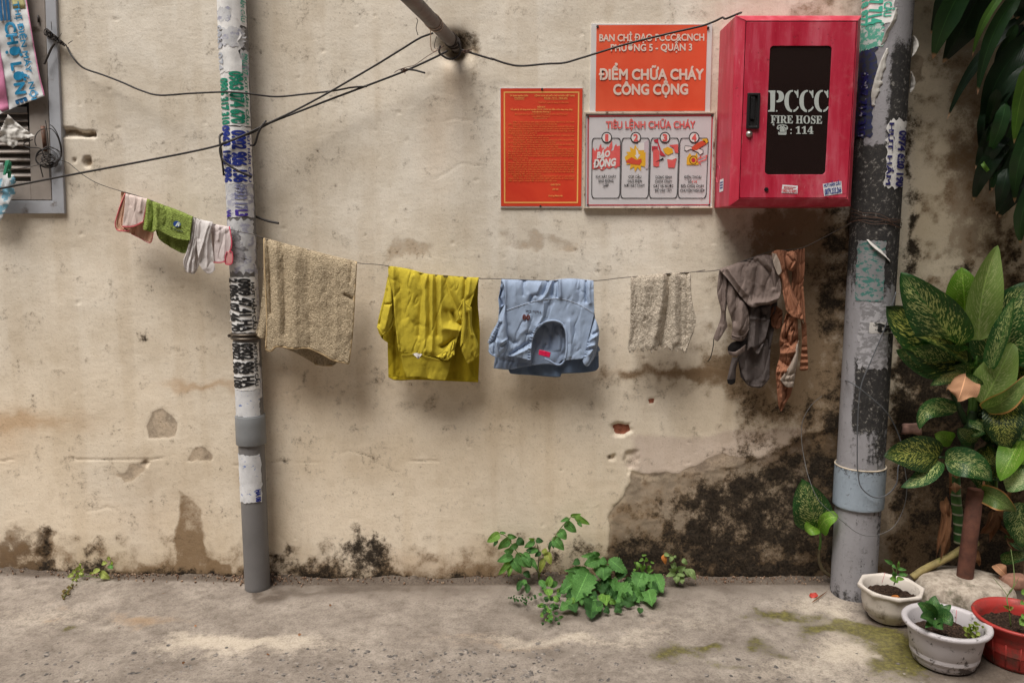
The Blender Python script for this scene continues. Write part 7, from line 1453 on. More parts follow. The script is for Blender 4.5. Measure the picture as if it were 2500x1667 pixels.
# --- long strap leaves hanging in at the top right
m_dr = leafmat('dark strap leaf', S(16, 34, 20), S(28, 52, 30), None, rough=.35, veins=0, trans=.12, tip=S(196, 160, 130)); m_dr2 = leafmat('green strap leaf', S(34, 66, 38), S(56, 94, 50), None, rough=.35, veins=0, trans=.25, tip=S(206, 160, 130)); m_dr3 = leafmat('bright strap leaf', S(76, 122, 50), S(112, 152, 66), None, rough=.35, veins=0, trans=.35, tip=S(214, 170, 140))
def dracaena():
    t = thing('dracaena_plant', 'dark strap-leaved dracaena hanging into the upper right corner', 'plant', (2.25, -.35, 0))
    V, Fc = tube(spline([(2.25, -.35, -.02), (2.22, -.33, .8), (2.16, -.32, 1.5), (2.05, -.32, 2.15), (1.98, -.33, 2.5)], 8), (np.linspace(.03, .018, 33)), 10); part('trunk', V, Fc, simple('grey bark', S(96, 86, 70), .85, .2, 30, .3, 60), t)
    data = [((260, -160), (190, 0), (107, 215), 95, -.2, -.12, m_dr), ((360, -160), (200, 60), (120, 368), 150, -.22, -.14, m_dr2), ((460, -140), (320, 160), (178, 392), 190, -.16, -.09, m_dr), ((600, -80), (420, 80), (364, 352), 48, -.3, -.2, m_dr3), ((680, -60), (450, 160), (395, 590), 92, -.28, -.18, m_dr2),
            ((740, 60), (360, 320), (206, 745), 70, -.2, -.1, m_dr), ((760, 220), (460, 420), (430, 855), 150, -.24, -.14, m_dr), ((720, 480), (600, 700), (392, 860), 40, -.18, -.12, m_dr), ((570, 640), (545, 800), (456, 965), 84, -.3, -.2, m_dr2), ((740, 620), (590, 860), (470, 1040), 120, -.26, -.16, m_dr2),
            ((590, 680), (470, 880), (380, 1046), 110, -.2, -.13, m_dr), ((600, 820), (410, 1040), (372, 1242), 110, -.22, -.14, m_dr), ((740, 380), (640, 600), (622, 890), 104, -.4, -.28, m_dr3), ((760, 760), (620, 980), (626, 1252), 100, -.34, -.24, m_dr2), ((700, 820), (560, 1040), (506, 1300), 60, -.24, -.16, m_dr),
            ((760, 1060), (620, 1180), (528, 1345), 110, -.18, -.12, m_dr), ((760, 1100), (640, 1320), (662, 1505), 100, -.3, -.22, m_dr2), ((560, 860), (500, 1000), (470, 1198), 70, -.18, -.12, m_dr), ((420, 990), (440, 1040), (488, 1085), 26, -.2, -.18, m_dr3), ((760, 300), (640, 420), (580, 640), 110, -.2, -.14, m_dr), ((760, 460), (640, 560), (600, 700), 120, -.22, -.16, m_dr2),
            ((760, -120), (660, 0), (640, 120), 120, -.25, -.2, m_dr), ((500, -200), (420, -60), (330, 190), 60, -.12, -.08, m_dr), ((780, 900), (700, 1040), (690, 1300), 110, -.16, -.12, m_dr), ((780, 160), (700, 260), (620, 420), 140, -.14, -.1, m_dr), ((780, 1200), (720, 1300), (700, 1480), 100, -.18, -.14, m_dr)]
    rg = random.Random(14)
    for k in range(34):
        tx = rg.uniform(400, 720); ty = rg.uniform(300, 1400) if tx > 480 else rg.uniform(700, 1150); bx = tx + rg.uniform(60, 260); by = ty - rg.uniform(260, 460); data.append(((bx, by), (tx + rg.uniform(0, 60), ty - 200), (tx, ty), rg.uniform(50, 95), -rg.uniform(.1, .3), -rg.uniform(.07, .2), (m_dr, m_dr, m_dr2)[k % 3]))
    for k, (a, c, b, w_, ya, yb, m) in enumerate(data):
        leaf(t, m, WC, a, b, w_ * .78, ya, yb, ctrl=c, roll=(-18, 12, 25, -8, 5)[k % 5], fold=.28, prof='strap', seed=k, n=26, nu=7, wav=.06, arch=.03, twist=(20, -30, 10)[k % 3])
    # unseen rest of its crown, filled out to shade the right of the wall
    rg = random.Random(31)
    for k in range(330):
        a = rg.uniform(0, 6.283); h = rg.uniform(1.2, 2.1) if k % 4 == 0 else rg.uniform(2.15, 3.0); o = np.array([2.16, -.33, h]) if h < 2.1 else np.array([rg.uniform(1.45, 2.45), rg.uniform(-.75, -.2), h]); el = rg.uniform(-.1, 1.0); l = rg.uniform(.35, .6)
        d = np.array([math.cos(a) * math.cos(el), math.sin(a) * math.cos(el), math.sin(el)]); tt = np.linspace(0, 1, 12)[:, None]; c = o + d * l * tt + np.array([0, 0, -.45]) * l * tt ** 2
        c[:, 1] = np.minimum(c[:, 1], -.04)
        px_, py_ = to_px(c)
        if (px_.min() < 2490) and (py_.max() > -20): continue
        V, Fc, uv = leaf_mesh(c, np.array([0, -.4, .9]), rg.uniform(.03, .045), rg.uniform(-.4, .4), .28, 'strap', 5, .06, k); part('leaf', V, Fc, (m_dr, m_dr2)[k % 2], t, uv=uv)
dracaena()

# --- weeds along the foot of the wall
rgw = random.Random(12)
def wdep(p, lift=.03, base=-.05):
    """a plausible depth for a weed point: never below the ground"""
    return min(base, G(p, lift).y)
def weed_leaf(t, m, mp, a, b, wd, prof='ovate', base=-.05, out=.03, **k):
    ya = wdep(mp(*a), .03, base); yb = wdep(mp(*b), .02, base - out * rgw.random())
    kw = dict(fold=rgw.uniform(.12, .35), arch=.008, roll=rgw.uniform(-25, 25), nu=7, n=12, wav=.1, seed=rgw.randint(0, 99)); kw.update(k)
    return leaf(t, m, mp, a, b, wd, ya, yb, prof=prof, **kw)
m_w1 = leafmat('fresh weed leaf', S(64, 112, 50), S(104, 152, 80), None, rough=.6, veins=.3, trans=.25, crinkle=1); m_w2 = leafmat('bright weed leaf', S(94, 140, 54), S(138, 178, 86), None, rough=.6, veins=.3, trans=.3, crinkle=1); m_w3 = leafmat('dark weed leaf', S(38, 74, 34), S(62, 102, 48), None, rough=.6, veins=.3, trans=.2, crinkle=1)
m_w4 = leafmat('yellowing weed leaf', S(110, 126, 50), S(150, 158, 76), S(150, 110, 50), .6, .68, rough=.6, trans=.3); m_ol = leafmat('olive weed leaf', S(110, 110, 44), S(150, 146, 66), None, rough=.6, trans=.3); m_or = leafmat('orange dead leaf', S(150, 84, 30), S(196, 124, 56), None, rough=.7, veins=.1, trans=.2)
m_wst = simple('weed stem', S(92, 110, 54), .6, .15, 40, .1)
def weed_feather():
    t = thing('feather_leaved_weed', 'arching weed with paired oval leaves at the foot of the wall', 'weed', P(WD(755, 910), -.03))
    stem(t, m_wst, WD, ((760, 960, -.03), (740, 860, -.05), (620, 700, -.06), (470, 610, -.07), (330, 400, -.08), (225, 342, -.085)), (.003, .002, .0012), 'stem'); stem(t, m_wst, WD, ((760, 950, -.03), (800, 820, -.05), (880, 660, -.055), (930, 500, -.06), (1030, 310, -.065), (1190, 130, -.07), (1260, 115, -.075)), (.003, .002, .0012), 'stem')
    stem(t, m_wst, WD, ((740, 870, -.04), (760, 620, -.05), (720, 440, -.06)), (.002, .0012), 'stem')
    D_ = [((225, 345), (48, 465), 120, m_w2), ((225, 340), (312, 338), 44, m_w1), ((190, 430), (138, 525), 54, m_w3), ((375, 405), (198, 560), 130, m_w1), ((330, 372), (462, 402), 74, m_w1), ((460, 425), (560, 500), 110, m_w3), ((480, 500), (350, 550), 90, m_w1), ((415, 575), (280, 590), 100, m_w1), ((405, 650), (188, 728), 120, m_w1), ((385, 690), (203, 918), 96, m_w2), ((380, 760), (346, 936), 84, m_w2), ((395, 680), (518, 895), 130, m_w1), ((450, 620), (660, 820), 150, m_w1), ((560, 600), (640, 800), 120, m_w1), ((630, 680), (742, 835), 84, m_w1),
          ((705, 450), (560, 540), 84, m_w1), ((700, 440), (618, 412), 46, m_w2), ((715, 432), (822, 455), 74, m_w3), ((740, 560), (620, 615), 84, m_w1), ((790, 600), (700, 660), 64, m_w3), ((700, 560), (580, 580), 70, m_w3), ((950, 400), (1104, 572), 136, m_w1), ((1035, 300), (1135, 425), 130, m_w1), ((1120, 190), (1272, 332), 130, m_w1), ((1182, 140), (1052, 186), 64, m_w1), ((1195, 112), (1338, 80), 66, m_w2), ((1240, 108), (1456, 222), 96, m_w2), ((1288, 175), (1352, 258), 54, m_w1), ((865, 600), (925, 765), 110, m_w4), ((830, 680), (768, 885), 80, m_w4), ((820, 560), (870, 640), 80, m_w4), ((560, 860), (640, 950), 90, m_w3), ((930, 450), (890, 570), 50, m_w3), ((940, 470), (965, 555), 40, m_w3)]
    for a, b, w_, m in D_: weed_leaf(t, m, WD, a, b, w_, base=-.055)
weed_feather()
def weed_small():
    t = thing('creeping_weed', 'low creeping weed with rounded leaves under the arching weed', 'weed', P(WD(880, 1250), -.08))
    for a, b, w_, m in (((860, 1075), (765, 985), 96, m_w1), ((880, 1070), (925, 930), 96, m_w2), ((900, 1060), (1018, 1018), 84, m_w1), ((880, 1100), (905, 1202), 116, m_w2), ((860, 1090), (800, 1070), 70, m_w1), ((520, 985), (468, 1135), 74, m_w3), ((545, 975), (582, 1065), 66, m_w1), ((605, 1035), (590, 1165), 84, m_w3), ((960, 1210), (1030, 1280), 70, m_w2), ((1000, 1130), (1060, 1110), 50, m_w2), ((1060, 1200), (1000, 1170), 60, m_w1), ((1220, 1290), (1130, 1250), 80, m_w1)): weed_leaf(t, m, WD, a, b, w_, 'round', base=-.07)
    for k in range(70):
        x = rgw.gauss(900, 85) if k < 46 else rgw.gauss(590, 60); y = rgw.uniform(1190, 1560) if k < 46 else rgw.gauss(1250, 30); x = x + (y - 1350) * .12
        a = rgw.uniform(0, 6.28); l = rgw.uniform(40, 90) if k < 46 else rgw.uniform(24, 46); weed_leaf(t, (m_w1, m_w2, m_w3)[rgw.randint(0, 2)] if k < 46 else m_w3, WD, (x, y), (x + l * math.cos(a), y + l * .7 * math.sin(a)), l * .6, 'round', base=-.06, n=7, nu=5)
    for k in range(14):
        x = rgw.gauss(405, 30); y = rgw.gauss(1235, 26); a = rgw.uniform(-2.6, -.5); l = rgw.uniform(26, 44); weed_leaf(t, m_w3, WD, (x, y), (x + l * math.cos(a), y + l * math.sin(a)), l * .5, 'round', base=-.06, n=6, nu=5)
weed_small()
def weed_broad():
    t = thing('broad_leaved_weed', 'clump of broad toothed green weed leaves below the ragged towel', 'weed', P(WE(760, 900), -.05))
    D_ = [((560, 230), (262, 262), 90, m_w1), ((575, 250), (470, 180), 80, m_w1), ((585, 310), (315, 405), 190, m_w1), ((585, 300), (705, 390), 110, m_w1), ((640, 380), (640, 665), 270, m_w1), ((740, 300), (1045, 548), 200, m_w1), ((850, 590), (1040, 555), 130, m_w3), ((365, 465), (-20, 500), 100, m_w1), ((150, 330), (250, 390), 120, m_w3), ((400, 495), (140, 1065), 360, m_w1), ((360, 560), (-110, 880), 300, m_w1), ((300, 640), (60, 820), 200, m_w1), ((735, 660), (960, 1105), 300, m_w1), ((850, 720), (1135, 1015), 280, m_w1), ((1110, 820), (1335, 1000), 230, m_w1), ((1090, 760), (1250, 1050), 160, m_w1),
          ((1310, 525), (1195, 825), 270, m_w1), ((1395, 545), (1460, 825), 190, m_w1), ((1512, 548), (1655, 880), 190, m_w1), ((1400, 820), (1475, 1105), 240, m_w1), ((470, 1000), (430, 1315), 300, m_w3), ((540, 1010), (590, 1240), 130, m_w1), ((500, 690), (560, 830), 80, m_w1), ((600, 900), (640, 1060), 110, m_w2), ((700, 910), (690, 1095), 110, m_w2), ((750, 1000), (860, 1050), 90, m_w2), ((640, 700), (720, 900), 180, m_w3), ((1060, 680), (1180, 760), 130, m_w1), ((980, 1000), (1180, 1090), 140, m_w3), ((80, 960), (150, 1060), 100, m_w2), ((260, 990), (290, 1090), 70, m_w1), ((430, 860), (540, 980), 120, m_w3), ((900, 900), (760, 1010), 160, m_w3), ((1200, 900), (1340, 860), 90, m_w3)]
    for k in range(46):
        x, y = rgw.uniform(60, 1560), rgw.gauss(830, 130); a = rgw.uniform(.3, 2.8); l = rgw.uniform(110, 230); D_.append(((x, y), (x + l * math.cos(a), y + l * .8 * math.sin(a)), l * .75, (m_w3, m_w3, m_w1)[k % 3]))
    for a, b, w_, m in D_: weed_leaf(t, m, WE, a, b, w_ * 1.1, base=-.075, out=.04, serr=.35, n=26, nu=9, wav=.16)
    for a, b, w_ in (((1215, 350), (1220, 505), 66), ((1300, 430), (1235, 372), 44), ((1330, 480), (1335, 385), 54), ((1375, 350), (1360, 275), 54), ((1320, 300), (1245, 345), 46), ((1400, 470), (1450, 410), 74), ((1375, 510), (1490, 485), 70), ((1440, 350), (1505, 375), 40), ((1290, 240), (1380, 235), 36), ((1320, 520), (1250, 400), 50), ((1180, 470), (1150, 520), 44), ((1180, 380), (1160, 350), 36)): weed_leaf(t, m_w2, WE, a, b, w_, base=-.07)
    for pts in (((600, 900), (580, 600), (580, 260)), ((480, 900), (420, 600), (380, 470)), ((700, 880), (720, 720), (740, 650)), ((1330, 900), (1320, 700), (1330, 500), (1340, 320)), ((760, 960), (800, 800), (850, 720)), ((540, 1000), (500, 800), (480, 560))):
        stem(t, m_wst, WE, [(x, y, wdep(WE(x, y), .02, -.065)) for x, y in pts], (.002, .0014), 'stem')
weed_broad()
def weed_right():
    t = thing('small_weed', 'small pale weed with one orange leaf against the black mould', 'weed', P(WE(1900, 760), -.03))
    for a, b, w_, m in (((1870, 515), (1745, 470), 90, m_ol2), ((1860, 535), (1698, 598), 80, m_ol2), ((1900, 490), (2030, 440), 110, m_ol2), ((1900, 540), (2025, 590), 90, m_ol2), ((1890, 560), (1880, 715), 120, m_ol2), ((1950, 590), (1985, 725), 96, m_ol2), ((2040, 465), (2105, 615), 96, m_ol2), ((2085, 465), (2205, 655), 110, m_ol2), ((1880, 430), (1775, 400), 110, m_ol2), ((1975, 305), (2065, 395), 80, m_ol2), ((1810, 260), (1765, 355), 66, m_ol2), ((1840, 250), (1875, 290), 44, m_ol2), ((1660, 225), (1695, 392), 90, m_or), ((1670, 215), (1765, 255), 70, m_ol2)): weed_leaf(t, m, WE, a, b, w_, base=-.05)
    for pts in (((1890, 780), (1890, 560), (1850, 400), (1810, 250), (1670, 220)), ((1900, 760), (1960, 500), (2030, 440), (1990, 320))): stem(t, m_wst, WE, [(x, y, -.045) for x, y in pts], (.0016, .001), 'stem')
m_ol2 = leafmat('pale weed leaf', S(104, 130, 76), S(138, 158, 100), None, rough=.6, trans=.3)
weed_right()
def weed_left():
    t = thing('trailing_weed', 'small trailing weed with a dry brown sprig at the left wall foot', 'weed', P(WF(800, 800), -.02))
    for a, b, w_, m in (((720, 540), (550, 650), 90, m_ol3), ((670, 665), (795, 598), 66, m_ol3), ((560, 650), (480, 715), 90, m_ol3), ((680, 690), (775, 760), 90, m_ol3), ((655, 715), (560, 745), 64, m_ol3), ((520, 740), (360, 815), 90, m_ol3), ((650, 770), (550, 860), 90, m_ol3), ((540, 850), (470, 905), 56, m_ol3), ((560, 860), (610, 925), 56, m_ol3), ((1170, 600), (995, 735), 110, m_ol3), ((1195, 700), (1445, 855), 170, m_ol3), ((1360, 425), (1235, 505), 100, m_ol3), ((1455, 320), (1365, 365), 84, m_ol3), ((1415, 520), (1515, 615), 120, m_w1), ((690, 470), (670, 530), 50, m_ol3), ((990, 690), (930, 760), 60, m_ol3), ((1490, 500), (1500, 400), 50, m_ol3), ((760, 760), (690, 800), 70, m_ol3)): weed_leaf(t, m, WF, a, b, w_, base=-.04, n=9)
    def g(x, y): return (x, y, wdep(WF(x, y), .04, -.03))
    for pts in (((1000, 800), (760, 790), (560, 850), (480, 980), (400, 1120), (260, 1340)), ((1000, 800), (1150, 830), (1200, 700), (1350, 620), (1500, 500), (1450, 330)), ((760, 790), (680, 660), (700, 500))): stem(t, m_wst, WF, [g(*q) for q in pts], (.0014, .0009), 'stem')
    for k in range(34):
        u = rgw.random(); x = 500 + (250 - 500) * u + rgw.gauss(0, 45); y = 990 + 360 * u + rgw.gauss(0, 25); a = rgw.uniform(0, 6.28); l = rgw.uniform(50, 100); weed_leaf(t, m_br, WF, (x, y), (x + l * math.cos(a), y + l * .7 * math.sin(a)), l * .5, base=-.04, n=6, nu=5)
m_ol3 = leafmat('lime weed leaf', S(130, 148, 66), S(170, 180, 100), None, rough=.6, trans=.3); m_br = leafmat('olive brown leaf', S(88, 76, 36), S(124, 106, 56), None, rough=.7, trans=.2)
weed_left()
# ------------------------------------------------------------------ pots, post and litter
m_soil = Mat('dark potting soil', .95, spec=.1)
_f = m_soil.noise(160, 6, .75); m_soil.base(m_soil.ramp(_f, [(.35, S(26, 20, 17)), (.55, S(62, 48, 40)), (.72, S(120, 98, 80))])); m_soil.bump(_f, 1.0, .006); m_soil = m_soil.m
def soil(parent, c, r, z, seed):
    n = 26; V = []; 
    rr = np.linspace(0, 1, n)[1:]; a = np.linspace(0, 2 * np.pi, 60, endpoint=False)
    Rr, A = np.meshgrid(rr, a, indexing='ij'); x = c[0] + Rr * r * np.cos(A); y = c[1] + Rr * r * np.sin(A); zz = z + .012 * (fbm(x, y, 30, seed, 3) - .5) * 2 + .008 * (fbm(x, y, 110, seed + 3, 3) - .5) * 2
    return part('soil', np.stack([x, y, zz], -1).reshape(-1, 3), [list(range(60))[::-1]] + [f[::-1] for f in grid_faces(60, n - 1, True).tolist()], m_soil, parent)
def pot_mat(name, col, dirt, lo, hi, sc=26, rough=.5):
    m = Mat(name, rough); f = m.noise(sc, 6, .72); z = m.n('SeparateXYZ', {0: m.co()}).outputs[2]
    c = m.ramp(m.noise(6, 4), [(.3, tuple(x * .78 for x in col[:3]) + (1,)), (.7, col)])
    d = m.step(m.math('ADD', f, m.math('MULTIPLY', m.step(z, .10, .0), .10)), lo, hi); c = m.mix(m.math('MULTIPLY', d, .85), c, dirt); m.base(c); m.rough(m.math('ADD', rough, m.math('MULTIPLY', d, .3))); m.bump(m.math('ADD', m.noise(30, 4), d), .15, .002); return m.m
def pot_oct():
    c = Vector((*(P(ZG(735, 930), -.30).xy), 0)); z = P(ZG(735, 930), -.30).z; R0 = .106; m = pot_mat('dirty white plastic', S(214, 204, 194), S(112, 98, 84), .54, .78)
    t = thing('octagonal_pot', 'octagonal rimmed white plastic pot holding a tiny seedling', 'pot', (c.x, c.y, 0))
    prof = [(.001, .004), (.058, .002), (.066, .008), (.070, .022), (.082, .030), (.089, .06), (.091, z - .022), (.093, z - .016)]
    V, Fc = lathe(prof, c, 64); part('body', V, Fc, m, t)
    # the rim: eight-sided outside, round inside
    a = np.linspace(0, 2 * np.pi, 64, endpoint=False); oc = R0 * math.cos(math.pi / 8) / np.cos(((a + .2) % (math.pi / 4)) - math.pi / 8)
    rings = [(np.full(64, .091), z - .018), (oc - .004, z - .016), (oc, z - .010), (oc, z - .002), (oc - .003, z), (np.full(64, .0905), z - .001), (np.full(64, .086), z - .006), (np.full(64, .084), z - .05), (np.full(64, .080), z - .09)]
    V = np.vstack([np.stack([c.x + r * np.cos(a), c.y + r * np.sin(a), np.full(64, zz)], -1) for r, zz in rings]); part('rim', V, grid_faces(64, len(rings), True), m, t, smooth=True)
    soil(t, c, .083, z - .040, 4)
    pl = thing('seedling', 'tiny green seedling in the octagonal white pot', 'plant', (c.x + .01, c.y, z - .04)); y0 = -.30
    stem(pl, m_wst, WG, ((490, 420, y0), (510, 330, y0), (525, 240, y0), (545, 190, y0)), (.0016, .001), 'stem'); stem(pl, m_wst, WG, ((490, 420, y0), (500, 380, y0 + .01), (470, 190, y0 + .03), (430, 140, y0 + .03)), (.0012, .0008), 'stem')
    for a_, b_, w_, m_ in (((520, 345), (440, 345), 66, m_w2), ((520, 340), (614, 352), 44, m_w2), ((505, 320), (485, 258), 50, m_w1), ((548, 285), (656, 305), 44, m_w1), ((475, 170), (376, 120), 44, m_w1), ((530, 225), (642, 245), 36, m_w1), ((540, 215), (550, 138), 28, m_w2), ((515, 370), (540, 390), 40, m_w2), ((470, 180), (520, 230), 30, m_w1)): leaf(pl, m_, WG, a_, b_, w_, y0, y0 - .01, prof='ovate', n=10, nu=5, seed=3, arch=.004)
    tag(part('incense_stick', *tube([P(WG(350, 400), y0 + .01), P(WG(388, 272), y0 + .02)], .0007, 5), simple('pink stick', S(196, 90, 104), .7, .1)), 'thin pink incense stick in the octagonal white pot', 'incense stick')
    o = leaf(None, m_or, WG, (450, 560), (610, 620), 90, -.355, -.365, prof='ovate', seed=2, roll=30, name='fallen_leaf'); tag(o, 'fallen orange red leaf on the soil of the octagonal pot', 'leaf')
pot_oct()
def pot_grey():
    q = P(ZG(1098, 1158), -.575); c = Vector((q.x, q.y, 0)); z = q.z; m = pot_mat('greyish white plastic', S(196, 190, 192), S(58, 50, 43), .575, .66, 34)
    t = thing('round_pot', 'round greyish white pot with a thick rim and a small rosette plant', 'pot', (c.x, c.y, 0))
    V, Fc = lathe([(.001, .003), (.078, .001), (.086, .006), (.090, .020), (.091, .024), (.094, .026), (.106, z - .03), (.107, z - .018)], c, 72); part('body', V, Fc, m, t)
    V, Fc = lathe([(.106, z - .020), (.119, z - .016), (.1235, z - .010), (.1235, z - .004), (.120, z), (.108, z - .001), (.104, z - .008), (.100, z - .05), (.096, z - .10)], c, 72); part('rim', V, Fc, m, t)
    soil(t, c, .1005, z - .048, 9)
    y0 = -.60; pl = thing('rosette_plant', 'dark green rosette plant in the round greyish pot', 'plant', (c.x - .03, y0, z - .05)); m_ro = leafmat('rosette leaf', S(34, 70, 34), S(66, 108, 52), S(120, 150, 84), .58, .66)
    for a_, c_, b_, w_, yb, rl in (((970, 800), (940, 680), (975, 540), 150, -.58, 0), ((960, 800), (880, 680), (765, 632), 150, -.62, -10), ((1000, 800), (1060, 740), (1162, 650), 110, -.6, 10), ((990, 830), (1100, 760), (1165, 900), 190, -.66, 20), ((960, 830), (880, 790), (800, 800), 150, -.66, -20), ((980, 820), (1000, 880), (1070, 940), 130, -.67, 0), ((960, 790), (890, 640), (880, 600), 80, -.55, 5), ((1000, 810), (1040, 700), (1050, 640), 120, -.57, -15), ((950, 830), (900, 860), (860, 920), 80, -.66, 10)): leaf(pl, m_ro, WG, a_, b_, w_, y0, yb, ctrl=c_, roll=rl, prof='ovate', fold=.35, n=16, seed=w_, arch=.01)
    pl2 = thing('lime_sprout', 'small lime green sprout at the right side of the round greyish pot', 'plant', (c.x + .05, y0, z - .05)); rg = random.Random(2)
    m_li = leafmat('lime sprout leaf', S(140, 158, 70), S(180, 192, 104), None, rough=.6, trans=.35)
    for k in range(34):
        x, y = rg.gauss(1420, 42), rg.gauss(940, 42); a = rg.uniform(0, 6.28); l = rg.uniform(30, 60); leaf(pl2, m_li, WG, (x, y), (x + l * math.cos(a), y - abs(l * .5 * math.sin(a))), l * .7, -.60 + rg.uniform(-.02, .02), -.62 + rg.uniform(-.02, .02), prof='round', n=6, nu=5, seed=k, arch=.003)
    tag(part('incense_stick', *tube([P(WG(1214, 880), -.57), P(WG(1224, 710), -.565)], .0008, 5), simple('pink stick b', S(200, 90, 104), .7, .1)), 'thin pink incense stick in the round greyish pot', 'incense stick')
pot_grey()
def pot_red():
    q = P(ZG(1585, 1130), -.56); c = Vector((q.x, q.y, 0)); z = q.z; m = pot_mat('red plastic pot', S(172, 54, 48), S(92, 66, 56), .52, .72, 20)
    t = thing('red_pot', 'red plastic pot cut off by the lower right corner', 'pot', (c.x, c.y, 0))
    prof = [(.001, .003), (.095, .001), (.100, .01), (.112, z - .05), (.115, z - .045), (.116, z - .03)]
    V, Fc = lathe(prof, c, 72); part('body', V, Fc, m, t)
    for k in range(18):
        a = k * math.pi / 9; V, Fc = tube([(c.x + r * math.cos(a), c.y + r * math.sin(a), zz) for r, zz in ((.101, .012), (.112, z - .055))], .002, 6); part('rib', V, Fc, m, t)
    V, Fc = lathe([(.114, z - .034), (.124, z - .030), (.126, z - .012), (.131, z - .010), (.133, z - .004), (.130, z), (.122, z - .001), (.119, z - .012), (.115, z - .016), (.113, z - .03), (.108, z - .09)], c, 72); part('rim', V, Fc, m, t)
    soil(t, c, .110, z - .042, 14)
    pl = thing('stalk_plant', 'thin pale stalk growing in the red pot', 'plant', (c.x - .05, c.y, z - .04)); y0 = -.58
    stem(pl, m_wst, WG, ((1860, 900, y0), (1840, 720, y0), (1815, 560, y0 + .02), (1890, 440, y0 + .06), (1895, 240, y0 + .1), (1860, 0, y0 + .14)), (.0022, .0016, .001), 'stem')
    stem(pl, m_wst, WG, ((1820, 540, y0 + .02), (1760, 460, y0 + .04), (1650, 330, y0 + .06)), (.001, .0007), 'stem'); stem(pl, m_wst, WG, ((1840, 500, y0 + .03), (1920, 400, y0 + .05), (1950, 330, y0 + .05)), (.001, .0007), 'stem')
    for a_, b_, w_, m_ in (((1840, 690), (1770, 660), 36, m_ol), ((1850, 690), (1890, 680), 36, m_ol), ((1850, 700), (1860, 720), 30, m_ol), ((2014, 620), (1970, 640), 50, m_w2), ((2030, 840), (1960, 880), 90, m_w2), ((2030, 780), (1985, 810), 60, m_w2), ((2040, 500), (1980, 520), 70, m_w2)): leaf(pl, m_, WG, a_, b_, w_, y0, y0 - .01, prof='ovate', n=8, nu=5, seed=1, arch=.003)
pot_red()
def post():
    q = P(WH(770, 1320), -.21); c = Vector((q.x, q.y, 0)); z = q.z
    t = thing('concrete_footing', 'rounded block of cast concrete holding the rusty post', 'footing', (c.x, c.y, 0))
    m = Mat('cast concrete', .92, spec=.2); f = m.noise(40, 6, .7); k = m.n('SeparateXYZ', {0: m.n('NewGeometry').outputs['Normal']}).outputs[2]
    cc = m.ramp(f, [(.3, S(128, 116, 104)), (.6, S(184, 172, 158))]); cc = m.mix(m.math('MULTIPLY', m.step(m.math('ADD', m.noise(18, 6, .7), m.math('MULTIPLY', m.step(m.n('SeparateXYZ', {0: m.co()}).outputs[2], .085, .02), .2)), .52, .72), .8), cc, S(70, 66, 46)); m.base(cc); m.bump(m.math('ADD', f, m.noise(130, 5)), .6, .004)
    seg = 64; a = np.linspace(0, 2 * np.pi, seg, endpoint=False); V = []
    for r, zz in ((.165, -.02), (.162, .03), (.155, z - .03), (.145, z - .01), (.128, z), (.06, z + .006), (.001, z + .008)):
        rr = r * (1 + .07 * (vnoise(np.cos(a) * 1.5 + 3, np.sin(a) * 1.5, 1, 5) - .5) * 2); V.append(np.stack([c.x + rr * 1.02 * np.cos(a), c.y + rr * .82 * np.sin(a), zz + .006 * (vnoise(np.cos(a) * r * 20, np.sin(a) * r * 20, 1, 8) - .5)], -1))
    part('block', np.vstack(V), grid_faces(seg, len(V), True), m.m, t)
    m_r = simple('rusty iron', S(96, 58, 44), .85, .25, 26, .4, 90, dirt=(S(132, 100, 64), 12, .6, .75))
    tp, bt = P(WH(892, 262), -.20), P(WH(765, 1290), -.215)
    bt = bt + (bt - tp) * .12
    t2 = thing('iron_post', 'short rusty iron pipe post standing in the concrete block', 'post', bt)
    d = (tp - bt).normalized(); n1 = d.cross(Vector((0, 1, 0))).normalized(); n2 = d.cross(n1); V = []
    for r, o in ((.0265, bt), (.0262, bt + (tp - bt) * .5), (.026, tp), (.0232, tp), (.0232, tp - d * .06)): V.append(np.array([o + n1 * r * math.cos(q_) + n2 * r * math.sin(q_) for q_ in np.linspace(0, 2 * np.pi, 32, endpoint=False)]))
    part('pipe', np.vstack(V), grid_faces(32, 5, True), m_r, t2)
    V, Fc = lathe([(.001, 0), (.0232, 0)], tp - d * .055, 24); part('plug', V, Fc, m_soil, t2)
    # fallen cane across the block
    m_b = simple('mossy cane', S(150, 134, 86), .75, .25, 30, .4, 60, dirt=(S(98, 104, 34), 14, .5, .62))
    V, Fc = tube(spline([P(WH(*q_), d_) for *q_, d_ in ((130, 1320, -.17), (260, 1230, -.165), (460, 1130, -.155), (600, 1060, -.15), (760, 960, -.14), (900, 900, -.12))], 8), np.linspace(.0125, .0135, 41), 12); solo('fallen_cane', 'mossy yellow brown cane lying against the concrete block', 'cane', V, Fc, m_b)
    V, Fc = tube(spline([P(WH(*q_), d_) for *q_, d_ in ((620, 1020, -.14), (700, 960, -.13), (790, 900, -.12))], 6), .005, 8); solo('dry_stick', 'thin dry stick lying above the mossy cane', 'stick', V, Fc, m_dry2)
    # little rubble and dry roots behind
    m_s = simple('rubble', S(120, 104, 88), .9, .2, 30, .4, 60); rg = random.Random(6)
    V, Fc = blob_mesh(P(WH(1400, 1370), -.25), (.05, .035, .025), 3); solo('broken_brick', 'broken brick behind the red pot', 'brick', V, Fc, simple('old brick', S(150, 110, 92), .9, .2, 40, .4))
    V, Fc = blob_mesh(P(WB(430, 770), -.03), (.034, .02, .02), 5); solo('broken_brick', 'pinkish brick stub on the wall right of the thick pipe', 'brick', V, Fc, simple('pinkish brick', S(160, 124, 112), .9, .2, 40, .4))
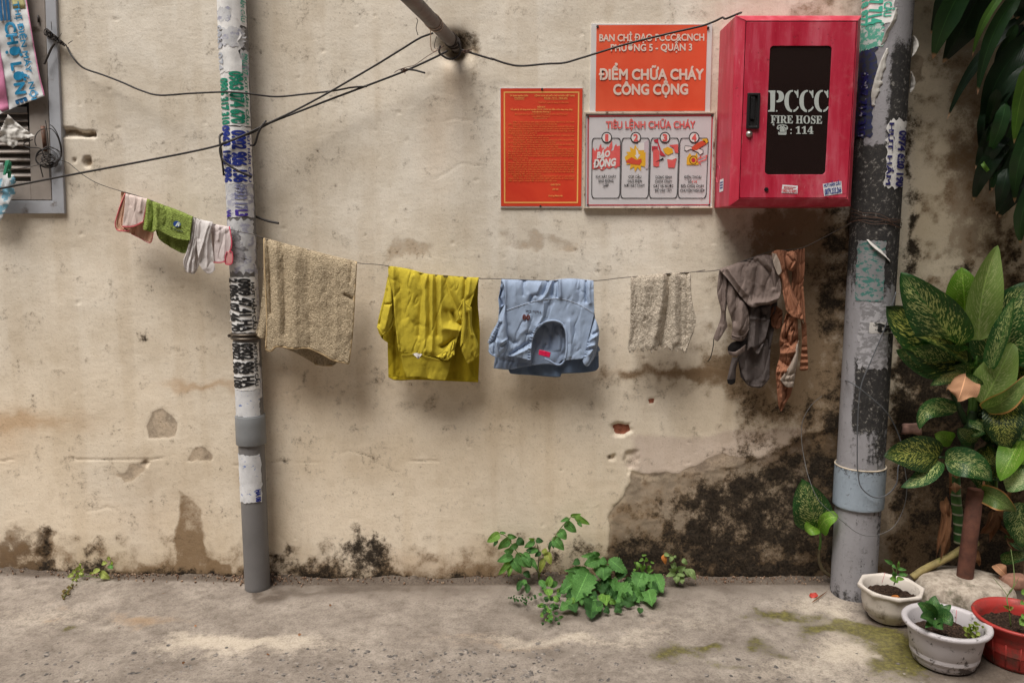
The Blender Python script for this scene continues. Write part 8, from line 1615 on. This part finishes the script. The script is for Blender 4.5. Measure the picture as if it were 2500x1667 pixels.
def blob_mesh(c, r, seed, nu=16, nv=10):
    V = []
    for i in range(nv):
        th = math.pi * (i + .5) / nv
        for j in range(nu):
            ph = 2 * math.pi * j / nu; s = .75 + .5 * float(vnoise(math.cos(ph) * math.sin(th) * 1.6 + 5, math.sin(ph) * math.sin(th) * 1.6 + math.cos(th) * 2, 1, seed)); f = lambda q: math.copysign(abs(q) ** .6, q)
            V.append((c[0] + r[0] * s * f(math.sin(th) * math.cos(ph)), c[1] + r[1] * s * f(math.sin(th) * math.sin(ph)), c[2] + r[2] * s * f(math.cos(th))))
    return np.array(V), [list(f) for f in grid_faces(nu, nv, True)] + [list(range(nu))[::-1], list(range(nu * (nv - 1), nu * nv))]
post()
# ------------------------------------------------------------------ pebbles in the concrete, crumbs along the wall
def chips():
    rg = random.Random(21); mb = MB()
    def chip(p, s, h, flat):
        k = rg.randint(5, 7); a0 = rg.uniform(0, 6.28); e = rg.uniform(.5, 1.0); rot = rg.uniform(0, 3.14); V = []
        for lev, zz in ((1.0, -.004), (.92, h * .7), (.6, h)):
            for j in range(k):
                a = a0 + 6.283 * j / k; r = s * lev * (.75 + .5 * rg.random()); x, y = r * math.cos(a), r * e * math.sin(a); V.append((p[0] + x * math.cos(rot) - y * math.sin(rot), p[1] + x * math.sin(rot) + y * math.cos(rot), p[2] + zz))
        Fc = [list(f) for f in grid_faces(k, 3, True)] + [[2 * k + j for j in range(k)]]; mb.add(V, Fc)
    n = 0
    while n < 640:
        dx, dy = rg.uniform(40, 2200), rg.uniform(1475, 1590)
        dens = (1.0 if 700 < dx < 1250 and dy > 1490 else .35 if dx < 1400 and dy > 1500 else .12)
        if rg.random() > dens: continue
        g = G(D(dx, dy)); gz = float(ground_h(np.array([g.x]), np.array([g.y]))[0]); chip((g.x, g.y, gz), rg.choice([.002, .003, .004, .005, .007, .010]), rg.uniform(.0004, .0016), True); n += 1
    m = Mat('dark aggregate', .85); m.base(m.ramp(m.noise(60, 2), [(.35, S(66, 62, 60)), (.5, S(104, 98, 94)), (.65, S(160, 150, 140))])); m.bump(m.noise(300, 3), .4, .001)
    o = part('pebbles', *mb.done(), m.m, loc=(0, 0, 0), smooth=False); tag(o, 'dark pebbles set in the worn concrete', kind='stuff')
    mb = MB()
    for k in range(620):
        dx = rg.uniform(0, 1960) if k < 330 else rg.choice([rg.gauss(650, 60), rg.gauss(560, 40), rg.gauss(1700, 110), rg.gauss(2100, 60), rg.gauss(260, 60)]); x = P(D(dx, 1338), -.01).x
        y = -abs(rg.gauss(0, .02)) - .004; gz = float(ground_h(np.array([x]), np.array([y]))[0]); chip((x, y, gz + .005), rg.choice([.0015, .002, .003, .004]), rg.uniform(.001, .003), False)
    m = Mat('crumbs of plaster', .95); m.base(m.ramp(m.noise(70, 2), [(.35, S(70, 54, 44)), (.5, S(128, 100, 80)), (.7, S(186, 164, 140))])); o = part('plaster_crumbs', *mb.done(), m.m, loc=(0, 0, 0), smooth=False); tag(o, 'crumbs of plaster and dirt along the foot of the wall', kind='stuff')
chips()
def litter(name, label, mp, a, b, wd, mat, cat='leaf', **k):
    p = mp(*a); q = mp(*b); o = leaf(None, mat, mp, a, b, wd, G(p, .006).y, G(q, .006).y, arch=0.0, n=8, nu=5, name=name, **k); tag(o, label, cat)
litter('dead_leaf', 'small curled dead leaf on the concrete left of the slim pipe', YG, (1020, 268), (1072, 254), 14, m_dry, prof='ovate', seed=3)
litter('dead_leaf', 'brown dead leaf flake under the lime towel side of the ground', YG, (705, 208), (742, 192), 18, m_dry, prof='ovate', seed=4)
litter('dead_leaf', 'round brown leaf flake on the ochre stain', YG, (748, 484), (776, 480), 14, m_dry2, prof='round', seed=5)
litter('red_litter', 'scrap of crumpled red litter left of the thick pipe', ZG, (200, 1000), (262, 992), 30, Mat('red litter', .5, S(176, 62, 52)).m, 'litter', prof='round', seed=6, wav=.4, roll=20)
litter('twig', 'thin dry twig beside the red litter', ZG, (215, 1045), (325, 965), 8, m_dry2, 'twig', prof='strap', seed=7, fold=.8)

rgl = random.Random(40)
for k, (x, y) in enumerate(((300, 190), (520, 560), (860, 440), (1160, 700), (1240, 460), (1700, 640), (1900, 520), (2100, 330))):
    litter('leaf_flake', ('tiny brown leaf flake near the trailing weed', 'tiny leaf flake in front of the ochre stain', 'dark leaf flake on the ochre stain', 'dark flake among the pebbles left of centre', 'brown flake in front of the slim pipe', 'curled flake at the bottom below the beige towel', 'reddish flake on the pale lime streak', 'thin flake right of the slim pipe foot')[k], YG, (x, y), (x + rgl.uniform(14, 30), y + rgl.uniform(-8, 8)), rgl.uniform(8, 14), (m_dry, m_dry2)[k % 2], prof='ovate', seed=k)
